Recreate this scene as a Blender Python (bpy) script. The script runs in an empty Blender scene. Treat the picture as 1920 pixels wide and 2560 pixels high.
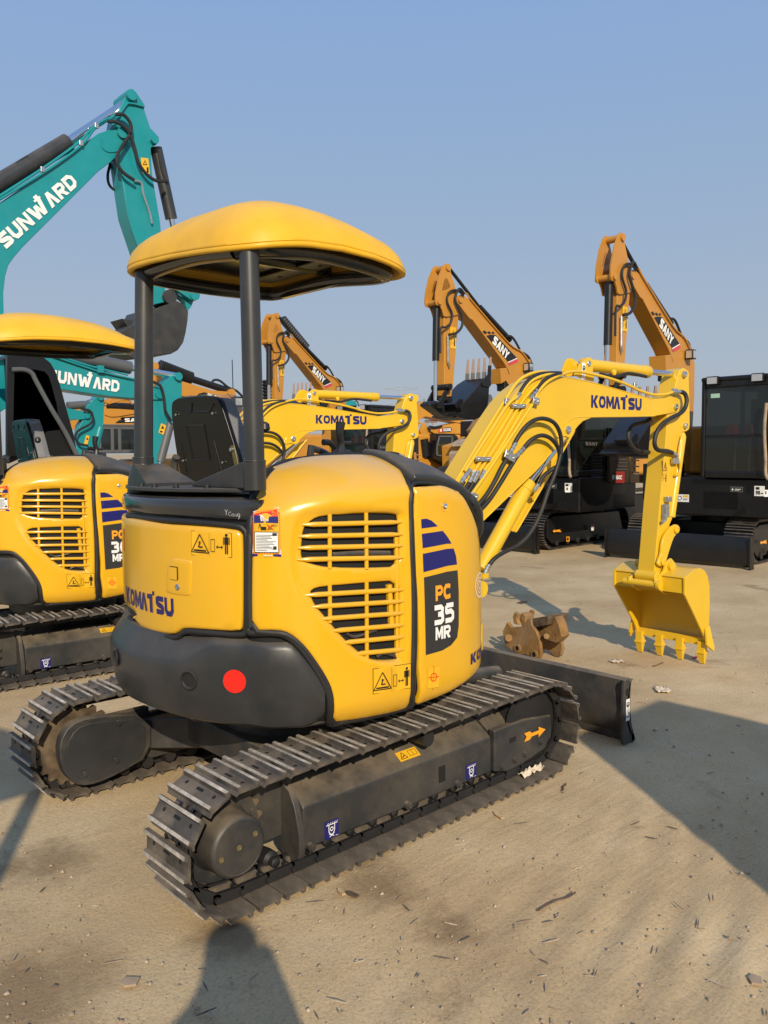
import bpy, bmesh, math, random
import numpy as np
from mathutils import Vector, Matrix, geometry
from mathutils.bvhtree import BVHTree
random.seed(7); rng = np.random.RandomState(5)
R = math.radians
sc = bpy.context.scene
col = sc.collection
# ---------------------------------------------------------------- camera
CAM = np.array([-2.3943, -3.3093, 1.6784]); YAW, PITCH, ROLL, FPX = .828885, .0750668, -.0119776, 2058.46
PW, PH = 1920, 2560
_f = np.array([math.cos(YAW)*math.cos(PITCH), math.sin(YAW)*math.cos(PITCH), -math.sin(PITCH)])
_r = np.array([math.sin(YAW), -math.cos(YAW), 0.]); _u = np.cross(_r, _f)
_c, _s = math.cos(ROLL), math.sin(ROLL); _r, _u = _c*_r+_s*_u, -_s*_r+_c*_u
cd = bpy.data.cameras.new('camera'); cam = bpy.data.objects.new('camera', cd); col.objects.link(cam)
cam.matrix_world = Matrix(((_r[0], _u[0], -_f[0], CAM[0]), (_r[1], _u[1], -_f[1], CAM[1]), (_r[2], _u[2], -_f[2], CAM[2]), (0, 0, 0, 1)))
cd.sensor_fit = 'VERTICAL'; cd.sensor_height = 24; cd.lens = 24*FPX/PH; cd.clip_end = 3000; cd.clip_start = .05
sc.camera = cam
# ---------------------------------------------------------------- light
SUN_EL, SUN_AZ = R(28), R(238.5)       # direction towards the sun, from +x anticlockwise
w = bpy.data.worlds.new('World'); sc.world = w; w.use_nodes = True
nt = w.node_tree; bg = nt.nodes['Background']
sky = nt.nodes.new('ShaderNodeTexSky'); sky.sky_type = 'NISHITA'; sky.sun_disc = False
sky.sun_elevation = SUN_EL; sky.sun_rotation = math.pi/2-SUN_AZ; sky.altitude = 0
sky.air_density = 1.0; sky.dust_density = 2.5; sky.ozone_density = 1.5
tc = nt.nodes.new('ShaderNodeTexCoord'); sx = nt.nodes.new('ShaderNodeSeparateXYZ'); nt.links.new(tc.outputs['Generated'], sx.inputs[0])
rp = nt.nodes.new('ShaderNodeValToRGB'); nt.links.new(sx.outputs[2], rp.inputs[0])
rp.color_ramp.elements[0].position = 0; rp.color_ramp.elements[0].color = (4.2, 4.4, 4.7, 1)
rp.color_ramp.elements[1].position = .60; rp.color_ramp.elements[1].color = (2.1, 3.7, 7.0, 1)
for ps, cc in ((.10, (3.75, 4.45, 5.4, 1)), (.30, (2.95, 4.15, 6.0, 1))):
    e_ = rp.color_ramp.elements.new(ps); e_.color = cc
mx = nt.nodes.new('ShaderNodeMixRGB'); mx.inputs[0].default_value = .9
nt.links.new(sky.outputs[0], mx.inputs[1]); nt.links.new(rp.outputs[0], mx.inputs[2]); nt.links.new(mx.outputs[0], bg.inputs[0])
bg.inputs[1].default_value = .114
sl = bpy.data.lights.new('sun', 'SUN'); sl.energy = 4.8; sl.angle = R(.5); sl.color = (1, .86, .66)
so = bpy.data.objects.new('sun', sl); col.objects.link(so)
so.rotation_euler = Vector((math.cos(SUN_AZ)*math.cos(SUN_EL), math.sin(SUN_AZ)*math.cos(SUN_EL), math.sin(SUN_EL))).to_track_quat('Z', 'Y').to_euler()
so.location = (0, 0, 20)
sc.view_settings.view_transform = 'Standard'; sc.view_settings.look = 'None'; sc.view_settings.gamma = 1
sc.view_settings.exposure = -0.1

# ---------------------------------------------------------------- helpers
def A(*v): return np.array(v, float)
def ray(x, y): return _f+(x-PW/2)/FPX*_r-(y-PH/2)/FPX*_u
class Plane:                                    # a vertical plane things were measured in; n points to the viewer's side
    def __init__(s, p, az, side=1):
        s.p = np.array(p, float); s.d = A(math.cos(az), math.sin(az), 0); s.n = A(math.sin(az), -math.cos(az), 0)*side
    def at(s, x, y, off=0):
        d = ray(x, y); t = ((s.p+s.n*off-CAM)@s.n)/(d@s.n); return CAM+t*d
    def pts(s, L, off=0): return [s.at(x, y, off) for x, y in L]
def crop(ox, oy, k): return lambda L: [(ox+x*k, oy+y*k) for x, y in L]
K1 = crop(0, 0, 1920/1659)
C1 = crop(0, 200, .38577); C2 = crop(640, 600, .42194); C3 = crop(1220, 550, .42194); C4 = crop(260, 480, .48222)
C5 = crop(260, 1200, .38577); C6 = crop(560, 1140, .42194); C8 = crop(700, 1600, .55455)
D1 = crop(0, 760, .30139); D3 = crop(1140, 860, .39783); D4 = crop(1200, 1340, .39783)
D6 = crop(640, 940, .36166); D7 = crop(300, 1860, .30139); F3 = crop(1000, 960, .30139); F4 = crop(1560, 900, .27129)
F5 = crop(960, 960, .18083); F6 = crop(200, 860, .30139); G1 = crop(1060, 640, .18987); G2 = crop(1180, 1040, .28933)
def cr(P, k=6, closed=False):
    P = [np.array(p, float) for p in P]; n = len(P); o = []
    if n < 3: return P
    for i in range(n if closed else n-1):
        a = P[(i-1) % n] if closed or i > 0 else 2*P[0]-P[1]
        b, c = P[i], P[(i+1) % n]; d = P[(i+2) % n] if closed or i+2 < n else 2*P[-1]-P[-2]
        for j in range(k):
            t = j/k; o.append(.5*((2*b)+(c-a)*t+(2*a-5*b+4*c-d)*t*t+(3*b-a-3*c+d)*t**3))
    if not closed: o.append(P[-1])
    return o
def chaikin(P, it=1):
    P = [np.array(p, float) for p in P]
    for _ in range(it):
        Q = []
        for i in range(len(P)):
            a, b = P[i], P[(i+1) % len(P)]; Q += [.75*a+.25*b, .25*a+.75*b]
        P = Q
    return P
def frame(d):
    d = d/np.linalg.norm(d); a = A(0, 0, 1) if abs(d[2]) < .9 else A(1, 0, 0)
    u = np.cross(a, d); u /= np.linalg.norm(u); return u, np.cross(d, u)
ROOT = [None]
class MB:
    def __init__(s): s.v = []; s.f = []; s.m = []
    def add(s, V, F, mi=0):
        b = len(s.v); s.v += [tuple(map(float, p)) for p in V]; s.f += [tuple(b+i for i in f) for f in F]; s.m += [mi]*len(F); return s
    def box(s, c, d, Rm=None, mi=0, taper=1):
        c = np.array(c, float); V = []
        for z in (-.5, .5):
            for x, y in ((-.5, -.5), (.5, -.5), (.5, .5), (-.5, .5)):
                k = taper if z > 0 else 1
                q = A(x*d[0]*k, y*d[1]*k, z*d[2]); V.append(c+(Rm@q if Rm is not None else q))
        return s.add(V, [(3, 2, 1, 0), (4, 5, 6, 7), (0, 1, 5, 4), (1, 2, 6, 5), (2, 3, 7, 6), (3, 0, 4, 7)], mi)
    def cyl(s, p0, p1, r0, r1=None, n=18, mi=0, caps=True):
        return s.lathe(p0, np.array(p1)-np.array(p0), [(0, r0), (np.linalg.norm(np.array(p1)-np.array(p0)), r0 if r1 is None else r1)], n, mi, caps)
    def lathe(s, p0, d, prof, n=24, mi=0, caps=True):
        p0 = np.array(p0, float); d = np.array(d, float); u, v = frame(d); d = d/np.linalg.norm(d); V = []; F = []
        for h, r in prof:
            for i in range(n):
                a = 2*math.pi*i/n; V.append(p0+d*h+r*(math.cos(a)*u+math.sin(a)*v))
        for k in range(len(prof)-1):
            for i in range(n):
                j = (i+1) % n; F.append((k*n+i, k*n+j, (k+1)*n+j, (k+1)*n+i))
        if caps: F.append(tuple(range(n))[::-1]); F.append(tuple((len(prof)-1)*n+i for i in range(n)))
        return s.add(V, F, mi)
    def tube(s, P, r, n=10, mi=0, k=6, smooth=True):
        P = cr(P, k) if smooth and len(P) > 2 else [np.array(p, float) for p in P]
        V = []; F = []; u = None; m = len(P); rr = r if hasattr(r, '__len__') else [r]*m
        if len(rr) != m: rr = np.interp(np.linspace(0, 1, m), np.linspace(0, 1, len(rr)), rr)
        for i in range(m):
            t = P[min(i+1, m-1)]-P[max(i-1, 0)]; t = t/(np.linalg.norm(t)+1e-9)
            if u is None: u, v = frame(t)
            else:
                u = u-t*(u@t); u /= np.linalg.norm(u)+1e-9; v = np.cross(t, u)
            for j in range(n):
                a = 2*math.pi*j/n; V.append(P[i]+rr[i]*(math.cos(a)*u+math.sin(a)*v))
        for i in range(m-1):
            for j in range(n):
                q = (j+1) % n; F.append((i*n+j, i*n+q, (i+1)*n+q, (i+1)*n+j))
        F.append(tuple(range(n))[::-1]); F.append(tuple((m-1)*n+i for i in range(n)))
        return s.add(V, F, mi)
    def prism(s, P, off, mi=0):
        n = len(P); off = np.array(off, float); V = [np.array(p, float) for p in P]; V += [p+off for p in V]
        nn = np.zeros(3)
        for i in range(n): nn += np.cross(V[i], V[(i+1) % n])
        F = [tuple(range(n)), tuple(range(n, 2*n))[::-1]]+[(i, n+i, n+(i+1) % n, (i+1) % n) for i in range(n)]
        if nn@off > 0: F = [f[::-1] for f in F]
        return s.add(V, F, mi)
    def ring(s, c, ax, r, tr, n=40, mi=0):
        u, v = frame(np.array(ax, float)); c = np.array(c, float); m = 8; V = []; F = []; d = np.array(ax)/np.linalg.norm(ax)
        for i in range(n):
            a = 2*math.pi*i/n; e = math.cos(a)*u+math.sin(a)*v
            for j in range(m):
                b = 2*math.pi*j/m; V.append(c+e*(r+tr*math.cos(b))+d*tr*math.sin(b))
        for i in range(n):
            for j in range(m): F.append((i*m+j, ((i+1) % n)*m+j, ((i+1) % n)*m+(j+1) % m, i*m+(j+1) % m))
        return s.add(V, F, mi)
    def build(s, name, mats, parent=None, bevel=0, ang=35, local=True, **kw):
        me = bpy.data.meshes.new(name); L = A(0, 0, 0)
        if ROOT[0] is not None: L = np.array(ROOT[0].location)
        me.from_pydata([tuple(np.array(p)-L) for p in s.v], [], s.f)
        for m_ in (mats if isinstance(mats, (list, tuple)) else [mats]): me.materials.append(m_)
        me.polygons.foreach_set('material_index', s.m); me.validate()
        bm = bmesh.new(); bm.from_mesh(me); bmesh.ops.remove_doubles(bm, verts=bm.verts, dist=1e-5)
        if kw.get('fixn', True): bmesh.ops.recalc_face_normals(bm, faces=bm.faces)
        bm.to_mesh(me); bm.free()
        me.shade_smooth(); me.set_sharp_from_angle(angle=R(ang))
        o = bpy.data.objects.new(name, me); col.objects.link(o)
        if parent is not None: o.parent = parent
        elif ROOT[0] is not None: o.parent = ROOT[0]
        if bevel:
            b = o.modifiers.new('bevel', 'BEVEL'); b.width = bevel; b.segments = 2; b.limit_method = 'ANGLE'; b.angle_limit = R(35); b.harden_normals = True
        return o
def tag(o, label=None, cat=None, group=None, kind=None):
    for k_, v_ in (('label', label), ('category', cat), ('group', group), ('kind', kind)):
        if v_: o[k_] = v_
    return o
def root(name, label, cat, loc=(0, 0, 0), group=None):
    o = bpy.data.objects.new(name, None); o.empty_display_size = .2; o.location = loc; col.objects.link(o); ROOT[0] = o
    return tag(o, label, cat, group)
def copy_tree(o, parent=None):
    c = o.copy(); col.objects.link(c)
    if parent is not None: c.parent = parent
    for ch in list(o.children): copy_tree(ch, c)
    return c
# ---------------------------------------------------------------- materials
def mat(name, c, rough=.4, metal=0, spec=.5, coat=0, var=.06, vscale=3, dust=0, dustc=(.30, .23, .15), bump=0, bscale=40, rvar=.1, updust=0, orange=0):
    m = bpy.data.materials.new(name); m.use_nodes = True; t = m.node_tree; b = t.nodes['Principled BSDF']; L = t.links.new; N = t.nodes.new
    b.inputs['Roughness'].default_value = rough; b.inputs['Metallic'].default_value = metal
    b.inputs['Specular IOR Level'].default_value = spec; b.inputs['Coat Weight'].default_value = coat; b.inputs['Coat Roughness'].default_value = .15
    tc = N('ShaderNodeTexCoord'); n1 = N('ShaderNodeTexNoise'); n1.inputs['Scale'].default_value = vscale; n1.inputs['Detail'].default_value = 6
    L(tc.outputs['Object'], n1.inputs['Vector'])
    mr = N('ShaderNodeMapRange'); mr.inputs[1].default_value = .3; mr.inputs[2].default_value = .7; mr.inputs[3].default_value = 1-var; mr.inputs[4].default_value = 1+var
    L(n1.outputs['Fac'], mr.inputs[0])
    mu = N('ShaderNodeVectorMath'); mu.operation = 'SCALE'; mu.inputs[0].default_value = c; L(mr.outputs[0], mu.inputs['Scale'])
    out = mu.outputs[0]
    rr = N('ShaderNodeMapRange'); rr.inputs[3].default_value = max(0, rough-rvar); rr.inputs[4].default_value = rough+rvar; L(n1.outputs['Fac'], rr.inputs[0]); ro = rr.outputs[0]
    if dust or updust:
        n2 = N('ShaderNodeTexNoise'); n2.inputs['Scale'].default_value = 5; n2.inputs['Detail'].default_value = 9; n2.inputs['Roughness'].default_value = .65; L(tc.outputs['Object'], n2.inputs['Vector'])
        d = N('ShaderNodeMapRange'); d.inputs[1].default_value = .42; d.inputs[2].default_value = .68; d.inputs[3].default_value = 0; d.inputs[4].default_value = dust; L(n2.outputs['Fac'], d.inputs[0]); fac = d.outputs[0]
        if updust:
            g = N('ShaderNodeNewGeometry'); sp = N('ShaderNodeSeparateXYZ'); L(g.outputs['Normal'], sp.inputs[0])
            u_ = N('ShaderNodeMapRange'); u_.inputs[1].default_value = .35; u_.inputs[2].default_value = .95; u_.inputs[4].default_value = updust; L(sp.outputs[2], u_.inputs[0])
            n3 = N('ShaderNodeMapRange'); n3.inputs[1].default_value = .25; n3.inputs[2].default_value = .65; L(n2.outputs['Fac'], n3.inputs[0])
            mm = N('ShaderNodeMath'); mm.operation = 'MULTIPLY'; L(u_.outputs[0], mm.inputs[0]); L(n3.outputs[0], mm.inputs[1])
            ma = N('ShaderNodeMath'); ma.operation = 'MAXIMUM'; L(fac, ma.inputs[0]); L(mm.outputs[0], ma.inputs[1]); fac = ma.outputs[0]
        x = N('ShaderNodeMixRGB'); x.inputs[2].default_value = (*dustc, 1); L(fac, x.inputs[0]); L(out, x.inputs[1]); out = x.outputs[0]
        x2 = N('ShaderNodeMixRGB'); x2.inputs[2].default_value = (.85,)*3+(1,); L(fac, x2.inputs[0]); L(ro, x2.inputs[1]); ro = x2.outputs[0]
    L(out, b.inputs['Base Color']); L(ro, b.inputs['Roughness'])
    if bump:
        nb = N('ShaderNodeTexNoise'); nb.inputs['Scale'].default_value = bscale; nb.inputs['Detail'].default_value = 5; L(tc.outputs['Object'], nb.inputs['Vector'])
        bp = N('ShaderNodeBump'); bp.inputs['Strength'].default_value = bump; bp.inputs['Distance'].default_value = .01; L(nb.outputs['Fac'], bp.inputs['Height']); L(bp.outputs[0], b.inputs['Normal'])
    return m
YEL = (.74, .405, .012); LEM = (.73, .455, .012)
M = dict(
 yellow=mat('yellow_paint', YEL, .24, coat=.5, var=.03, dust=.04, updust=.32, dustc=(.45, .36, .24), bump=.02, bscale=9, rvar=.05),
 lemon=mat('boom_yellow_paint', LEM, .32, coat=.25, var=.04, dust=.06, updust=.15, dustc=(.45, .36, .24), bump=.04, bscale=60),
 canopy=mat('canopy_yellow_plastic', (.76, .42, .012), .45, var=.08, vscale=6, dust=.06, updust=.15, dustc=(.5, .42, .28), bump=.15, bscale=25),
 dgrey=mat('dark_grey_paint', (.028, .030, .032), .36, var=.15, dust=.08, updust=.65, dustc=(.19, .155, .11), bump=.03, bscale=12),
 frame=mat('undercarriage_grey_paint', (.028, .030, .032), .42, var=.15, dust=.22, updust=.95, dustc=(.21, .165, .11), bump=.06, bscale=30),
 black=mat('black_plastic', (.012, .012, .013), .4, var=.1, dust=.04, updust=.25, dustc=(.2, .17, .13)),
 rubber=mat('black_rubber', (.014, .014, .015), .55, var=.1, dust=.05, dustc=(.16, .13, .1)),
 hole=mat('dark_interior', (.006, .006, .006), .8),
 shoe=mat('track_shoe_steel', (.05, .046, .042), .48, metal=.1, var=.4, vscale=9, dust=.75, updust=.8, dustc=(.22, .175, .125), bump=.2, bscale=70),
 worn=mat('worn_grouser_edge', (.46, .41, .34), .5, metal=.1, var=.5, vscale=25, dust=.4, dustc=(.05, .045, .04), bump=.3, bscale=120),
 chrome=mat('chrome_rod', (.72, .72, .72), .12, metal=1, var=.03, rvar=.04),
 zinc=mat('zinc_fitting', (.55, .56, .55), .32, metal=.9, var=.15, vscale=30),
 rust=mat('rusty_teeth', (.07, .045, .025), .75, var=.4, vscale=20, dust=.3),
 clay=mat('dusty_yellow_brown_steel', (.235, .125, .035), .75, var=.45, vscale=7, dust=.8, dustc=(.25, .185, .125), bump=.5, bscale=40),
 blue=mat('blue_decal', (.012, .013, .13), .35, var=.02), white=mat('white_decal', (.80, .80, .78), .4, var=.02), red=mat('red_decal', (.78, .018, .008), .45, var=.01),
 char=mat('charcoal_decal', (.03, .03, .03), .45, var=.03), orange=mat('orange_decal', (.85, .35, .02), .4, var=.02), blackd=mat('black_decal', (.01, .01, .01), .4),
 ystick=mat('yellow_sticker', (.78, .44, .02), .4, var=.02), pink=mat('pink_decal', (.65, .05, .08), .4),
 green=mat('pale_green_sticker', (.35, .55, .42), .5),
 sany=mat('orange_yellow_paint', (.50, .225, .025), .38, coat=.15, var=.05, dust=.05, updust=.2, bump=.03, bscale=20),
 xcmg=mat('amber_paint', (.56, .25, .02), .4, var=.1, dust=.15, bump=.03, bscale=20),
 teal=mat('teal_paint', (.006, .245, .27), .36, coat=.2, var=.05, dust=.03, bump=.03, bscale=20),
 bcab=mat('black_cab_paint', (.006, .006, .007), .3, var=.1, dust=.03, updust=.12, dustc=(.1, .08, .06)),
 bkt=mat('black_bucket_paint', (.009, .009, .0095), .34, var=.15, dust=.05, dustc=(.09, .07, .055), bump=.05),
 dbkt=mat('dark_grey_bucket_paint', (.03, .032, .032), .45, var=.1, dust=.08),
 tip=mat('brown_tooth_steel', (.15, .09, .065), .5, metal=.3, var=.3, vscale=20),
 olive=mat('olive_zinc_link', (.24, .20, .09), .38, metal=.6, var=.1), mud=mat('dried_mud', (.33, .25, .17), .95, var=.3, vscale=10, bump=.8, bscale=12),
 dred=mat('dark_red_decal', (.28, .02, .015), .4), brownp=mat('brown_panel', (.035, .022, .012), .4, var=.15), wood=mat('wood_splinter', (.50, .36, .20), .8, var=.2, vscale=30), paper=mat('crumpled_paper', (.62, .52, .38), .8, var=.15), gcab=mat('grey_cab_paint', (.09, .095, .10), .5, var=.1),
 skin=mat('skin', (.45, .26, .18), .6), cloth=mat('dark_coat_cloth', (.03, .03, .04), .9),
)
def glassmat(name, c, tr=.6, a=.5):
    m = bpy.data.materials.new(name); m.use_nodes = True; t = m.node_tree; b = t.nodes['Principled BSDF']
    b.inputs['Base Color'].default_value = (*c, 1); b.inputs['Roughness'].default_value = .05; b.inputs['Alpha'].default_value = a; b.inputs['Specular IOR Level'].default_value = .8
    return m
M['glass'] = glassmat('tinted_cab_glass', (.01, .016, .015), a=.62); M['film'] = glassmat('clear_plastic_film', (.6, .62, .65), a=.28)
M['film'].node_tree.nodes['Principled BSDF'].inputs['Roughness'].default_value = .12
M['lamp'] = mat('lamp_lens', (.6, .6, .58), .15, metal=.6)
# ---------------------------------------------------------------- text and flat shapes
_tc = {}
def text2d(sx_, bold=.03, sp=1.0):
    k = (sx_, bold, sp)
    if k in _tc: return _tc[k]
    cu = bpy.data.curves.new('t', 'FONT'); cu.body = sx_; cu.offset = bold; cu.size = 1; cu.resolution_u = 3; cu.space_character = sp
    o = bpy.data.objects.new('t', cu); col.objects.link(o); dg = bpy.context.evaluated_depsgraph_get()
    me = bpy.data.meshes.new_from_object(o.evaluated_get(dg)); V = np.array([v.co[:2] for v in me.vertices]).reshape(-1, 2); F = [tuple(p.vertices) for p in me.polygons]
    bpy.data.objects.remove(o); bpy.data.curves.remove(cu); bpy.data.meshes.remove(me)
    if len(V):
        V = V-V.min(0); V /= max(V[:, 1].max(), 1e-6)
    _tc[k] = (V, F); return _tc[k]
def Tx(sx_, x, y, h, wd=None, bold=.03, sp=1.0):       # text with its lower left at x,y, h high, wd wide
    V, F = text2d(sx_, bold, sp)
    if not len(V): return ([], [])
    V = V*h
    if wd: V = V*A(wd/V[:, 0].max(), 1)
    return (V+A(x, y), F)
def Pg(*p): return (np.array(p, float), [tuple(range(len(p)))])
def Rc(x0, y0, x1, y1): return Pg((x0, y0), (x1, y0), (x1, y1), (x0, y1))
def Ln(x0, y0, x1, y1, w_):
    a, b = A(x0, y0), A(x1, y1); d = b-a; d = d/np.linalg.norm(d); n = A(-d[1], d[0])*w_/2; return (np.array([a-n, b-n, b+n, a+n]), [(0, 1, 2, 3)])
def Ci(x, y, r, n=28): return Pg(*[(x+r*math.cos(2*math.pi*i/n), y+r*math.sin(2*math.pi*i/n)) for i in range(n)])
def Rg(x, y, r, w_, n=32, a0=0, a1=360):
    V = []; F = []
    for i in range(n+1):
        a = R(a0+(a1-a0)*i/n); V += [(x+(r-w_/2)*math.cos(a), y+(r-w_/2)*math.sin(a)), (x+(r+w_/2)*math.cos(a), y+(r+w_/2)*math.sin(a))]
        if i: F.append((2*i-2, 2*i-1, 2*i+1, 2*i))
    return (np.array(V), F)
def PL(pts, w_, closed=False):
    o = [Ln(*pts[i], *pts[i+1], w_) for i in range(len(pts)-1)]
    return o+([Ln(*pts[-1], *pts[0], w_)] if closed else [])
def Frm(x0, y0, x1, y1, w_): return [Rc(x0, y0, x1, y0+w_), Rc(x0, y1-w_, x1, y1), Rc(x0, y0+w_, x0+w_, y1-w_), Rc(x1-w_, y0+w_, x1, y1-w_)]
def Stk(P, w_):                                         # thick open stroke as one strip
    P = [np.array(p, float) for p in P]; n = len(P); V = []
    for i in range(n):
        a = P[i]-P[i-1] if i else P[1]-P[0]; b = P[i+1]-P[i] if i < n-1 else a
        a = a/np.linalg.norm(a); b = b/np.linalg.norm(b); t = a+b; t /= np.linalg.norm(t); m = A(-t[1], t[0]); k = 1/max(.5, m@A(-a[1], a[0])); V += [P[i]-m*w_/2*k, P[i]+m*w_/2*k]
    return (np.clip(np.array(V), 0, 1), [(2*i, 2*i+2, 2*i+3, 2*i+1) for i in range(n-1)])
_s = .30
GL = dict(K=[Rc(0, 0, .28, 1), Pg((.30, .58), (.62, 1), (1, 1), (.60, .52), (1, 0), (.62, 0), (.30, .44))], M=[Pg((0, 0), (0, 1), (.25, 1), (.5, .50), (.75, 1), (1, 1), (1, 0), (.76, 0), (.76, .55), (.56, .12), (.44, .12), (.24, .55), (.24, 0))],
  A=[Pg((0, 0), (.34, 1), (.66, 1), (1, 0), (.67, 0), (.5, .62), (.33, 0))], H=[Rc(0, 0, .3, 1), Rc(.7, 0, 1, 1), Rc(.3, .38, .7, .62)],
  N=[Pg((0, 0), (0, 1), (.28, 1), (.73, .36), (.73, 1), (1, 1), (1, 0), (.72, 0), (.27, .64), (.27, 0))], W=[Pg((0, 1), (.23, 1), (.33, .42), (.40, .85), (.60, .85), (.67, .42), (.77, 1), (1, 1), (.80, 0), (.58, 0), (.5, .45), (.42, 0), (.20, 0))],
  Y=[Pg((0, 1), (.32, 1), (.5, .66), (.68, 1), (1, 1), (.65, .42), (.65, 0), (.35, 0), (.35, .42))], X=[Pg((0, 0), (.34, .5), (0, 1), (.33, 1), (.5, .7), (.67, 1), (1, 1), (.66, .5), (1, 0), (.67, 0), (.5, .3), (.33, 0))])
GL['S'] = [Stk([(.95, .87), (.28, .87), (.13, .80), (.13, .64), (.26, .55), (.74, .45), (.87, .36), (.87, .20), (.72, .13), (.05, .13)], _s)]
GL['U'] = [Stk([(.14, 1), (.14, .34), (.30, .13), (.70, .13), (.86, .34), (.86, 1)], _s)]
GL['O'] = [Stk([(.5, .88), (.24, .80), (.13, .5), (.24, .2), (.5, .12), (.76, .2), (.87, .5), (.76, .8), (.5, .88)], .26)]
GL['0'] = GL['O']; GL['P'] = [Rc(0, 0, .29, 1), Stk([(.28, .87), (.70, .87), (.86, .76), (.86, .56), (.70, .45), (.28, .45)], .25)]
GL['R'] = GL['P']+[Pg((.36, .36), (.66, .40), (1, 0), (.66, 0))]; GL['D'] = [Rc(0, 0, .28, 1), Stk([(.27, .87), (.62, .87), (.86, .68), (.86, .32), (.62, .13), (.27, .13)], .26)]
GL['C'] = [Stk([(.97, .80), (.72, .87), (.34, .87), (.14, .66), (.14, .34), (.34, .13), (.72, .13), (.97, .20)], _s)]; GL['G'] = GL['C']+[Rc(.72, .05, .98, .5), Rc(.5, .4, .73, .55)]
GL['3'] = [Stk([(.06, .87), (.70, .87), (.86, .76), (.82, .60), (.62, .52), (.40, .52)], .25), Stk([(.62, .53), (.86, .42), (.87, .22), (.70, .13), (.05, .13)], .25)]
GL['5'] = [Stk([(.92, .88), (.16, .88)], .24), Stk([(.16, .88), (.14, .50)], .24), Stk([(.10, .56), (.66, .58), (.86, .45), (.86, .24), (.68, .13), (.06, .13)], .25)]
GL['9'] = [Stk([(.14, .13), (.60, .13), (.86, .38), (.86, .7), (.7, .87), (.3, .87), (.14, .74), (.14, .58), (.3, .48), (.8, .50)], .25)]; GL['8'] = [Stk([(.5, .88), (.2, .84), (.15, .68), (.5, .53), (.86, .36), (.80, .15), (.5, .12), (.2, .15), (.14, .36), (.5, .53), (.85, .68), (.8, .84), (.5, .88)], .23)]
GL['6'] = [Stk([(.86, .87), (.40, .87), (.14, .62), (.14, .3), (.3, .13), (.7, .13), (.86, .26), (.86, .42), (.7, .52), (.2, .50)], .25)]
def Gt(s_, x, y, h, wd, gap=.14, A_bar=False):
    u = wd/(len(s_)+gap*(len(s_)-1)); L = []
    for i, ch in enumerate(s_):
        g_ = GL[ch]+([Rc(.25, .22, .75, .40)] if ch == 'A' and A_bar else [])
        L += [(V*A(u, h)+A(x+i*u*(1+gap), y), F) for V, F in g_]
    return L
def logoK(x, y, h, wd):                                 # block letters with the raised T
    u = wd/7.05; L = []
    for i, ch in enumerate('KOMATSU'):
        xx = x+u*i+(.0 if i < 5 else .05*u)
        if ch == 'T':
            L += [Rc(xx+.26*u, y, xx+.64*u, y+1.02*h), Rc(xx-.04*u, y+.74*h, xx+.27*u, y+h), Rc(xx+.64*u, y+.98*h, xx+.90*u, y+1.20*h)]
        else: L += Gt(ch, xx, y, h, u*(1.04 if ch == 'M' else .93))
    return L
def logoS(x, y, h, wd):
    u = wd/7.1; L = []; xx = x
    for ch, k in (('S', .92), ('U', .92), ('N', .95), ('W', 1.5), ('A', .92), ('R', .9), ('D', .92)):
        L += Gt(ch, xx, y, h, u*k*.90)
        if ch == 'W': L += [Rc(xx+.86*u, y+h*.98, xx+1.40*u, y+1.13*h), Rc(xx+.99*u, y+1.13*h, xx+1.30*u, y+1.32*h)]
        xx += u*k
    return L
def emit(name, mapper, layers, parent=None, step=.0009, o0=.0015):
    mb = MB(); mats = []
    for i, (mn, shapes) in enumerate(layers):
        if M[mn] not in mats: mats.append(M[mn])
        for j, (V, F) in enumerate(shapes):
            if len(V): mb.add([mapper(x, y, o0+i*step+(j % 7)*.00006) for x, y in V], F, mats.index(M[mn]))
    o = mb.build(name, mats, parent, ang=80, fixn=False); return o
def planemap(o, ex, ey):
    o = np.array(o, float); ex = np.array(ex, float); ex /= np.linalg.norm(ex); ey = np.array(ey, float); ey = ey-ex*(ex@ey); ey /= np.linalg.norm(ey); n = np.cross(ex, ey)
    return lambda x, y, off: o+x*ex+y*ey+off*n
def warn_h(W_=.20, H_=.105):                             # warning triangle | keep clear figure
    h = H_; s_ = [('blackd', [Rc(0, 0, W_, H_)]), ('ystick', [Rc(.002, .002, W_-.002, H_-.002)])]
    b = Frm(.0, .0, .0001, .0001, .0); b = [Rc(W_*.47, .003, W_*.475, H_-.003)]
    tx, ty = W_*.235, H_*.14; t_ = [(tx-.042, ty), (tx+.042, ty), (tx, ty+.072)]
    b += PL(t_, .004, True)+PL([(tx-.03, ty+.008), (tx+.03, ty+.008)], .006)+[Ci(tx, ty+.04, .005, 8)]+PL([(tx, ty+.036), (tx-.006, ty+.022), (tx+.014, ty+.022)], .005)
    b += Frm(W_*.51, .02, W_*.61, .07, .002)+PL([(W_*.65, .04), (W_*.79, .04)], .003)
    b += [Pg((W_*.64, .04), (W_*.68, .047), (W_*.68, .033)), Pg((W_*.80, .04), (W_*.76, .033), (W_*.76, .047))]
    px_ = W_*.88; b += [Ci(px_, .088, .006, 12), Rc(px_-.009, .052, px_+.009, .080), Rc(px_-.0065, .014, px_-.001, .053), Rc(px_+.001, .014, px_+.0065, .053), Rc(px_-.014, .050, px_-.0105, .079), Rc(px_+.0105, .050, px_+.014, .079)]
    return s_+[('blackd', b)]
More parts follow.
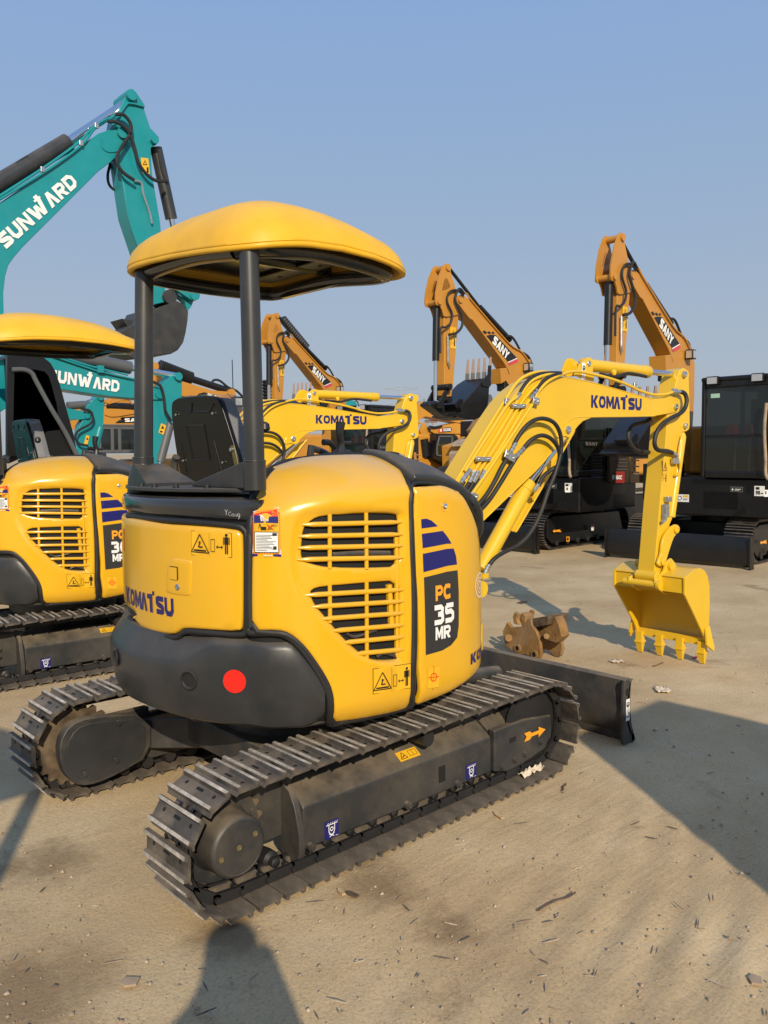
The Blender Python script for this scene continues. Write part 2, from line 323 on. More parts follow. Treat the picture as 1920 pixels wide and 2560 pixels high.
def warn_v(W_=.09, H_=.20):
    b = PL([(W_*.12, H_*.56), (W_*.88, H_*.56), (W_*.5, H_*.90)], .005, True)+PL([(W_*.52, H_*.80), (W_*.42, H_*.68), (W_*.6, H_*.68), (W_*.5, H_*.60)], .005)
    b += [Rc(W_*.62, H_*.12, W_*.80, H_*.40), Ci(W_*.71, H_*.44, W_*.08, 10), Rc(W_*.12, H_*.14, W_*.16, H_*.42), Rc(W_*.12, H_*.40, W_*.34, H_*.42)]+PL([(W_*.25, H_*.26), (W_*.58, H_*.26)], .004)
    return [('ystick', [Rc(0, 0, W_, H_)]), ('blackd', b)]
def tie_sticker(s_=.085):
    k = s_; b = PL([(k*.12, k*.78), (k*.88, k*.78)], k*.04)+[Ln(k*(.2+.16*i), k*.80, k*(.28+.16*i), k*.90, k*.03) for i in range(5)]
    b += PL([(k*.3, k*.78), (k*.3, k*.40), (k*.42, k*.22), (k*.58, k*.22), (k*.7, k*.40), (k*.7, k*.78)], k*.05)+[Rg(k*.5, k*.52, k*.10, k*.05, 16)]+PL([(k*.35, k*.10), (k*.68, k*.28)], k*.05)+PL([(k*.65, k*.10), (k*.32, k*.28)], k*.05)
    b += [Rc(k*.76, k*.06, k*.94, k*.085)]
    return [('blue', [Rc(0, 0, k, k)]), ('white', b)]

# ---------------------------------------------------------------- curved body shells
def inpoly(P, Q):
    P = np.array(P); Q = np.array(Q); x, y = P[:, 0], P[:, 1]; r = np.zeros(len(P), bool); n = len(Q)
    for i in range(n):
        x0, y0 = Q[i]; x1, y1 = Q[(i+1) % n]
        if y0 == y1: continue
        c = ((y0 > y) != (y1 > y)) & (x < (x1-x0)*(y-y0)/(y1-y0)+x0); r ^= c
    return r
def densify(P, st=.012):
    o = []
    for i in range(len(P)):
        a, b = np.array(P[i]), np.array(P[(i+1) % len(P)]); n = max(1, int(np.linalg.norm(b-a)/st))
        o += [a+(b-a)*j/n for j in range(n)]
    return o
def area(P): return sum(P[i][0]*P[(i+1) % len(P)][1]-P[(i+1) % len(P)][0]*P[i][1] for i in range(len(P)))/2
def inset(P, d):
    n = len(P); s_ = 1 if area(P) > 0 else -1; o = []
    for i in range(n):
        t = np.array(P[(i+1) % n])-np.array(P[i-1]); t = t/(np.linalg.norm(t)+1e-9); o.append(np.array(P[i])+A(-t[1], t[0])*d*s_)
    return o
def cdt(outer, holes=(), st=.03, extra=None):
    P = list(outer); E = [(i, (i+1) % len(outer)) for i in range(len(outer))]
    for h in holes:
        b = len(P); P += list(h); E += [(b+i, b+(i+1) % len(h)) for i in range(len(h))]
    O = np.array(outer); lo, hi = O.min(0), O.max(0)
    if st:
        g = np.array([(x, y) for x in np.arange(lo[0], hi[0], st) for y in np.arange(lo[1], hi[1], st)]).reshape(-1, 2)
        if extra is not None: g = np.concatenate([g[np.abs(g[:, 1]-extra) > .016], [(x, extra+k) for x in np.arange(lo[0], hi[0], .011) for k in (-.007, .007)]])
        if len(g):
            k = inpoly(g, outer)
            for h in holes: k &= ~inpoly(g, h)
            B = np.array(P); g = g[k]
            if len(g):
                dd = np.sqrt(((g[:, None, :]-B[None])**2).sum(2)).min(1); P += list(g[dd > st*.35])
    r = geometry.delaunay_2d_cdt([Vector(map(float, p)) for p in P], E, [], 0, 1e-7)
    V = np.array([tuple(v) for v in r[0]]); F = [tuple(f) for f in r[2]]; C = np.array([V[list(f)].mean(0) for f in F]); k = inpoly(C, outer)
    for h in holes: k &= ~inpoly(C, h)
    return V, [f for f, q in zip(F, k) if q]
HR_ = None
class Hull:
    H = .93; HC = .5
    def __init__(s, ctrl, zb, zs, Mf, zt, tuck=.03, N=150, NV=56):
        P = np.array(cr(ctrl, 14)); L = np.concatenate([[0], np.cumsum(np.linalg.norm(np.diff(P, axis=0), axis=1))]); s.L = L[-1]
        s.U = np.linspace(0, 1, N); s.P = np.stack([np.interp(s.U*s.L, L, P[:, 0]), np.interp(s.U*s.L, L, P[:, 1])], 1)
        s.zb, s.zs, s.Mf, s.zt, s.tuck = zb, zs, Mf, zt, tuck
        s.N, s.NV = N, NV; s.Vv = np.linspace(0, 2, NV); G = [s.raw(u, v) for v in s.Vv for u in s.U]; s.G = np.array(G)
        s.F = [(j*N+i, j*N+i+1, (j+1)*N+i+1, (j+1)*N+i) for j in range(NV-1) for i in range(N-1)]
        s.bvh = BVHTree.FromPolygons([Vector(p) for p in G], s.F)
    def raw(s, u, v):
        x = np.interp(u, s.U, s.P[:, 0]); y = np.interp(u, s.U, s.P[:, 1]); zs = s.zs(x, y)
        if v <= 1:
            z = s.zb+v*(zs-s.zb); t = max(0, 1-(z-s.zb)/.10); k = 1-s.tuck*t*t/.8-.012*abs((v-.45)/.55)**2
            return A(x*k, y*k, z)
        t = v-1; mx_, my = s.Mf(x, y); k = .988*(1-t); zt = s.zt(mx_, my)
        e = 1-(1-t)**2.4
        return A(x*.988+(mx_-x*.988)*t, y*.988+(my-y*.988)*t, zs+(zt-zs)*e)
    def at(s, u, v, off=0):
        e = 2e-3; u = min(max(u, e), 1-e); v = min(max(v, e), 2-e); p = s.raw(u, v)
        if off:
            n = np.cross(s.raw(u+e, v)-s.raw(u-e, v), s.raw(u, v+e)-s.raw(u, v-e)); n /= np.linalg.norm(n)+1e-12; p = p+n*off*s.sg
        return p
    sg = 1
    def ab(s, a, b, off=0): return s.at(a/s.L, b/s.H if b <= s.H else 1+(b-s.H)/s.HC, off)
    def toab(s, u, v): return A(u*s.L, v*s.H if v <= 1 else s.H+(v-1)*s.HC)
    def inv(s, x, y):
        d = ray(x, y); h = s.bvh.ray_cast(Vector(CAM), Vector(d))
        if h[0] is None:
            w_ = s.G-CAM; dn = d/np.linalg.norm(d); q = w_@dn; D = np.linalg.norm(w_-q[:, None]*dn, axis=1); i = int(D.argmin()); return s.toab(s.U[i % s.N], s.Vv[i//s.N])
        i = h[2]; u = s.U[i % (s.N-1)]; v = s.Vv[i//(s.N-1)]; t = np.array(h[0]); e = 1e-3
        for _ in range(4):
            r0 = s.raw(u, v)-t; J = np.stack([(s.raw(min(u+e, 1), v)-s.raw(u-e, v))/(2*e), (s.raw(u, v+e)-s.raw(u, v-e))/(2*e)], 1)
            dl = np.linalg.lstsq(J, -r0, rcond=None)[0]; u = min(max(u+dl[0], e), 1-e); v = min(max(v+dl[1], e), 2-e)
        return s.toab(u, v)
    def P2(s, L): return [s.inv(x, y) for x, y in L]
    def uz(s, x, y, z):                                    # plan point and height -> (a, b)
        i = int(((s.P-A(x, y))**2).sum(1).argmin()); X, Y_ = s.P[i]; zs = s.zs(X, Y_); return s.toab(s.U[i], (z-s.zb)/(zs-s.zb))
    def patch(s, poly, name, mats, parent, off=.012, base=0, rnd=.006, holes=(), st=.03, ins=.009, rec=None):
        if rec: s_ab = s.ab; RP, rd, rw = np.array(rec[0]), rec[1], rec[2]; RQ = np.roll(RP, -1, axis=0)
        def at_(a, b, o):
            if rec:
                p = A(a, b); d = RQ-RP; tt = np.clip(((p-RP)*d).sum(1)/(d*d).sum(1), 0, 1); ds = np.sqrt(((RP+d*tt[:, None]-p)**2).sum(1)).min()
                if inpoly([p], RP)[0] and o > base+.004: k = min(1, ds/rw); o -= rd*k*k*(3-2*k)
            return s.ab(a, b, o)
        mb = MB(); outer = densify(poly); hs = [densify(h) for h in holes]; oi = inset(outer, ins); hi = [inset(h, -ins*.6) for h in hs]
        V, F = cdt(oi, hi, st, s.H if s is not HR_ else None); mb.add([at_(a, b, off) for a, b in V], F)
        for ring_, inn, wd in [(outer, oi, ins)]+[(h, k, ins*.6) for h, k in zip(hs, hi)]:
            n = len(ring_); m2 = [(np.array(p)+np.array(q))/2*1 for p, q in zip(ring_, inn)]
            rows = [[at_(*p, off) for p in inn], [at_(*(np.array(r_)*.65+np.array(p)*.35), off-rnd*.35) for r_, p in zip(ring_, inn)], [at_(*p, off-rnd) for p in ring_], [s.ab(*p, base) for p in ring_]]
            VV = [p for r_ in rows for p in r_]; FF = [(k*n+i, k*n+(i+1) % n, (k+1)*n+(i+1) % n, (k+1)*n+i) for k in range(3) for i in range(n)]
            mb.add(VV, FF)
        return mb.build(name, mats, parent, ang=60)
    def zof(s, a, b): return s.ab(a, b)[2]
    def az(s, a, z, off=0):
        u = a/s.L; x = np.interp(u, s.U, s.P[:, 0]); y = np.interp(u, s.U, s.P[:, 1]); return s.at(u, (z-s.zb)/(s.zs(x, y)-s.zb), off)
    def mapper(s, a, b, off0, rot=0):                      # local x runs along the shell, y upwards
        c_, s_ = math.cos(rot), math.sin(rot)
        z0 = s.zof(a, b); return lambda x, y, off: s.az(a+x*c_-y*s_*.0, z0+x*s_+y*c_, off0+off)
    def map2(s, p0, p1, off0):                              # baseline between two pixels, returns (mapper, length)
        q0, q1 = s.inv(*p0), s.inv(*p1); d = A(q1[0]-q0[0], s.zof(*q1)-s.zof(*q0)); return s.mapper(q0[0], q0[1], off0, math.atan2(d[1], d[0])), float(np.linalg.norm(d))

# ================================================================ MAIN EXCAVATOR
X1 = root('mini_excavator', 'foreground yellow canopy mini excavator marked 35, red round sticker on its dark counterweight', 'mini excavator', group='yellow mini excavators parked in a row')
ctrlR = [(-.25, .72), (-.45, .625), (-.62, .46), (-.725, .25), (-.765, .02), (-.755, -.22), (-.70, -.42), (-.60, -.585), (-.50, -.68), (-.40, -.745)]
HR = HR_ = Hull(ctrlR, .86, lambda x, y: 1.50, lambda x, y: (x*.1, y*.1), lambda x, y: 1.505, tuck=0)
ctrlS = [(-.36, -.30), (-.52, -.38), (-.615, -.50), (-.605, -.61), (-.53, -.69), (-.40, -.765), (-.2, -.825), (0, -.85), (.2, -.855), (.38, -.835), (.51, -.775), (.595, -.66), (.635, -.5), (.63, -.34), (.55, -.22)]
ip = lambda X_, Y_: (lambda x: float(np.interp(x, X_, Y_)))
_zs = ip([-.62, -.5, -.35, 0, .2, .35, .5, .58, .64], [1.40, 1.455, 1.49, 1.505, 1.495, 1.465, 1.39, 1.31, 1.24]); _zt = ip([-.4, -.25, -.1, .1, .2, .3, .4], [1.585, 1.625, 1.645, 1.64, 1.61, 1.56, 1.49])
HS = Hull(ctrlS, .575, lambda x, y: _zs(x), lambda x, y: (x*.62, -.43), lambda x, y: _zt(x), tuck=.05)
for h_ in (HR, HS):                                        # outward direction of the shell normal
    p_, q_ = h_.at(.5, .5), h_.at(.5, .5, .01); h_.sg = 1 if np.linalg.norm(q_[:2]) > np.linalg.norm(p_[:2]) else -1
def shell(h, name, m_, parent=None): mb = MB(); mb.add([h.at(u, v, -.006) for v in h.Vv for u in h.U], h.F); return mb.build(name, m_, parent, ang=60)
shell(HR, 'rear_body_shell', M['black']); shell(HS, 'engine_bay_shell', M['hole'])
# --- floor, platform, left side body
mb = MB(); pl_ = [A(-.2, .74, .56), A(-.5, .6, .56), A(-.72, .2, .56), A(-.72, -.3, .56), A(-.45, -.68, .56), A(.1, -.80, .56), A(.45, -.74, .56), A(.60, -.5, .56), A(.66, -.2, .56), A(.80, -.05, .56), A(.80, .15, .56), A(.60, .5, .56), A(.4, .74, .56)]
mb.prism(pl_, (0, 0, .10)); mb.prism([A(p[0]*.9, p[1]*.9, .661) for p in pl_], (0, 0, .24))
mb.cyl((0, 0, .42), (0, 0, .56), .42, n=40); mb.cyl((0, 0, .36), (0, 0, .42), .36, n=40)
mb.build('swing_platform', M['frame'], bevel=.01)
mb = MB(); mb.box((.05, .62, .95), (1.0, .22, .50)); mb.box((.1, .1, .93), (.9, .9, .04)); mb.build('left_side_body', M['yellow'], bevel=.04)
# --- counterweight
def cwpx(x, y, r_=.858):
    d = ray(x, y); a = d[0]**2+d[1]**2; b = 2*(CAM[0]*d[0]+CAM[1]*d[1]); c = CAM[0]**2+CAM[1]**2-r_*r_; t = (-b-math.sqrt(max(0, b*b-4*a*c)))/(2*a); p = CAM+t*d; return math.atan2(p[1], p[0]) % (2*math.pi), p[2]
SM = [cwpx(*q, r_=.865) for q in C6([(320, 1040), (385, 1052), (450, 1090), (520, 1175), (580, 1275), (612, 1370), (622, 1480), (622, 1550)])]
smd = np.maximum.accumulate([math.degrees(q[0]) for q in SM]+[math.degrees(SM[-1][0])+.6]); smz = [q[1] for q in SM]+[.60]
DEND = float(smd[-1]); hth = np.degrees(np.arctan2(HS.P[:, 1], HS.P[:, 0])) % 360; hrr = np.hypot(HS.P[:, 0], HS.P[:, 1]); _k = (hth > 215) & (hth < 262) & (HS.U > .12); _o = np.argsort(hth[_k])
def cw_r(deg): return max(.858, float(np.interp(deg, hth[_k][_o], hrr[_k][_o]))+.018) if deg > 221 else .858
def cw_ring(th):
    deg = math.degrees(th)
    base = .925+.035*min(1, max(0, (deg-203)/9)); zt = min(base, float(np.interp(deg, smd, smz))) if deg > smd[0]-4 else base
    zb = .565+.02*math.exp(-((deg-180)/25.)**2)+.05*max(0, (deg-236)/8.)**2+.14*max(0, (150-deg)/50.)
    return zb, max(zt, zb+.03)
mb = MB(); V = []; F = []; nth = 90
prof_n = 15
for i in range(nth):
    th = R(92+(DEND-92)*i/(nth-1)); zb, zt = cw_ring(th); h = zt-zb; e = min(1, max(0, (DEND-math.degrees(th))/2.2)); ee = math.sqrt(max(.02, 1-(1-e)**2)) if e < 1 else 1
    ro = cw_r(math.degrees(th)); ri = .70; sl = max(0, min(1, (212-math.degrees(th))/9))
    rb = ro-.075
    pr = [(ri, zb+.02), (rb-.05, zb+.002), (rb, zb), (rb+.035, zb+.018), (ro-.018, zb+.065*min(1, h/.3)), (ro-.006, zb+.14*min(1, h/.36)), (ro, zb+h*.45), (ro, zb+h*.68), (ro-.004, zt-(.06+.04*sl)*min(1, h/.3)), (ro-.012, zt-(.042+.04*sl)*min(1, h/.3)), (ro-.05, zt-.008-.02*sl), (ro-.066, zt), (ro-.09, zt+.004), (ro-.14, zt+.004), (ri, zt+.004)]
    for r_, z in pr:
        r2 = ri+(r_-ri)*(.35+.65*ee) if ee < 1 else r_; V.append((r2*math.cos(th), r2*math.sin(th), z))
for i in range(nth-1):
    for j in range(prof_n-1): F.append((i*prof_n+j, (i+1)*prof_n+j, (i+1)*prof_n+j+1, i*prof_n+j+1))
F += [tuple(range(prof_n)), tuple((nth-1)*prof_n+j for j in range(prof_n))[::-1]]
mb.add(V, F); CW = mb.build('counterweight', M['dgrey'], ang=28)
def cwmap(th0, z0): return lambda x, y, off: A((.858+off)*math.cos(th0+x/.858), (.858+off)*math.sin(th0+x/.858), z0+y)
th, z = cwpx(*C5([(846, 1305)])[0]); emit('red_round_sticker', cwmap(th, z), [('red', [Ci(0, 0, .047, 40)])], CW)
for pxy in ((553, 1297), (84, 1150)):
    th, z = cwpx(*C5([pxy])[0]); mb = MB(); d = A(math.cos(th), math.sin(th), 0)
    mb.lathe(d*.864+A(0, 0, z), -d, [(0, .040), (-.003, .038), (-.0015, .032), (.004, .028), (.006, .0)], n=32, caps=False); mb.build('recessed_cap', M['black'], CW)
th, z = cwpx(*C5([(880, 1055)])[0]); d = A(math.cos(th), math.sin(th), 0); mb = MB(); mb.cyl(d*.80+A(0, 0, .93), d*.80+A(0, 0, .962), .014, n=6); mb.build('bolt', M['frame'], CW)
# --- rear door
LR = lambda x, y, z: HR.uz(x, y, z)
dp = HR.P2(C5([(400, 278), (600, 292), (860, 317), (897, 335), (911, 372), (912, 700), (908, 945), (890, 976), (700, 966), (545, 955), (510, 975), (478, 997), (380, 987), (270, 962), (238, 915), (205, 882)]))
zt_, zb_ = 1.392, .985
dp += [LR(-.765, .05, zb_-.01), LR(-.70, .33, zb_), LR(-.62, .46, zb_+.01), LR(-.60, .49, 1.1), LR(-.60, .49, 1.3), LR(-.62, .46, zt_), LR(-.70, .33, zt_), LR(-.765, .05, zt_)]
DO = HR.patch(chaikin(dp, 1), 'rear_door', M['yellow'], X1, off=.022, rnd=.012, ins=.016)
hd = HR.P2(C5([(447, 500), (585, 515), (597, 530), (590, 735), (575, 748), (440, 728), (430, 700)]))
HDL = HR.patch(chaikin(hd, 1), 'handle_recess', M['yellow'], DO, off=.0255, base=.02, rnd=.003, ins=.006)
m_ = HR.mapper(*HR.inv(*C5([(463, 635)])[0]), .0265); emit('handle_pull', m_, [('hole', [Rc(-.001, -.001, .049, .053)]), ('yellow', [Rc(.001, 0, .017, .050)]), ('yellow', [Rc(.0185, .0, .0475, .050)])], DO, step=.002)
q = HR.ab(*HR.inv(*C5([(508, 688)])[0]), .024); nq = q*A(1, 1, 0); nq /= np.linalg.norm(nq); mb = MB(); mb.lathe(q, nq, [(0, .013), (.004, .013), (.006, .009), (.003, .008)], n=24); mb.box(q+nq*.005, (.002, .002, .009)); mb.build('lock', M['zinc'], DO)
q0 = HR.inv(*C5([(380, 872)])[0]); q1 = HR.inv(*C5([(503, 876)])[0]); Lt = q1[0]-q0[0]      # last two letters set the scale
kw = Lt/2.0*7.05; zc = float(q1[1])
m_ = HR.mapper(q1[0]-kw*1.0, zc, .0225); emit('lettering', m_, [('blue', logoK(0, -.006, .077, kw*.97))], DO)
m_, l_ = HR.map2(C5([(594, 482)])[0], C5([(847, 500)])[0], .0225); emit('warning_sticker', m_, [(a_, s_) for a_, s_ in warn_h(l_, l_*.53)], DO)
m_ = HR.mapper(*HR.inv(*C5([(164, 455)])[0]), .0225); emit('red_strip_sticker', m_, [('red', [Rc(-.01, 0, .010, .10)]), ('white', [Rc(-.006, .01, -.002, .09)])], DO)
# dark band above the door
bp_ = [HR.uz(-.56, -.62, 1.405)]+[HR.uz(-.70, -.42, 1.415), HR.uz(-.765, 0, 1.42), HR.uz(-.62, .46, 1.42), HR.uz(-.40, .64, 1.42), HR.uz(-.40, .64, 1.49), HR.uz(-.62, .46, 1.49), HR.uz(-.765, 0, 1.49), HR.uz(-.70, -.42, 1.49), HR.uz(-.56, -.62, 1.49)]
BA = HR.patch(bp_, 'rear_band', M['dgrey'], X1, off=.02, rnd=.012, ins=.022)
M['band'] = mat('glossy_dark_paint', (.022, .023, .025), .16, coat=.5, var=.05, dust=.05, updust=.2, dustc=(.2, .15, .1)); BA.data.materials[0] = M['band']
m_ = HR.mapper(*HR.inv(*C5([(800, 225)])[0]), .0212, R(-4)); emit('chalk_mark', m_, [('white', [Tx('Y', 0, 0, .022, .013, bold=-.03), Tx('C', .016, -.002, .016, .011, bold=-.03), Tx('0', .030, -.003, .011, .009, bold=-.03), Tx('0', .042, -.003, .010, .008, bold=-.03), Tx('9', .053, -.012, .022, .011, bold=-.03)])], BA)
# deck flange with bolts and pillar feet
def arc(rr, a0, a1, z, n=30): return [A(rr*math.cos(R(a0+(a1-a0)*i/(n-1))), rr*math.sin(R(a0+(a1-a0)*i/(n-1))), z) for i in range(n)]
mb = MB(); mb.prism(arc(.765, 128, 226, 1.515)+[A(-.40, -.50, 1.515), A(-.42, .3, 1.515), A(-.40, .5, 1.515)], (0, 0, .016))
DK = mb.build('rear_deck', M['dgrey'], bevel=.004)
for a_ in (171, 182, 194, 207, 219):
    d = A(math.cos(R(a_)), math.sin(R(a_)), 0)*.725; mb = MB(); mb.cyl(d+A(0, 0, 1.530), d+A(0, 0, 1.534), .016); mb.cyl(d+A(0, 0, 1.534), d+A(0, 0, 1.546), .011, n=6); mb.build('bolt', M['black'], DK)
mb = MB(); mb.prism([A(-.60, -.12, 1.53), A(-.55, -.12, 1.53), A(-.49, -.42, 1.53), A(-.55, -.56, 1.53), A(-.60, -.54, 1.53)], (0, 0, .12)); mb.v = [(x, y, z if z < 1.55 else 1.545+.10*min(1, max(0, (-.12-y)/.34))) for x, y, z in mb.v]; mb.build('seat_bulkhead', M['dgrey'], bevel=.012)
mb = MB(); mb.lathe((-.635, .255, 1.50), (0, 0, 1), [(0, .075), (.06, .07), (.09, .062), (.115, .052), (.13, .047)], n=32); mb.prism([A(-.70, .22, 1.53), A(-.55, .22, 1.53), A(-.50, .02, 1.53), A(-.72, .06, 1.53)], (0, 0, .10)); mb.v = [(x, y, z if z < 1.6 or y > .1 or y < 0 else 1.545) for x, y, z in mb.v]; mb.build('pillar_foot', M['dgrey'], ang=50)
# pillars: two stout tubes
for nm_, pb, pt, r_ in (('a', (-.635, .255, 1.60), (-.60, .25, 2.51), .043), ('b', (-.60, -.612, 1.585), (-.595, -.60, 2.455), .039)):
    mb = MB(); mb.cyl(pb, pt, r_, r_*.96, n=36); mb.cyl(A(*pb)-A(0, 0, .055), A(*pb)+A(0, 0, .055), r_+.0045, n=36); mb.ring(A(*pb)+A(0, 0, .057), (0, 0, 1), r_+.002, .004); mb.build('pillar', M['dgrey'], ang=50)
# --- canopy: a rounded square roof with upright sides
CN = A(-.215, -.14); hx, hy = .465, .575
def cshape(r_, a, n_=5.5):
    ex = 2/(2+(n_-2)*min(1, r_*1.1)); c_, s_ = math.cos(a), math.sin(a); x = math.copysign(abs(c_)**ex, c_); y = math.copysign(abs(s_)**ex, s_)
    return A(CN[0]+hx*r_*x, CN[1]+hy*r_*y, 0)
def crim(x, y): xx = min(1, abs(x-CN[0])/hx); yy = min(1, abs(y-CN[1])/hy); return 2.480+.085*(y+.15)+(.066 if y < -.14 else .066-.075*min(1, (y+.14)/.4))*(1-xx**2)+.02*(1-yy**2)*xx
mb = MB(); V = []; F = []; NA = 120
prof = [(0, .175), (.25, .174), (.45, .168), (.62, .156), (.76, .138), (.86, .116), (.92, .094), (.96, .066), (.982, .036), (.994, .012), (.998, .004), (.992, .001), (.998, -.003), (.996, -.014), (.982, -.022), (.962, -.020), (.95, -.004), (.93, .03), (.88, .055), (.6, .085), (.3, .095), (0, .095)]
for r_, h in prof:
    for i in range(NA):
        a = 2*math.pi*i/NA; p = cshape(max(r_, .001), a); k = min(1, r_/.9)**2; fr_ = max(0, p[0]-CN[0])/hx; V.append(A(p[0], p[1], crim(p[0], p[1])*k+(2.480+.055)*(1-k)+h*(1-(.50 if h > .1 else .30)*fr_**1.3)+(0 if h < .1 else .012*math.exp(-((p[0]+.42)/.16)**2))))
for k in range(len(prof)-1):
    for i in range(NA): j = (i+1) % NA; F.append((k*NA+i, k*NA+j, (k+1)*NA+j, (k+1)*NA+i))
mb.add(V, F); CP = mb.build('canopy_roof', M['canopy'], ang=70)
def cfr(k, z): return [A(CN[0]+hx*x*k, CN[1]+hy*y*k, crim(CN[0]+hx*x*k, CN[1]+hy*y*k)+z) for x, y in ((-1, -.8), (-.8, -1), (0, -1), (.8, -1), (1, -.8), (1, 0), (1, .8), (.8, 1), (0, 1), (-.8, 1), (-1, .8), (-1, 0), (-1, -.8))]
mb = MB(); mb.tube(cfr(.80, -.022), .036, n=12); mb.tube([A(CN[0]-.38, CN[1], 2.545), A(CN[0]+.38, CN[1], 2.545)], .026, smooth=False); mb.box((CN[0]-.03, CN[1]+.03, 2.555), (.60, .76, .012)); mb.box((CN[0]+.36, CN[1]+.02, 2.485), (.03, .66, .045))
mb.build('canopy_frame', M['band'], CP)
mb = MB(); mb.box((.02, -.14, 2.535), (.12, .72, .006), mi=0)
for y in (-.40, -.26, -.10, 0.06): mb.box((.02, y, 2.531), (.012, .02, .003), mi=1)
mb.build('canopy_bracket', [M['olive'], M['hole']], CP)
# --- seat
SP = Plane((-.08, 0, 0), R(90), -1)
def seat_at(x, y, off=0):
    d = ray(x, y); n = A(1, 0, .13)/np.linalg.norm(A(1, 0, .13)); return CAM+((A(-.08+off, 0, 1.5)-CAM)@n)/(d@n)*d
tl = lambda p, k: A(p[0]+k, p[1], p[2])
mb = MB(); bo = [seat_at(*q) for q in chaikin(C4([(343, 1110), (362, 1072), (420, 1060), (562, 1053), (595, 1073), (618, 1140), (712, 1440), (700, 1468), (480, 1518), (430, 1530), (398, 1492), (362, 1280)]), 2)]
mb.prism(bo, (.028, 0, 0)); SB = mb.build('seat_back_shell', M['black'], bevel=.008)
SB.data.materials[0] = M['seatb'] = mat('black_seat_shell', (.005, .005, .005), .3, var=.05, spec=.35)
def seatpt(x, y, o=.004): return seat_at(*C4([(x, y)])[0], -o)
mb = MB()
for q in ((375, 1155), (565, 1148), (412, 1393), (617, 1402)):
    p = seatpt(*q); mb.cyl(p, p-A(.006, 0, 0), .0065, n=12)
mb.build('screws', M['zinc'], SB)
mb = MB()
for pth in ([(430, 1210), (520, 1208), (552, 1385), (462, 1388), (430, 1210)], [(370, 1110), (378, 1135), (455, 1140), (458, 1095)], [(470, 1140), (545, 1138), (570, 1100)], [(400, 1300), (430, 1460)], [(570, 1290), (610, 1440)]): mb.tube([seatpt(*q, -.001) for q in pth], .006, smooth=False, n=8)
mb.build('pressed_ribs', M['seatb'], SB)
c_ = np.mean(bo, axis=0)
mb = MB(); cush = [c_+(p-c_)*.97 for p in bo]; mb.prism([tl(p, .03) for p in cush], (.075, 0, 0)); mb.build('backrest', M['rubber'], bevel=.025)
mb = MB(); mb.box((.22, c_[1], 1.50), (.46, .46, .10)); mb.build('seat_cushion', M['rubber'], bevel=.03)
mb = MB(); cf = [c_+(p-c_)*1.03 for p in bo]; fr = [tl(p, .022) for p in cf]; n = len(fr); bk = [p+A(.095, rng.uniform(-.008, .008), rng.uniform(-.008, .01)) for p in fr]; md = [p+A(.05, 0, 0)+(p-c_)*rng.uniform(-.02, .05) for p in fr]
mb.add(fr+md+bk, [(k*n+i, k*n+(i+1) % n, (k+1)*n+(i+1) % n, (k+1)*n+i) for k in (0, 1) for i in range(n)]); mb.build('plastic_wrap', M['film'], ang=15)
mb = MB(); a_, b_ = seatpt(670, 1335, .012), seatpt(700, 1455, .012); mb.cyl(a_, b_, .020, n=14); mb.v = [(x*.2+(-.10)*.8-.05*0, y, z) for x, y, z in mb.v]
mb = MB(); d = b_-a_; d /= np.linalg.norm(d); mb.prism([a_+A(0, .020, .02), a_+A(0, -.016, .022), b_+A(0, -.024, -.02), b_+A(0, .016, -.02)], (-.006, 0, 0)); LK = mb.build('recliner_link', M['olive'], bevel=.003)
mb = MB(); [mb.cyl(p+A(-.005, 0, 0), p+A(-.018, 0, 0), .010, n=12) for p in (a_, b_)]; mb.build('bolts', M['zinc'], LK)
# grab bar beside the seat, control levers
mb = MB(); gp = Plane((-.32, 0, 0), R(90), -1); mb.tube([gp.at(*q) for q in F6([(795, 1190), (787, 1080), (785, 975), (800, 935)])], .019); mb.build('grab_bar', M['dgrey'])
LP = Plane((.45, -.05, 0), R(0), 1)
c6 = D6([(585, 560), (590, 470), (578, 400), (585, 320)]); mb = MB(); mb.tube(LP.pts(c6), [.030, .017, .020, .026]); mb.tube(LP.pts(D6([(590, 460), (625, 465), (655, 462)])), .010); mb.build('control_lever', M['black'])
mb = MB(); mb.tube(LP.pts(D6([(560, 560), (540, 500), (510, 462), (465, 458)]), -.1), [.012, .014, .016, .017]); mb.build('control_lever', M['black'])
mb = MB(); mb.tube(LP.pts(D6([(370, 580), (385, 480)]), -.2), .020, smooth=False); mb.tube(LP.pts(D6([(385, 500), (450, 520), (520, 560)]), -.2), .018); mb.build('armrest_bar', M['dgrey'])
mb = MB(); mb.tube(LP.pts(D6([(535, 565), (560, 545), (590, 540), (640, 545)]), -.05), .03); mb.build('lever_boot', M['rubber'])
mb = MB(); mb.lathe(LP.at(*D6([(60, 345)])[0]), (0, 0, 1), [(-.03, .012), (-.015, .026), (.01, .022), (.02, .008)], n=12); mb.build('lever_knob', M['black'])
# --- engine door with the two grilles
dr = HS.P2(chaikin(C6([(190, 290), (230, 200), (290, 112), (380, 62), (500, 34), (650, 24), (800, 20), (900, 28), (1000, 50), (1030, 90), (1062, 150), (1080, 200), (1086, 500), (1099, 800), (1098, 1100), (1090, 1400), (1083, 1455), (1040, 1485), (850, 1525), (700, 1548), (634, 1553), (641, 1450), (625, 1380), (580, 1290), (520, 1190), (450, 1100), (385, 1045), (320, 1027), (180, 1027), (176, 800), (183, 400)]), 1))
g1 = HS.P2(chaikin(C6([(500, 395), (545, 362), (620, 352), (820, 338), (1015, 342), (1024, 365), (1032, 500), (1032, 655), (840, 662), (640, 660), (570, 652), (480, 628), (456, 600), (458, 520), (470, 425)]), 1))
g2 = HS.P2(chaikin(C6([(505, 805), (540, 780), (620, 770), (820, 752), (1032, 736), (1036, 900), (1034, 1200), (960, 1208), (880, 1205), (835, 1188), (760, 1130), (690, 1062), (600, 955), (535, 880)]), 1))
DH = .024
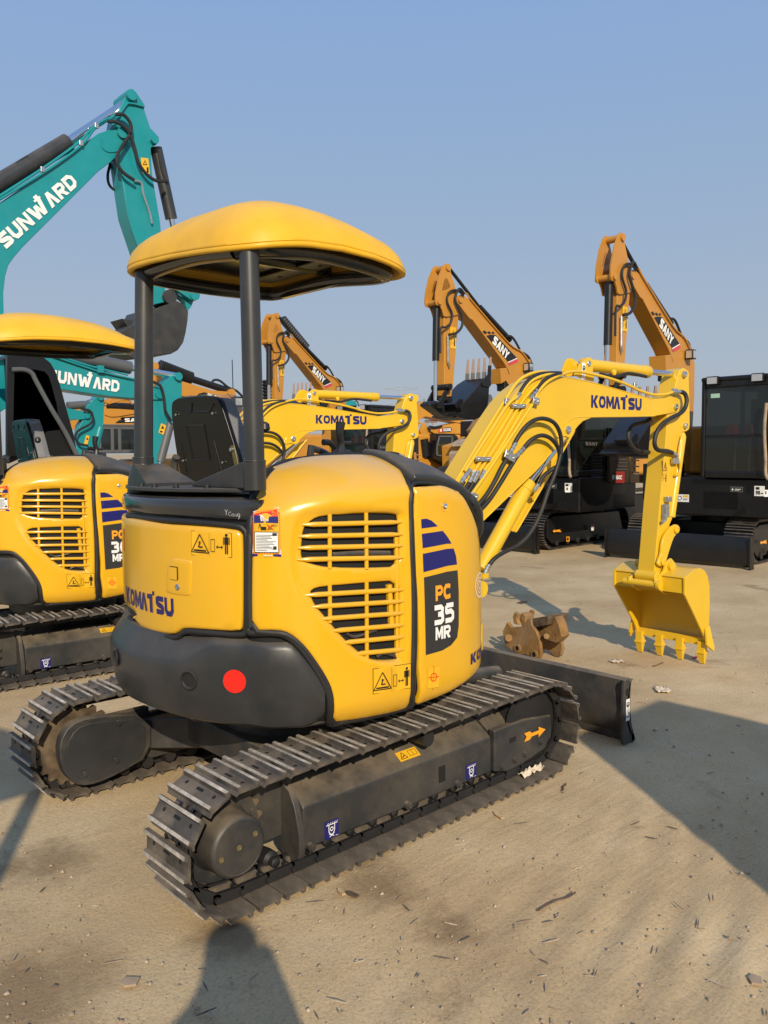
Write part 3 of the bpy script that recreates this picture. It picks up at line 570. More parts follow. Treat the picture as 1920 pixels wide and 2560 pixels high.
RECP = HS.P2(chaikin(C6([(430, 330), (640, 305), (1045, 312), (1068, 345), (1078, 700), (1080, 1235), (960, 1235), (800, 1205), (700, 1130), (560, 985), (450, 830), (395, 700), (385, 560)]), 1))
ED = HS.patch(dr, 'engine_door', M['yellow'], X1, off=DH, rnd=.010, ins=.013, holes=[g1, g2], st=.017, rec=(RECP, .013, .022))
def hp(h, L, off): return [h.ab(*h.inv(*q), off) for q in L]
for bars in ([((462, 406), (1045, 391)), ((440, 475), (1048, 463)), ((434, 543), (1050, 530)), ((430, 612), (1052, 600))], [((478, 822), (1052, 790)), ((520, 891), (1055, 858)), ((570, 962), (1055, 928)), ((635, 1032), (1056, 998)), ((700, 1102), (1056, 1068)), ((775, 1168), (1056, 1142))]):
    for (a_, b_) in bars:
        mb = MB(); n_ = 9; L = C6([(a_[0]+(b_[0]-a_[0])*i/n_, a_[1]+(b_[1]-a_[1])*i/n_) for i in range(n_+1)])
        P_ = hp(HS, L, DH-.012); mb.tube(P_, [.005]+[.0105]*(n_-1)+[.005], n=10, k=2); mb.build('grille_bar', M['yellow'], ED, ang=60)
for (x0, y0, x1, y1) in ((622, 345, 622, 665), (835, 335, 838, 668), (622, 762, 624, 985), (838, 745, 840, 1198)):
    mb = MB(); L = C6([(x0+(x1-x0)*i/6, y0+(y1-y0)*i/6) for i in range(7)]); mb.tube(hp(HS, L, DH-.015), .009, n=10, k=2); mb.build('grille_bar', M['yellow'], ED, ang=60)
# things inside the engine bay seen through the bars
mb = MB(); P_ = hp(HS, C6([(1015, 480), (1018, 650), (1018, 760), (1020, 1190)]), .004); mb.tube(P_, .010, n=6); P_ = hp(HS, C6([(975, 760), (990, 1000)]), .002); mb.tube(P_, .014, n=6); mb.build('inner_strut', M['yellow'])
mb = MB(); mb.tube(hp(HS, C6([(900, 1190), (940, 1168), (1000, 1180), (1015, 1195)]), .004), .007, n=8); mb.tube(hp(HS, C6([(640, 585), (800, 575), (980, 575)]), .002), .010, n=8); mb.tube(hp(HS, C6([(720, 1050), (780, 1070), (900, 1030)]), .004), .006, n=8); mb.build('engine_pipes', M['zinc'])
bpy.data.objects['engine_pipes'].data.materials[0] = M['frame']
m_, l_ = HS.map2(C6([(864, 1402)])[0], C6([(1083, 1366)])[0], DH+.0005); emit('warning_sticker', m_, warn_h(l_, l_*.56), ED)
m_, l_ = HS.map2(C6([(190, 590)])[0], C6([(341, 592)])[0], DH+.0005); hgt = l_*1.78
def jsticker(w_, h):
    b = [Rc(w_*.11, h*.09, w_*.89, h*.52)]; bl = [Rc(w_*.09, h*.08, w_*.91, h*.095), Rc(w_*.09, h*.51, w_*.91, h*.525), Rc(w_*.09, h*.08, w_*.105, h*.52), Rc(w_*.895, h*.08, w_*.91, h*.52)]
    for i in range(11): bl.append(Rc(w_*.15, h*(.13+.032*i), w_*(.15+rng.uniform(.35, .68)), h*(.138+.032*i)))
    bl += [Rc(w_*.70, h*.44, w_*.86, h*.50), Rc(w_*.72, h*.15, w_*.84, h*.22)]
    ex = PL([(w_*.25, h*.60), (w_*.28, h*.70), (w_*.34, h*.60)], w_*.025)+[Rc(w_*.32, h*.57, w_*.50, h*.63), Rg(w_*.62, h*.61, w_*.05, w_*.02, 14)]
    dots = [Rc(w_*(.02+.096*i), y, w_*(.060+.096*i), y+h*.016) for i in range(10) for y in (h*.968, h*.054)]+[Rc(x, h*(.08+.045*i), x+w_*.035, h*(.098+.045*i)) for i in range(20) for x in (w_*.02, w_*.945)]
    return [('white', [Rc(0, 0, w_, h)]), ('red', dots), ('red', [Rc(w_*.08, h*.84, w_*.92, h*.92)]), ('blue', [Rc(w_*.08, h*.71, w_*.92, h*.838), Rc(0, 0, w_, h*.05)]), ('white', b), ('blackd', bl+ex+[Tx('NO!', w_*.66, h*.635, h*.045, w_*.22, bold=0)]), ('red', PL([(w_*.52, h*.57), (w_*.76, h*.69)], w_*.02)+PL([(w_*.52, h*.69), (w_*.76, h*.57)], w_*.02)), ('white', [Tx('軽油', w_*.32, h*.745, h*.06, w_*.26, bold=.01)]), ('ystick', [Tx('軽油をご使用下さい', w_*.12, h*.855, h*.045, w_*.76, bold=.01)]), ('white', [Tx('RENTAL', w_*.4, h*.012, h*.028, w_*.3, bold=.03)])]
emit('fuel_notice_sticker', m_, jsticker(l_, hgt), ED)
# front cover
cv = HS.P2(C6([(1106, 205), (1150, 199)]))+[HS.toab(u, v) for u, v in ((.60, 1.05), (.645, 1.0), (.68, .945), (.705, .89), (.725, .80))]
cv += [HS.uz(.61, -.60, 1.20), HS.uz(.632, -.45, 1.15), HS.uz(.632, -.36, 1.08), HS.uz(.632, -.36, .80), HS.uz(.632, -.50, .78), HS.uz(.60, -.64, .72), HS.uz(.53, -.74, .67)]+HS.P2(C6([(1400, 1330), (1300, 1388), (1130, 1452), (1122, 1445), (1136, 1250), (1140, 1100), (1130, 850), (1118, 700), (1108, 400)]))
FC = HS.patch(cv, 'front_cover', M['yellow'], X1, off=DH, rnd=.010, ins=.014)
# three blue stripes and the model plate
def hp2(L): return HS.P2(C6(L))
def flatpatch(name, L, m_, off, par, it=0):
    P_ = densify(L if not it else chaikin(L, it), .015); V, F = cdt(P_, (), .03); mb = MB(); mb.add([HS.ab(a, b, off) for a, b in V], F); return mb.build(name, m_, par, ang=80)
flatpatch('blue_stripe', hp2([(1144, 374), (1175, 370), (1205, 382), (1242, 415), (1147, 428)]), M['blue'], DH+.0016, FC)
flatpatch('blue_stripe', hp2([(1148, 460), (1270, 442), (1300, 480), (1322, 517), (1154, 544)]), M['blue'], DH+.0016, FC)
flatpatch('blue_stripe', hp2([(1154, 577), (1334, 546), (1348, 590), (1354, 640), (1158, 685)]), M['blue'], DH+.0016, FC)
flatpatch('model_plate', hp2([(1161, 716), (1357, 674), (1364, 800), (1364, 1000), (1355, 1070), (1320, 1115), (1270, 1145), (1172, 1173)]), M['char'], DH+.0016, FC)
NHl = []
def modelno(s2):
    for tx_, a_, b_, hh, mm in (('PC', (1227, 856), (1314, 838), .088, 'orange'), (s2, (1218, 1000), (1335, 975), .122, 'white'), ('MR', (1227, 1086), (1314, 1066), .070, 'white')):
        m_, l_ = HS.map2(C6([a_])[0], C6([b_])[0], DH+.0022); h_ = abs(HS.inv(*C6([a_])[0])[1]-HS.inv(*C6([(a_[0], a_[1]-{'PC': 90, 'MR': 76}.get(tx_, 118))])[0])[1])
        o = emit('model_lettering', m_, [(mm, Gt(tx_, 0, 0, h_, l_, .08))], FC)
        if tx_ == s2: r = o; NHl.append(h_)
    return r
NUM = modelno('35'); NH = NHl[0]
m_, l_ = HS.map2(C6([(1184, 1306)])[0], C6([(1248, 1298)])[0], DH+.0015); emit('target_mark', m_, [('ystick', [Rc(-.003, -l_*.65, l_*1.05, l_*.65)]), ('red', [Rc(0, -.0015, l_, .0015), Rc(l_*.49, -l_*.75, l_*.53, l_*.75), Rg(l_*.5, 0, l_*.26, l_*.06)])], FC)
q = HS.ab(*HS.inv(*C6([(1280, 296)])[0]), DH); nq = q-A(.2, -.3, q[2]); nq /= np.linalg.norm(nq); mb = MB(); mb.lathe(q, nq, [(.001, .026), (.0035, .024), (.002, .019), (.0015, .0)], n=24, caps=False); mb.build('latch_recess', M['yellow'], FC)
mb = MB(); mb.lathe(q, nq, [(0, .012), (.008, .012), (.010, .007), (.006, .0065), (.006, 0)], n=20, caps=False); mb.build('lock', M['zinc'], FC)
i_ = HS.inv(*C6([(1432, 1232)])[0]); m_ = HS.mapper(i_[0], i_[1], DH+.0016, R(3)); emit('lettering', m_, [('blue', logoK(0, 0, .050, .42)[:12])], FC)
i_ = HS.inv(*C6([(1474, 760)])[0]); m_ = HS.mapper(i_[0]+.02, i_[1], DH+.0016); emit('round_emblem', m_, [('white', [Rg(0, 0, .055, .006), Rg(0, 0, .035, .004), Rg(0, 0, .018, .006)])], FC)
# black seals (tubes laid on the shell)
def seal(L, r_=.010, off=.010, par=None, name='rubber_seal', h=HS): mb = MB(); mb.tube(hp(h, L, off), r_, n=8, k=3); return mb.build(name, M['rubber'], par, ang=70)
seal(C6([(168, 1010), (160, 800), (165, 500), (172, 300), (215, 195), (280, 105), (370, 52), (500, 22), (650, 12), (800, 8), (900, 14)]), .018)
seal(C6([(150, 950), (158, 1030), (180, 1045), (320, 1045), (390, 1065), (460, 1120), (530, 1215), (590, 1310), (622, 1400), (628, 1500), (622, 1570), (700, 1568), (850, 1545), (1040, 1502), (1095, 1468)]), .015)
seal(C6([(1094, 180), (1096, 400), (1108, 700), (1116, 850), (1116, 1100), (1108, 1300), (1104, 1465)]), .018, .006)
mb = MB(); mb.tube([HS.at(u, v, .012) for u, v in ((.512, .9), (.508, 1.03), (.55, 1.085), (.60, 1.07), (.65, 1.02), (.69, .96), (.715, .905), (.737, .80), (.745, .6), (.75, .3), (.745, .1))], .011, n=8, k=4); mb.build('rubber_seal', M['rubber'], ang=70)
seal(C5([(175, 232), (400, 258), (600, 272), (865, 297), (915, 325), (930, 372), (932, 700), (928, 950), (895, 996), (700, 985), (550, 975), (500, 1010), (470, 1016), (380, 1006), (255, 980), (220, 930), (185, 890)]), .013, .012, h=HR)
lp_ = inset(densify(dr, .03), -.012); mb = MB(); mb.tube([HS.ab(max(a, .004), b, .008) for a, b in lp_+[lp_[0]]], .015, n=8, smooth=False); mb.build('door_seal', M['rubber'], ang=70)
# fuel-side top cover
cc = HS.P2(D6([(1062, 752), (1120, 750)]))+[HS.toab(u, v) for u, v in ((.60, 1.085), (.65, 1.04), (.69, .985), (.72, .93), (.76, .89), (.90, .89), (.93, 1.0), (.93, 1.5), (.88, 1.88), (.62, 1.93), (.53, 1.93), (.515, 1.45))]
TC = HS.patch(chaikin(cc, 1), 'top_cover', M['dgrey'], X1, off=.045, rnd=.016, ins=.02)

# ---------------------------------------------------------------- undercarriage
def make_shoe(w_=.30, pit=.118):
    mb = MB(); h = pit*.455
    prof = [(-.050, .000), (-.049, .018), (-.037, .021), (-.030, .006), (.023, .006), (.029, .021), (.041, .018), (.043, .002), (.054, -.008), (.050, -.014), (.036, -.006), (-.040, -.004)]
    P = [A(t, -w_/2, n) for t, n in prof]; mb.prism(P, (0, w_, 0))
    for k, (t, n) in enumerate(((-.0430, .0197), (.0350, .0197))): mb.box((t, 0, n), (.0125, w_*.985, .0045), mi=1)
    for sgn in (1, -1):
        for y in (-.095, .095): mb.cyl((0-.012, y, .0061 if sgn > 0 else -.0041), (-.012, y, .0066 if sgn > 0 else -.0046), .0085, n=12, mi=2)
    mb.box((-.012, 0, .0063), (.012, .044, .001), mi=2)
    for y in (-.026, .026): mb.box((0, y, -.022), (pit*.72, .014, .034)); mb.cyl((pit*.42, y-.012, -.026), (pit*.42, y+.012, -.026), .016, n=12)
    mb.box((0, 0, -.012), (pit*.3, .05, .02))
    return mb
def track_path(xs, xe, zc_, r_, n, sag=0.0, ph=0.0):
    Ls = xe-xs; tot = 2*Ls+2*math.pi*r_; o = []
    for i in range(n):
        s_ = (i+ph)/n*tot
        if s_ < Ls: o.append((A(xe-s_, 0, zc_+r_+-sag*math.sin(math.pi*s_/Ls)), A(-1, 0, 0), A(0, 0, 1)))
        elif s_ < Ls+math.pi*r_: a = (s_-Ls)/r_; nn = A(-math.sin(a), 0, math.cos(a)); o.append((A(xs, 0, zc_)+nn*r_, A(-math.cos(a), 0, -math.sin(a)), nn))
        elif s_ < 2*Ls+math.pi*r_: o.append((A(xs+s_-Ls-math.pi*r_, 0, zc_-r_), A(1, 0, 0), A(0, 0, -1)))
        else: a = (s_-2*Ls-math.pi*r_)/r_; nn = A(math.sin(a), 0, -math.cos(a)); o.append((A(xe, 0, zc_)+nn*r_, A(math.cos(a), 0, math.sin(a)), nn))
    return o
XS, XE, ZC, RT = -.845, .985, .2495, .2275
SHM = make_shoe(); FP = Plane((0, -.745, 0), 0)
for side in (-1, 1):
    yc = .72*side
    # frame: box beam with a sloped dusty top
    mb = MB(); yo = .745*side; yi = .60*side
    for x0, x1, dz in ((-.50, .655, 0), (.665, 1.11, .0)):
        f_ = 0 if x0 < 0 else .012
        sec0 = [A(x0, yi, .09), A(x0, yo, .09), A(x0, yo+f_*side, .265), A(x0, (.72)*side, .285), A(x0, .64*side, .335), A(x0, yi, .34)]
        mb.prism(sec0, (x1-x0, 0, 0))
    mb.prism([A(x, yo-.03*side, z) for x, z in ((.66, .09), (.80, .055), (1.06, .10), (1.13, .16), (1.13, .27), (.9, .3), (.66, .3))], (0, .045*side, 0))
    TR = mb.build('track_frame', M['frame'], bevel=.010)
    mb = MB(); mb.prism([A(-.505, y*side, z) for y, z in ((.60, .09), (.66, .045), (.752, .04), (.765, .10), (.765, .17), (.735, .275), (.70, .33), (.60, .38))], (-.03, 0, 0)); mb.box((-.60, .62*side, .25), (.24, .05, .24)); mb.build('sprocket_guard', M['frame'], TR, bevel=.005)
    for x, z in ((-.47, .10), (.07, .105), (.40, .105), (.72, .10), (.82, .11), (.90, .12), (1.03, .15)): mb = MB(); mb.cyl((x, yo+.0*side, z), (x, yo+.028*side, z), .013, n=6); mb.cyl((x, yo, z), (x, yo+.019*side, z), .018, n=16); mb.build('bolt', M['frame'], TR)
    mb = MB(); mb.cyl((.20, .60*side, .375), (.20, .76*side, .375), .036, n=24); mb.build('carrier_roller', M['rubber'], TR)
    for c__, d__ in (((.30, yo+.001*side, .18), (.042, .004, .075)), ((.80, yo+.0135*side, .22), (.055, .004, .026))): mb = MB(); mb.box(c__, d__); mb.build('frame_opening', M['hole'], TR)
    for i in range(12):
        mb = MB(); x = -.62+i*.128; mb.lathe((x, (.60)*side, .075), (0, side, 0), [(0, .03), (.05, .036), (.09, .036), (.10, .02), (.125, .02), (.13, .012)], n=16); mb.build('track_roller', M['rubber'], TR)
    # sprocket with travel motor hub, idler
    mb = MB(); n = 21; P = []
    for i in range(n*4):
        a = 2*math.pi*i/(n*4); rr = (.178, .200, .200, .178)[i % 4]; P.append(A(-.845+rr*math.cos(a), .655*side, ZC+rr*math.sin(a)))
    mb.prism(P, (0, .02*side, 0)); SPK = mb.build('sprocket', M['rust'])
    mb = MB(); mb.lathe((-.845, .675*side, ZC), (0, side, 0), [(0, .178), (.008, .176), (.010, .13), (.014, .128), (.016, .125), (.03, .120), (.10, .115), (.135, .114), (.142, .111), (.148, .104), (.150, .100), (.147, .099), (.147, .0)], n=48, caps=False)
    for i in range(9): a = 2*math.pi*i/9+.3; mb.lathe((-.845+.15*math.cos(a), .683*side, ZC+.15*math.sin(a)), (0, side, 0), [(0, .016), (.006, .016), (.006, .011), (.014, .011)], n=6)
    mb.build('travel_motor_hub', M['frame'], SPK, ang=45)
    mb = MB(); yy = .8222*side
    for dx, dz in ((0, 0), (-.075, -.02), (.07, .03)): mb.lathe((-.845+dx, yy, ZC+dz), (0, side, 0), [(0, .011), (.002, .010), (.002, .006), (.0008, .005)], n=16)
    mb.build('hub_plugs', M['zinc'], SPK); bpy.data.objects[ 'hub_plugs' if side < 0 else 'hub_plugs.001'].data.materials[0] = M['olive']
    mb = MB(); mb.lathe((XE, .60*side, ZC), (0, side, 0), [(0, .05), (0, .19), (.02, .195), (.04, .175), (.10, .175), (.12, .195), (.14, .19), (.14, .06)], n=40); mb.build('idler_wheel', M['rubber'])
    # the track: a belt of hinge pins with every shoe on it
    mb = MB(); path = track_path(XS, XE, ZC, RT, 43, .006, .35)
    for c_, t, n_ in path:
        q = c_+A(0, yc, 0)-n_*.03
        for dy in (-.04, .04): mb.box(q+A(0, dy, 0), (.13, .016, .040), np.stack([t, A(0, 1, 0), n_], 1))
        mb.cyl(q+t*.055+A(0, -.062, 0), q+t*.055+A(0, .062, 0), .012, n=10)
    BT = mb.build('track', M['rubber'])
    sm = None
    for c_, t, n_ in path:
        b_ = np.cross(n_, t)
        if sm is None:
            sm = SHM.build('track_shoe', [M['shoe'], M['worn'], M['hole']], BT, ang=30)
        o = sm if sm.get('u') is None else sm.copy()
        if sm.get('u') is not None: col.objects.link(o)
        sm['u'] = 1
        o.matrix_local = Matrix([(*[float(v) for v in row], float(p)) for row, p in zip(np.stack([t, b_, n_], 1), c_+A(0, yc, 0))]+[(0, 0, 0, 1)])
for o in bpy.data.objects:
    if 'u' in o.keys(): del o['u']
# cover plate on the inner side of each track (teardrop), cross member
for side in (1, -1):
    IP = Plane((0, .53, 0), 0); E7 = crop(0, 1660, .4943)
    L = IP.pts(chaikin(E7([(345, 500), (335, 400), (380, 320), (470, 285), (735, 268), (738, 450), (600, 530), (500, 575), (430, 585), (380, 560)]), 1)); L = [A(p[0]-.0, p[1]*side, p[2]-.008) for p in L]
    cc_ = np.mean(L, axis=0); mb = MB(); mb.prism([cc_+(p-cc_)*1.16+A(-.01, 0, 0) for p in L], (0, .06*side, 0)); IN = mb.build('motor_guard', M['frame'], bevel=.006)
    mb = MB(); mb.prism([p+A(0, -.004*side, 0) for p in L], (0, .02*side, 0)); mb.build('cover_plate', M['dgrey'], IN, bevel=.003)
    mb = MB()
    for x, z in ((-.68, .35), (-.70, .165), (-.86, .14)): mb.cyl((x, .524*side, z), (x, .512*side, z), .013, n=8)
    mb.build('bolts', M['frame'], IN)
mb = MB()
for s_ in (-1, 1):
    for x0 in (-.42, .42): mb.prism([A(x0*.45, .12*s_, .20), A(x0*.45+.2, .12*s_, .20), A(x0+.12, .60*s_, .16), A(x0-.12, .60*s_, .16)], (0, 0, .16))
mb.box((0, 0, .30), (.8, .7, .14)); mb.build('cross_member', M['frame'], bevel=.01)
# stickers on the near track frame
def fsticker(px, layers, name, yoff=0):
    P_ = Plane((0, -.745-yoff, 0), 0); p0 = P_.at(*px); return emit(name, planemap(p0, (1, 0, 0), (0, 0, 1)), layers, TR0)
TR0 = [o for o in X1.children if o.name.startswith('track_frame')][0]
fsticker(C8([(200, 905)])[0], tie_sticker(.075), 'tie_down_sticker'); fsticker(C8([(838, 633)])[0], tie_sticker(.075), 'tie_down_sticker')
p0 = Plane((0, -.745, 0), 0).at(*C8([(945, 500)])[0])
P_ = Plane((0, -.7645, 0), 0); a_, b_ = P_.at(*C8([(1100, 440)])[0]), P_.at(*C8([(1196, 392)])[0]); l_ = np.linalg.norm(b_-a_)
emit('travel_arrow', planemap(a_, (1, 0, 0), (0, 0, 1)), [('orange', [Pg((0, .022), (.02, 0), (0, -.022), (.045, -.022), (.062, -.009), (l_*.68, -.009), (l_*.66, -.028), (l_, 0), (l_*.66, .028), (l_*.68, .009), (.062, .009), (.045, .022))])], TR0)
nn = A(0, -.055, .08); nn = nn/np.linalg.norm(nn); pc = Plane((0, -.716, 0), 0).at(*C8([(545, 560)])[0]); pc = A(pc[0], -.716, .2905)
emit('caution_sticker', planemap(pc, (1, 0, 0), (0, nn[2], -nn[1])), [('ystick', [Rc(0, 0, .125, .05)]), ('blackd', PL([(.012, .010), (.052, .010), (.032, .043)], .003, True)+Frm(.068, .012, .115, .042, .002)+[Rc(.09, .012, .092, .042)]+PL([(.022, .016), (.042, .026)], .004))], TR0)
# --- blade
mb = MB(); prof = [(1.76, .015), (1.715, .06), (1.688, .12), (1.680, .19), (1.690, .27), (1.712, .355), (1.735, .362)]
mb.prism([A(x, -.87, z) for x, z in prof]+[A(x+.022, -.87, z) for x, z in prof[::-1]], (0, 1.74, 0)); mb.box((1.752, 0, .020), (.03, 1.74, .05))
BL = mb.build('dozer_blade', M['frame'], bevel=.003)
for y in (-.87, .87): 
    mb = MB(); s_ = -1 if y < 0 else 1; mb.prism([A(x, y, z) for x, z in ((1.655, .345), (1.665, .37), (1.70, .375), (1.725, .34), (1.722, .20), (1.74, .10), (1.785, .0), (1.66, .0), (1.645, .03))], (0, -.018*s_, 0)); mb.build('blade_end_plate', M['frame'], BL, bevel=.003)
mb = MB(); mb.cyl((1.69, -.8705, .30), (1.69, -.8715, .30), .021); mb.build('lifting_eye', M['hole'], BL)
HP = Plane((0, -.872, 0), 0); a_ = HP.at(1540, 1822); emit('hook_sticker', planemap(A(1.672, -.8712, .135), (1, 0, 0), (0, 0, 1)), [('white', [Rc(0, 0, .038, .125)]), ('blackd', [Rg(.019, .093, .012, .006, 20), Pg((.010, .085), (.028, .085), (.019, .098)), Rc(.0165, .05, .0215, .082), Rg(.019, .034, .013, .006, 16, 200, 450)])], BL)
mb = MB()
for s_ in (-1, 1): mb.prism([A(.55, .28*s_, .16), A(.55, .36*s_, .16), A(1.69, .40*s_, .10), A(1.69, .30*s_, .10)], (0, 0, .09)); mb.cyl((1.40, .33*s_, .16), (1.68, .52*s_, .16), .022)
mb.cyl((.75, 0, .36), (1.60, 0, .26), .045); mb.build('blade_arms', M['frame'], BL, bevel=.006)

# ---------------------------------------------------------------- boom, arm, bucket of the main machine
BP = Plane((3.55, -.17, 0), R(-3)); TH = .165
def plate(P_, L, off, th, name, m_, parent=None, bevel=.004, rnd=0):
    mb = MB(); q = P_.pts(chaikin(L, rnd) if rnd else L, off); mb.prism(q, -P_.n*th); return mb.build(name, m_, parent, bevel=bevel, ang=40)
boomL = D3([(-70, 990), (20, 855), (120, 690), (230, 515), (330, 365), (395, 292), (470, 235), (560, 208), (640, 205), (700, 208), (860, 240), (1050, 292), (1240, 345), (1300, 338), (1352, 322), (1388, 345), (1402, 385), (1392, 425), (1350, 437), (1240, 455), (1050, 459), (860, 462), (800, 486), (770, 515), (742, 550), (725, 578), (700, 590), (650, 640), (560, 735), (330, 960), (110, 1172), (10, 1262), (-70, 1330), (-120, 1345), (-150, 1300), (-140, 1200)])
BM = plate(BP, boomL, 0, TH, 'boom', M['lemon'], bevel=.006)
mb = MB(); mb.tube(BP.pts(D3([(105, 1172), (330, 955), (560, 730), (640, 560), (660, 520), (740, 465), (860, 457), (1100, 455), (1250, 452)]), -.001), .0045, n=6, k=3); mb.tube(BP.pts(D3([(600, 207), (700, 212), (860, 243), (1050, 296), (1240, 348)]), -.001), .004, n=6, k=3); mb.build('weld_flange', M['lemon'], BM)
plate(BP, D3([(640, 590), (650, 545), (690, 512), (735, 510), (752, 540), (738, 575), (715, 592), (690, 580)]), .010, TH+.02, 'cylinder_lug', M['lemon'], BM, bevel=.004)
def pin(P_, px, r_, o0, o1, name='pin', m_='zinc', par=None):
    mb = MB(); a = P_.at(*px, o1)-P_.n*(o1-o0); mb.lathe(a, P_.n, [(0, r_), (o1-o0-.003, r_), (o1-o0, r_*.8), (o1-o0, r_*.45), (o1-o0-.004, r_*.42), (o1-o0-.004, 0)], n=20, caps=False); return mb.build(name, M[m_], par)
pin(BP, D3([(712, 538)])[0], .026, -TH, .022, par=BM); pin(BP, D3([(1390, 395)])[0], .024, -TH, .016, par=BM)
# brackets for the arm cylinder
plate(BP, D3([(665, 180), (690, 110), (705, 90), (735, 90), (750, 105), (790, 120), (800, 150), (860, 190), (700, 207)]), -.105, .015, 'cylinder_bracket', M['lemon'], BM)
plate(BP, D3([(750, 195), (780, 130), (825, 85), (850, 85), (862, 110), (862, 180), (870, 235), (820, 225)]), -.02, .018, 'cylinder_bracket', M['lemon'], BM)
LS = BP.at(*D3([(790, 178)])[0], -.015); 
pa, pb_ = BP.at(*D3([(806, 118)])[0], -.019), BP.at(*D3([(796, 212)])[0], -.019)
emit('hook_sticker', planemap(pb_, (1, 0, .0), BP.at(*D3([(822, 118)])[0])-BP.at(*D3([(798, 214)])[0])), [('white', [Rc(-.016, -.01, .030, .10)]), ('blackd', [Rg(.010, .066, .013, .007, 16), Rc(.007, .02, .013, .055), Pg((.000, .058), (.020, .058), (.010, .072))])], BM)
pin(BP, D3([(841, 122)])[0], .020, -.10, -.012, par=BM)
AC = -.068
def axcyl(P_, a, b, off, r_, name, m_, par, cap=None, n=28):
    mb = MB(); p, q = P_.at(*a, off), P_.at(*b, off); L_ = np.linalg.norm(q-p)
    mb.lathe(p, q-p, cap(r_, L_) if cap else [(0, r_*.9), (.006, r_), (L_-.006, r_), (L_, r_*.9)], n=n); return mb.build(name, M[m_], par, ang=40)
bc = lambda r_, L_: [(0, r_*.6), (.01, r_), (L_-.07, r_), (L_-.068, r_*1.08), (L_-.008, r_*1.08), (L_, r_*.98)]
c1 = axcyl(BP, D3([(790, 128)])[0], D3([(1208, 175)])[0], AC, .043, 'arm_cylinder', 'lemon', BM, bc)
axcyl(BP, D3([(1200, 174)])[0], D3([(1425, 196)])[0], AC, .021, 'cylinder_rod', 'chrome', c1)
mb = MB(); p = BP.at(*D3([(1425, 197)])[0], AC); mb.cyl(p+BP.n*.03, p-BP.n*.03, .04, n=24); mb.build('rod_eye', M['lemon'], c1)
mb = MB(); mb.lathe(BP.at(*D3([(990, 180)])[0], .0), (0, .3, 1), [(-.02, .012), (0, .022), (.012, .022), (.02, .01)], n=10); mb.build('hose_port', M['lemon'], c1)
# boom cylinder below
c2 = axcyl(BP, D3([(150, 1425)])[0], D3([(455, 868)])[0], -.07, .0505, 'boom_cylinder', 'yellow', BM, bc); c2.data.materials[0] = M['lemon']
axcyl(BP, D3([(445, 885)])[0], D3([(700, 560)])[0], -.07, .024, 'cylinder_rod', 'chrome', c2)
mb = MB(); p = BP.at(*D3([(125, 1535)])[0], -.07); mb.cyl(p+BP.n*.055, p-BP.n*.055, .050, n=24); mb.build('cylinder_foot', M['lemon'], c2)
pin(BP, D3([(128, 1540)])[0], .024, -.15, .03, par=c2)
plate(BP, D3([(742, 548), (725, 590), (570, 850), (385, 1160), (370, 1182), (340, 1172), (350, 1150), (500, 900), (655, 600)]), -.115, .008, 'rod_guard', M['lemon'], BM, bevel=.002)
mb = MB(); mb.tube(BP.pts(D3([(742, 548), (570, 850), (385, 1165), (372, 1182)]), -.1), .008, n=6, smooth=False); mb.build('guard_edge', M['lemon'], BM)
mb = MB(); mb.box(BP.at(*D3([(480, 945)])[0], -.06), (.045, .05, .03)); mb.box(BP.at(*D3([(168, 1455)])[0], -.0), (.05, .05, .03)); mb.build('cylinder_ports', M['lemon'], c2)
# swing bracket at the foot
mb = MB(); P_ = Plane((1.0, -.12, 0), 0); f_ = BP.at(*D3([(128, 1540)])[0]); mb.prism([A(.72, f_[1]-.0, .62), A(1.12, f_[1], .62), A(f_[0]+.06, f_[1], f_[2]-.06), A(f_[0]+.07, f_[1], f_[2]+.05), A(f_[0]-.02, f_[1], f_[2]+.10), A(1.02, f_[1], 1.30), A(.93, f_[1], 1.34), A(.78, f_[1], 1.15)], (0, .22, 0)); mb.cyl((.80, f_[1]+.12, .48), (.80, f_[1]+.12, .80), .10); mb.build('swing_bracket', M['lemon'], bevel=.01)
p = BP.at(*C6([(1500, 1050)])[0]); mb = MB(); mb.cyl(p-A(0, 0, .1), p+A(0, 0, .06), .035); mb.cyl(p+A(0, 0, .06), p+A(0, 0, .085), .018, n=6); mb.build('swing_pin', M['lemon'])
# KOMATSU-type lettering on the boom
a_, b_ = BP.at(*D3([(848, 400)])[0]), BP.at(*D3([(1165, 418)])[0]); h_ = np.linalg.norm(BP.at(*D3([(848, 320)])[0])-a_)
emit('lettering', planemap(a_, b_-a_, (0, 0, 1)), [('blue', logoK(0, 0, h_, np.linalg.norm(b_-a_)*1.01))], BM)
# steel pipes and hoses
def pipe(L, off, r_, name, m_, par=None, P_=BP): mb = MB(); mb.tube(P_.pts(L, off) if not hasattr(off, '__len__') else [P_.at(*q, float(o)) for q, o in zip(L, np.interp(np.linspace(0, 1, len(L)), np.linspace(0, 1, len(off)), off))], r_, n=10, k=5); return mb.build(name, M[m_], par or BM, ang=70)
for L, o in (([(-10, 880), (60, 760), (180, 560), (300, 365), (380, 245), (450, 195), (530, 175), (620, 182)], -.02), ([(55, 800), (190, 590), (320, 388), (385, 330)], .012),
             ([(115, 800), (215, 640), (360, 400), (400, 330), (470, 235), (560, 195), (620, 190)], .012), ([(145, 800), (250, 640), (390, 400), (440, 330), (495, 270), (560, 215)], .012), ([(175, 800), (285, 640), (430, 395), (470, 340)], .012),
             ([(85, 965), (200, 800), (350, 575), (480, 375), (510, 310), (580, 232), (680, 185), (760, 172), (860, 190), (960, 215), (1050, 245), (1120, 275)], .022),
             ([(1120, 278), (1160, 295), (1240, 318), (1320, 315), (1370, 298)], .022)): pipe(D3(L), o, .0105, 'hydraulic_pipe', 'lemon')
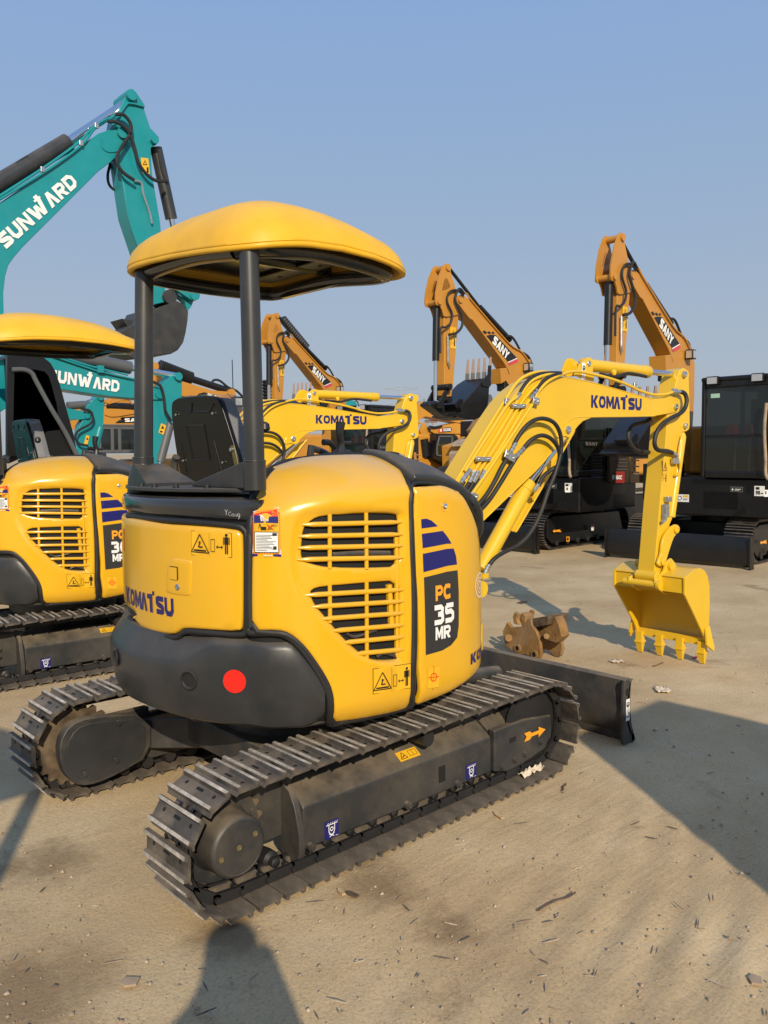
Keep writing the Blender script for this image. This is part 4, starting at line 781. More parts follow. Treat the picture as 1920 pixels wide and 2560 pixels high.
for L, o in (([(385, 345), (400, 310), (450, 235), (520, 190), (620, 182), (680, 186)], .006), ([(475, 345), (500, 295), (545, 235), (600, 200), (660, 190)], .02)): pipe(D3(L), o, .0125, 'hydraulic_hose', 'rubber')
for (x0, y0, x1, y1), o in (((375, 350, 402, 312), .012), ((465, 345, 508, 290), .022), ((30, 870, 90, 790), .012), ((85, 870, 115, 800), .012), ((110, 870, 140, 800), .012), ((150, 850, 180, 795), .012), ((335, 690, 375, 622), .03), ((370, 715, 425, 655), .03), ((490, 925, 515, 885), -.0), ((180, 1445, 208, 1390), .01)):
    P_ = BP.pts(D3([(x0+(x1-x0)*t/6, y0+(y1-y0)*t/6) for t in range(7)]), o); mb = MB()
    for k in range(0, 6, 1): mb.cyl(P_[k], P_[k+1], .0145 if k % 2 else .0115, n=10)
    mb.build('hose_fitting', M['zinc'], BM)
for L in ([(50, 865), (30, 900), (0, 945)], [(90, 860), (60, 905), (20, 960)], [(115, 862), (75, 925), (30, 985)], [(150, 850), (100, 925), (40, 1010)]): pipe(D3(L), .006, .0125, 'hydraulic_hose', 'rubber')
pipe(D3([(370, 620), (420, 540), (480, 485), (545, 468), (610, 490), (648, 545), (662, 620), (655, 700), (620, 820), (580, 920), (540, 1040), (490, 1150), (440, 1220), (380, 1270), (300, 1310), (240, 1350), (205, 1395)]), [.03, .06, .06, .05, .05, .05, .02, .01], .0135, 'hydraulic_hose', 'rubber')
pipe(D3([(425, 655), (470, 605), (530, 575), (590, 590), (635, 640), (650, 690), (640, 760), (600, 790), (550, 830), (520, 890)]), [.03, .06, .06, .05, .04, 0, 0], .0135, 'hydraulic_hose', 'rubber')
pipe(D3([(345, 675), (290, 770), (245, 860), (190, 950), (120, 1030), (40, 1090)]), .024, .0145, 'hydraulic_hose', 'rubber'); pipe(D3([(380, 710), (330, 790), (275, 880), (215, 970), (150, 1040), (60, 1110)]), .024, .0145, 'hydraulic_hose', 'rubber')
pipe(D3([(905, 190), (960, 200), (1010, 205), (1080, 185), (1150, 195), (1195, 205)]), -.01, .012, 'hydraulic_hose', 'rubber')
def clamp(px, L_, w2, off, ang_px, par=None, nm='pipe_clamp'):
    a = BP.at(*px, off); b = BP.at(px[0]+ang_px[0], px[1]+ang_px[1], off); ex = (b-a)/np.linalg.norm(b-a); ez = np.cross(ex, BP.n); mb = MB(); Rm = np.stack([ex, BP.n, ez], 1)
    mb.box(a, (L_, .016, w2), Rm); [mb.cyl(a+ex*k*L_*.32, a+ex*k*L_*.32+BP.n*.016, .008, n=8) for k in (-1, 1)]; return mb.build(nm, M['zinc'], par or BM, bevel=.003)
clamp(D3([(395, 390)])[0], .125, .026, .026, (10, 0)); clamp(D3([(170, 722)])[0], .125, .026, .026, (10, 0)); clamp(D3([(325, 365)])[0], .05, .04, .0, (10, 4)); clamp(D3([(500, 358)])[0], .06, .045, .03, (10, 3)); clamp(D3([(112, 957)])[0], .06, .04, .03, (10, 4)); clamp(D3([(338, 705)])[0], .10, .05, .035, (10, 6)); clamp(D3([(1125, 265)])[0], .04, .04, .02, (10, 6)); clamp(D3([(1375, 297)])[0], .07, .04, .02, (10, 1))
# --- arm
AM = plate(BP, F4([(512, 95), (545, 72), (575, 82), (592, 110), (600, 200), (606, 420), (608, 600), (600, 640), (575, 658), (530, 668), (500, 1045), (455, 1440), (420, 1520), (395, 1640), (380, 1880), (350, 2060), (300, 2095), (270, 2070), (283, 1900), (330, 1330), (374, 880), (392, 640), (400, 500), (430, 400), (462, 300), (478, 220), (500, 140)]), -.012, .142, 'arm', M['lemon'], bevel=.005)
emit('warning_sticker', planemap(BP.at(*F4([(352, 1150)])[0], -.012), BP.at(*F4([(400, 1150)])[0])-BP.at(*F4([(352, 1150)])[0]), BP.at(*F4([(368, 960)])[0])-BP.at(*F4([(352, 1150)])[0])), warn_v(.062, .19), AM)
for px, r_ in (((572, 130), .024), ((582, 606), .019)): pin(BP, F4([px])[0], r_, -.16, .014, par=AM)
pin(BP, F4([(310, 2000)])[0], .04, -.16, .014, 'arm_boss', 'lemon', AM)
c3 = axcyl(BP, F4([(535, 670)])[0], F4([(428, 1445)])[0], -.03, .035, 'bucket_cylinder', 'lemon', AM, lambda r_, L_: [(0, r_*.6), (.03, r_), (L_, r_)])
pipe(F4([(538, 690), (520, 760), (500, 900), (515, 960), (515, 1020), (498, 1055), (470, 1062)]), .012, .009, 'hydraulic_pipe', 'lemon', c3)
for q, sz in (((470, 930), (.075, .03, .045)), ((408, 1283), (.06, .035, .04)), ((385, 1390), (.055, .035, .10)), ((372, 1450), (.03, .03, .05))): mb = MB(); mb.box(BP.at(*F4([q])[0], .012), sz); mb.build('valve_block' if q[1] == 1390 else 'pipe_clamp', M['zinc'], AM, bevel=.004)
pipe(F4([(375, 1450), (368, 1475), (345, 1500)]), .012, .013, 'hose_fitting', 'zinc', AM)
pipe(F4([(520, 292), (560, 310), (578, 370), (562, 440), (520, 490), (450, 525), (370, 575), (315, 640), (285, 720), (285, 790), (320, 832), (400, 840), (445, 855)]), [.03, .05, .05, .04, .03, .03, .012], .0165, 'hydraulic_hose', 'rubber', AM); pipe(F4([(440, 850), (490, 885)]), .015, .014, 'hose_fitting', 'zinc', AM); pipe(F4([(450, 290), (540, 292)]), .03, .014, 'hose_fitting', 'zinc', AM)
pipe(F4([(240, 540), (190, 570), (95, 595), (50, 640), (40, 720), (80, 800), (140, 845), (230, 850)]), [-.16, -.18, -.18, -.16, -.14], .0165, 'hydraulic_hose', 'rubber', AM)
# bucket linkage
for off in (.02, -.165):
    dx = 0 if off > 0 else 0
    LKo = plate(BP, F4([(455, 1525), (490, 1512), (518, 1540), (515, 1585), (480, 1610), (455, 1650), (425, 1740), (392, 1850), (380, 1890), (345, 1905), (310, 1890), (322, 1840), (345, 1790), (348, 1720), (365, 1640), (400, 1580)]), off, .022, 'bucket_link', M['lemon'], AM, bevel=.006, rnd=1)
    pin(BP, F4([(495, 1562)])[0], .030, off, off+.018, 'link_boss', 'lemon', LKo); pin(BP, F4([(372, 1865)])[0], .026, off, off+.018, 'link_boss', 'lemon', LKo)
mb = MB(); p = BP.at(*F4([(495, 1562)])[0], .03); mb.cyl(p, p-BP.n*.2, .022); mb.build('link_pin', M['lemon'], AM)
# --- bucket
yb0, yb1 = -.375, .225; BK_ = Plane((3.4, yb0, 0), 0)
side = BK_.pts(D4([(1288, 265), (1345, 212), (1382, 200), (1412, 215), (1432, 250), (1443, 310), (1445, 400), (1441, 560), (1440, 645), (1428, 690), (1402, 612), (1345, 490), (1288, 370)]))
prf = np.array([(p[0], p[2]) for p in side])
def bx(name, m_, par, pts, y0, y1, bevel=.004): mb = MB(); mb.prism([A(x, y0, z) for x, z in pts], (0, y1-y0, 0)); return mb.build(name, m_, par, bevel=bevel)
outer = prf[:10]                                        # top front, over the back, to the cutting edge
cen = prf.mean(0); inn = [cen+(q-cen)*.955 for q in outer]
mb = MB(); mb.prism([A(x, yb0+.015, z) for x, z in outer]+[A(x, yb0+.015, z) for x, z in inn[::-1]], (0, yb1-yb0-.03, 0))
BU = mb.build('bucket', M['lemon'], bevel=.003)
bx('side_plate', M['lemon'], BU, prf, yb0, yb0+.016); bx('side_plate', M['lemon'], BU, prf, yb1-.016, yb1)
tp = prf[0]; lp_ = prf[10]
mb = MB(); mb.box((outer[0][0]+.02, (yb0+yb1)/2, outer[0][1]-.055), (.014, yb1-yb0-.02, .13)); mb.build('top_lip', M['lemon'], BU, bevel=.004)
eyes = [BK_.pts(D4([(1100, 300), (1108, 272), (1135, 262), (1170, 200), (1180, 165), (1200, 142), (1222, 148), (1240, 190), (1290, 215), (1300, 270), (1280, 360), (1180, 358), (1140, 345), (1110, 325)]))]
e0 = BP.pts(D4([(1103, 300), (1108, 275), (1130, 262), (1160, 215), (1180, 160), (1205, 140), (1225, 165), (1238, 190), (1290, 215), (1330, 225), (1290, 360), (1200, 362), (1165, 365), (1125, 335)]), .03)
for dy in (0, .215): mb = MB(); mb.prism([p+A(0, dy, 0) for p in e0], (0, .022, 0)); ey_ = mb.build('bucket_ear', M['lemon'], BU, bevel=.005)
for px in ((1132, 308), (1208, 188)):
    p = BP.at(*D4([px])[0], .05); mb = MB(); mb.cyl(p, p+A(0, .30, 0), .026); mb.cyl(p+A(0, -.004, 0), p+A(0, .02, 0), .037); mb.build('bucket_pin', M['lemon'], BU)
ez = prf[9]; dirn = A(prf[9][0]-prf[7][0], 0, prf[9][1]-prf[7][1])
mb = MB(); mb.box((ez[0]-.004, (yb0+yb1)/2, ez[1]+.03), (.022, yb1-yb0-.01, .06)); mb.build('cutting_edge', M['lemon'], BU, bevel=.003)
for y in (-.34, -.16, .015, .19):
    mb = MB(); x0 = ez[0]-.012; z0 = ez[1]+.02
    mb.box((x0, y, z0-.03), (.05, .058, .085)); mb.prism([A(x0-.03, y-.030, z0-.07), A(x0+.03, y-.030, z0-.07), A(x0+.014, y-.030, .0), A(x0-.002, y-.030, .0)], (0, .060, 0)); mb.v = [(x, (yy-y)*(.72+.28*min(1, max(0, z/(z0-.07))))+y if z < z0-.07 else yy, z) for x, yy, z in mb.v]
    mb.box((x0, y, z0-.072), (.066, .07, .018)); mb.build('bucket_tooth', M['lemon'], BU, bevel=.003)
for y, s_ in ((yb0, -1), (yb1, 1)):
    mb = MB(); x0, z0 = prf[9]; mb.prism([A(x0-.06, y, z0+.15), A(x0+.0, y, z0+.16), A(x0+.02, y+.03*s_, z0+.0), A(x0-.02, y+.05*s_, z0-.03), A(x0-.07, y+.02*s_, z0+.02)], (0, .018*s_, 0)); mb.build('side_cutter', M['lemon'], BU, bevel=.003)

# ================================================================ SECOND YELLOW EXCAVATOR
ROOT[0] = None
X2 = copy_tree(X1); X2.location = (.232, 3.537, 0); X2.rotation_euler = (0, 0, -.0927)
tag(X2, 'yellow canopy mini excavator marked 30 at the left edge, behind the foreground one')
ROOT[0] = X1
for ch in X2.children_recursive:
    if ch.type == 'MESH' and ch.data == NUM.data:
        P3 = ch.parent; bpy.data.objects.remove(ch)
        m_, l_ = HS.map2(C6([(1218, 1000)])[0], C6([(1335, 975)])[0], DH+.0022); o = emit('model_lettering', m_, [('white', Gt('30', 0, 0, NH, l_, .08))], P3); break
ROOT[0] = None

# ================================================================ OTHER MACHINES
def pf(P_, L, off, th, name, m_, parent=None, bevel=0, k=0, sh=0):
    mb = MB(); mb.prism([p-P_.n*sh for p in P_.pts(chaikin(L, k) if k else L, off)], -P_.n*th); return mb.build(name, M[m_], parent, bevel=bevel, ang=40)
def cy(P_, a, b, off, r_, name, m_, parent=None, n=14): mb = MB(); mb.cyl(P_.at(*a, off), P_.at(*b, off), r_, n=n); return mb.build(name, M[m_], parent)
def hose(P_, L, off, r_, parent=None, m_='rubber', name='hydraulic_hose', n=7): mb = MB(); mb.tube(P_.pts(L, off), r_, n=n, k=4); return mb.build(name, M[m_], parent)
def emitpx(name, P_, layers, off=.004, parent=None):
    mb = MB(); ms = []
    for i, (mn, polys) in enumerate(layers):
        if mn not in ms: ms.append(mn)
        for L in polys: mb.add([P_.at(x, y, off+i*.003) for x, y in L], [tuple(range(len(L)))], ms.index(mn))
    return mb.build(name, [M[q] for q in ms], parent, fixn=False)
def txt(P_, name, p0, p1, ptop, shapes, m_, parent, off=.012):      # shapes(h, w) laid between two pixels
    a, b, c = P_.at(*p0, off), P_.at(*p1, off), P_.at(*ptop, off); ex = (b-a)/np.linalg.norm(b-a); ey = c-a; ey = ey-ex*(ex@ey); h = np.linalg.norm(ey)
    return emit(name, planemap(a, ex, ey), [(m_, shapes(h, np.linalg.norm(b-a)))], parent, step=.003)
def pinp(P_, px, r_, o0, o1, m_, parent, name='pin'): mb = MB(); a = P_.at(*px, o1); mb.cyl(a, a-P_.n*(o1-o0), r_, n=16); return mb.build(name, M[m_], parent, ang=50)
def undercarriage(x0, x1, yc, gauge, w_, h, nsh, parent, steel='bkt', facing=-1):
    r_ = h/2; pit = (2*(x1-x0-h)+2*math.pi*r_)/nsh
    for s_ in (-1, 1):
        y = yc+s_*gauge/2; mb = MB()
        for c_, t, n_ in track_path(x0+r_, x1-r_, r_, r_-.03, nsh):
            Rm = np.stack([t, np.cross(n_, t), n_], 1); mb.box(c_+A(0, y, 0), (pit*.93, w_, .02), Rm)
            for k in (-.35, 0, .35): mb.box(c_+A(0, y, 0)+n_*.022+t*pit*k, (pit*.12, w_, .024), Rm, mi=1)
        tk = mb.build('track', [M['bkt'], M['shoe']], parent)
        mb = MB(); mb.prism([A(x, y-w_*.42, z) for x, z in ((x0+r_*.9, .10), (x0+r_*.5, .2), (x0+r_*.5, h-.14), (x0+r_*1.1, h-.09), (x1-r_, h-.12), (x1-r_*.6, .2), (x1-r_, .10))], (0, w_*.84, 0)); mb.build('track_frame', M[steel], tk, bevel=.01)
        for k in range(7):
            mb = MB(); x = x0+r_*1.3+k*(x1-x0-r_*2.6)/6; mb.cyl((x, y-w_*.46, .10), (x, y+w_*.46, .10), .05, n=12); mb.build('track_roller', M['rubber'], tk)
    mb = MB(); mb.box(((x0+x1)/2, yc, h*.62), ((x1-x0)*.5, gauge-w_+.04, h*.42)); mb.cyl(((x0+x1)/2, yc, h*.8), ((x0+x1)/2, yc, h+.14), gauge*.33, n=32); return mb.build('swing_base', M[steel], parent, bevel=.02)
def cab(parent, x0, x1, y0, y1, z0, z1, m_='bcab', split=None, lean=.0, name='cab'):
    c = MB(); t = .06; P8 = [(x0, y0), (x1, y0), (x1, y1), (x0, y1)]
    for (x, y) in P8: sx_, sy_ = (1 if x == x0 else -1), (1 if y == y0 else -1); c.box((x+sx_*t/2, y+sy_*t/2, (z0+z1)/2), (t, t, z1-z0))
    for z in (z0+.05, z1-.05):
        c.box(((x0+x1)/2, y0+t/2, z), (x1-x0-2*t, t*.9, .10)); c.box(((x0+x1)/2, y1-t/2, z), (x1-x0-2*t, t*.9, .10)); c.box((x0+t/2, (y0+y1)/2, z), (t*.9, y1-y0-2*t, .10)); c.box((x1-t/2, (y0+y1)/2, z), (t*.9, y1-y0-2*t, .10))
    cb = c.build(name, M[m_], parent, bevel=.02)
    c = MB(); c.box(((x0+x1)/2, (y0+y1)/2, z1+.02), (x1-x0+.02, y1-y0+.02, .07)); c.build('roof', M[m_], cb, bevel=.03)
    c = MB(); c.box(((x0+x1)/2, (y0+y1)/2, z0+.02), (x1-x0-.1, y1-y0-.1, .04)); c.build('floor_plate', M['hole'], cb)
    for nm_, cc, dd in (('window', ((x0+x1)/2, y0+.03, (z0+z1)/2), (x1-x0-2*t, .008, z1-z0-.2)), ('window', ((x0+x1)/2, y1-.03, (z0+z1)/2), (x1-x0-2*t, .008, z1-z0-.2)), ('windscreen', (x0+.03, (y0+y1)/2, (z0+z1)/2), (.008, y1-y0-2*t, z1-z0-.2)), ('rear_window', (x1-.03, (y0+y1)/2, (z0+z1)/2), (.008, y1-y0-2*t, z1-z0-.2))):
        c = MB(); c.box(cc, dd); c.build(nm_, M['glass'], cb)
    if split:
        c = MB(); c.box((x0+.03, (y0+y1)/2, split), (.05, y1-y0-2*t, .035)); c.box(((x0+x1)/2, y0+.03, split), (x1-x0-2*t, .05, .035)); c.build('window_bar', M[m_], cb)
    c = MB(); xm = x0+(x1-x0)*.62; ym = (y0+y1)/2; c.box((xm, ym, z0+.42), (.42, .46, .14)); c.box((xm+.22, ym, z0+.80), (.12, .44, .70)); c.box((xm+.2, ym, z0+1.22), (.10, .26, .16)); c.build('seat', M['rubber'], cb, bevel=.03)
    return cb
# ---------------- orange machine B, then copies of it for C and A
PB = Plane((8.3, 5.8, 0), 0)
XB = root('orange_excavator', 'orange excavator with black open bucket hanging teeth up, between the two yellow booms', 'excavator', (8.3, 5.8, 0), 'orange excavators with folded arms')
UCB = MB(); 
ub = undercarriage(8.55, 11.2, 5.75, 1.5, .40, .64, 44, XB)
OFF = A(.4806, -2.7898, 0); PC_ = Plane(A(8.3, 5.8, 0)+OFF, 0)
low = [PC_.at(*q)-OFF for q in C3([(1215, 740), (1243, 850), (1240, 1050), (1225, 1300), (1212, 1490), (1150, 1500), (1095, 1480), (1115, 1300), (1135, 1050), (1130, 930), (1105, 840)])]
up1 = PB.pts(G1([(430, 560), (450, 520), (500, 510), (545, 530), (650, 602), (740, 700), (1120, 1150), (1275, 1262), (1380, 1380)])); up2 = PB.pts(G1([(1110, 1500), (1050, 1400), (640, 842), (600, 820), (530, 730), (450, 620)]))
mb = MB(); mb.prism(up1+low+up2, (0, .25, 0)); SBm = mb.build('boom', M['sany'], XB, bevel=.008)
# arm: box and head plates
pf(PB, G1([(262, 720), (295, 560), (330, 500), (400, 480), (440, 560), (462, 760), (448, 880), (385, 1690), (360, 1850), (330, 1880), (268, 1835)]), -.03, .20, 'arm', 'sany', XB, .008)
AB_ = [o for o in XB.children if o.name.startswith('arm')][-1]
def keyhole(o, h): return o[:1]+[h[0]]+h[1:]+[h[0]]+o[:1]+o[1:]
ho = G1([(200, 260), (255, 130), (290, 98), (340, 105), (358, 150), (350, 205), (420, 440), (440, 560), (465, 770), (300, 800), (262, 790), (240, 710), (215, 655), (170, 645), (150, 600), (155, 480)])
hh = G1([(262, 330), (235, 460), (300, 440), (340, 420), (345, 390), (315, 310), (285, 288)])
for o_ in (.0, .225): pf(PB, keyhole(ho, hh), 0, .022, 'head_plate', 'sany', AB_, sh=o_)
for q, r_ in (((328, 150), .05), ((215, 600), .045), ((490, 575), .05)): pinp(PB, G1([q])[0], r_, -.27, .03, 'sany', AB_)
cy(PB, G1([(165, 665)])[0], G1([(155, 1380)])[0], -.10, .058, 'bucket_cylinder', 'bkt', AB_); cy(PB, G1([(155, 1375)])[0], G1([(152, 1905)])[0], -.10, .034, 'cylinder_rod', 'chrome', AB_)
cy(PB, G1([(330, 160)])[0], G1([(740, 690)])[0], -.13, .028, 'cylinder_rod', 'bkt', SBm); cy(PB, G1([(730, 675)])[0], G1([(1130, 1110)])[0], -.13, .05, 'arm_cylinder', 'bkt', SBm)
cy(PB, G1([(1055, 1690)])[0], G1([(1055, 2150)])[0], -.10, .075, 'boom_cylinder', 'bkt', SBm); mb = MB(); mb.box(PB.at(*G1([(1055, 1720)])[0], -.1), (.2, .18, .16)); mb.build('cylinder_head', M['bkt'], SBm, bevel=.02)
pf(PB, G1([(1005, 1480), (1090, 1470), (1120, 1560), (1210, 1620), (1215, 1700), (1120, 1700), (1080, 1640), (1020, 1680)]), .01, .27, 'boom_lug', 'sany', SBm, .005)
hose(PB, G1([(530, 500), (480, 435), (440, 460), (410, 570), (450, 680), (500, 800), (500, 920), (430, 1010), (330, 1037)]), .05, .022, AB_); hose(PB, G1([(520, 520), (440, 455), (360, 460), (310, 520), (310, 620), (370, 760), (350, 880), (280, 940), (220, 960), (215, 1280)]), .04, .018, AB_)
hose(PB, G1([(315, 1045), (318, 1320), (320, 1400), (340, 1460)]), .01, .018, AB_, 'zinc', 'arm_pipe'); hose(PB, G1([(1090, 1055), (1150, 1060), (1200, 1120), (1260, 1230)]), -.05, .02, SBm); hose(PB, G1([(1300, 1280), (1370, 1330), (1410, 1420)]), -.05, .03, SBm)
hose(PB, G1([(430, 455), (560, 495), (640, 600), (1110, 1140), (1290, 1265), (1400, 1420)]), .02, .014, SBm, 'sany', 'boom_pipe')
mb = MB(); c_ = PB.at(*G1([(1375, 1465)])[0], .08); mb.box(c_, (.13, .12, .15)); L_ = mb.build('work_light', M['bkt'], SBm, bevel=.01); mb = MB(); mb.box(c_+A(-.068, -.0, 0), (.006, .09, .11)); mb.box(c_+A(0, -.062, 0), (.09, .006, .11)); mb.build('light_lens', M['lamp'], L_)
emit('warning_sticker', planemap(PB.at(*G1([(342, 1215)])[0], -.025), (1, 0, 0), (.1, 0, 1)), warn_v(.14, .34), AB_, step=.003, o0=.004)
emitpx('logo_band', PB, [('blackd', [G1([(820, 1050), (880, 1035), (945, 1042), (1222, 1340), (1105, 1393)]), G1([(770, 990), (800, 980), (835, 1015), (800, 1030)]), G1([(832, 1000), (862, 990), (885, 1020), (855, 1030)]), G1([(888, 1003), (915, 995), (930, 1020), (905, 1030)])]), ('pink', [G1([(1108, 1412), (1232, 1355), (1240, 1390), (1130, 1440)])]), ('white', [G1([(1105, 1396), (1224, 1342), (1230, 1352), (1108, 1408)])])], .004, SBm)
txt(PB, 'lettering', G1([(893, 1140)])[0], G1([(1090, 1368)])[0], G1([(950, 1062)])[0], lambda h, w_: Gt('SANY', 0, 0, h, w_, .06, True), 'white', SBm, .013)
# bucket and links
bs = G1([(500, 2060), (480, 1985), (560, 1890), (760, 1668), (860, 1600), (880, 1700), (860, 1740), (852, 1900), (830, 2000), (780, 2100), (680, 2155), (560, 2150), (420, 2105), (470, 2060)])
BKB = pf(PB, bs, .13, .56, 'bucket', 'bkt', XB, .01); pf(PB, G1([(760, 1660), (770, 1710), (860, 1730), (885, 1700), (888, 1440), (860, 1440), (850, 1560)]), .155, .03, 'side_cutter', 'bkt', BKB, .004)
for k in range(5):
    p0 = PB.at(*G1([(865, 1600)])[0], .12)+A(0, .125*k, 0); p1 = PB.at(*G1([(872, 1440)])[0], .12)+A(0, .125*k, 0); mb = MB(); mb.lathe(p0-(p1-p0)*.3, p1-p0, [(0, .05), (.16, .045)], n=4); mb.lathe(p0-(p1-p0)*.3, p1-p0, [(.15, .040), (.40, .022)], n=4, mi=1); mb.build('bucket_tooth', [M['bkt'], M['tip']], BKB)
pf(PB, G1([(1120-250-400, 2080), (400, 1950), (470, 1880), (520, 1890), (500, 2080)]), .05, .26, 'bucket_ears', 'bkt', BKB, .005)
for o_ in (0, .28): pf(PB, G1([(310, 1720), (340, 1680), (375, 1690), (380, 1730), (330, 1780), (280, 1880), (262, 1960), (230, 1980), (205, 1960), (225, 1880), (270, 1790)]), .02, .03, 'link', 'bkt', AB_, .004, sh=o_)
pf(PB, G1([(80, 1935), (240, 1925), (265, 1960), (250, 1990), (300, 2060), (430, 2090), (440, 2130), (380, 2140), (240, 2090), (130, 2010), (75, 1970)]), -.02, .22, 'link_yoke', 'bkt', AB_, .01)
for q, r_ in (((345, 1890), .055), ((405, 2090), .05), ((235, 1950), .06), ((350, 1720), .05)): pinp(PB, G1([q])[0], r_, -.3, .09, 'bkt', AB_)
# house of B
mb = MB(); mb.prism([A(8.62, 4.15, .66), A(10.3, 4.15, .66), A(10.75, 4.6, .66), A(10.9, 5.2, .66), A(10.75, 5.9, .66), A(10.4, 6.2, .66), A(8.9, 6.2, .66), A(8.62, 5.9, .66)], (0, 0, .56)); HB = mb.build('house_frame', M['bcab'], XB, bevel=.03)
mb = MB(); mb.box((9.3, 5.85, .9), (.9, .3, .5)); mb.box((8.95, 5.93, 1.15), (.7, .34, .55)); mb.build('boom_mount', M['bkt'], XB, bevel=.02)
mb = MB(); mb.prism([A(9.95, 4.18, 1.225), A(10.35, 4.20, 1.225), A(10.78, 4.65, 1.225), A(10.92, 5.2, 1.225), A(10.78, 5.9, 1.225), A(10.4, 6.18, 1.225), A(9.95, 6.18, 1.225)], (0, 0, .78)); EH = mb.build('engine_hood', M['sany'], XB, bevel=.06)
CB = cab(XB, 8.50, 9.92, 4.15, 5.15, 1.225, 2.60, split=1.82)
mb = MB(); mb.box((9.86, 4.13, 1.62), (.75, .03, .76)); DRB = mb.build('side_door', M['bcab'], CB, bevel=.01)
PS = Plane((8.3, 4.112, 0), 0)
txt(PS, 'door_lettering', G2([(980, 252)])[0], G2([(1085, 258)])[0], G2([(980, 222)])[0], lambda h, w_: Gt('SANY', 0, 0, h, w_, .1, True), 'zinc', CB, .004)
mb = MB()
for k in range(8): p_ = PS.at(*G2([(1075, 330+k*26)])[0]); mb.box(p_+A(0, -.006, 0), (.30, .02, .012), np.array(((1, 0, 0), (0, .8, -.6), (0, .6, .8))))
mb.build('door_louvres', M['hole'], DRB)
PS2 = Plane((8.3, 4.14, 0), 0); SP_ = pf(PS2, G2([(1192, 345), (1240, 320), (1365, 318), (1366, 578), (1192, 575)]), .04, .06, 'rear_panel', 'brownp', XB, .01)
for k in range(5): hose(PS2, G2([(1262-k*3, 350+k*28), (1335, 350+k*28)]), .05, .008, SP_, 'sany' if 0 else 'gcab', 'panel_rib', 5)
emitpx('red_badge', PS2, [('dred', [G2([(1232, 480), (1318, 480), (1318, 578), (1240, 578)])])], .045, SP_)
txt(PS2, 'model_lettering', G2([(1210, 548)])[0], G2([(1295, 548)])[0], G2([(1210, 512)])[0], lambda h, w_: Gt('SY60C', 0, 0, h, w_, .06), 'white', SP_, .055)
for k in range(4): hose(PS2, G2([(1385, 330+k*52), (1440, 332+k*52)]), .03, .014, EH, 'sany', 'hood_grille_bar', 6)
pf(PS2, G2([(1366, 300), (1392, 300), (1398, 520), (1445, 500), (1448, 578), (1366, 578)]), .03, .05, 'hood_corner', 'sany', EH, .008); 
mb = MB(); mb.box((8.63, 4.9, .9), (.02, .5, .25)); mb.build('front_step', M['bkt'], XB)
emitpx('notice_sticker', Plane((8.3, 4.145, 0), 0), [('white', [G2([(806, 608), (850, 608), (850, 660), (806, 660)])]), ('gcab', [G2([(815, 618), (830, 618), (830, 640), (815, 640)])])], .006, HB)
# front of the house: white tag with a number, warning tag, lights on the roof
PF = Plane((8.615, 5, 0), R(90), -1); mpf = lambda px: PF.at(*px)
fm = lambda x, y, z: planemap(A(8.612, y, z), (0, -1, 0), (0, 0, 1))
emit('number_tag', fm(0, 4.42, .98), [('white', [Rc(0, 0, .14, .14)]), ('blackd', Gt('98', .02, .02, .055, .06, .1)+[Rc(.02, .09, .07, .125), Rc(.09, .03, .12, .045)])], HB, step=.003)
emit('notice_plate', fm(0, 4.75, 1.03), [('zinc', [Rc(0, 0, .17, .07)]), ('blackd', [Rc(.006, .006, .164, .064)]), ('white', [Rc(.02, .02, .04, .045), Rc(.06, .035, .15, .042), Rc(.06, .02, .13, .026)])], HB, step=.003)
emit('caution_sticker', fm(0, 5.55, .86), [('white', [Rc(0, 0, .19, .11)]), ('ystick', [Rc(.10, .07, .18, .10)]), ('gcab', [Rc(.10, .045, .18, .05), Rc(.10, .03, .17, .035), Rg(.05, .055, .03, .008)])], HB, step=.003)
for y in (4.35, 4.97):
    mb = MB(); mb.box((8.47, y, 2.60), (.07, .17, .12)); lt_ = mb.build('roof_light', M['bcab'], CB, bevel=.012); mb = MB(); mb.box((8.433, y, 2.60), (.005, .14, .09)); mb.build('light_lens', M['lamp'], lt_)
mb = MB()
for y in (4.55, 4.75): mb.tube([(8.72, y, 1.28), (8.74, y, 1.70), (8.66, y, 1.95)], .014)
mb.build('control_levers', M['zinc'], CB); mb = MB()
for y in (4.53, 4.74, 4.80): mb.lathe((8.66, y, 1.98), (0, 0, -1), [(0, .035), (.05, .06), (.16, .07), (.2, .02)], n=9)
mb.build('red_lever_wraps', M['red'], CB)
emit('window_sticker', planemap(A(8.522, 5.02, 2.36), (0, -1, 0), (0, 0, 1)), [('green', [Rc(0, 0, .13, .06)])], CB)
mb = MB(); mb.tube([(8.44, 4.22, 2.25), (8.42, 4.23, 1.9), (8.43, 4.21, 1.5), (8.42, 4.2, 1.3), (8.40, 4.16, 1.22)], .022, n=8); mb.build('wrapped_hand_rail', M['mud'], CB)
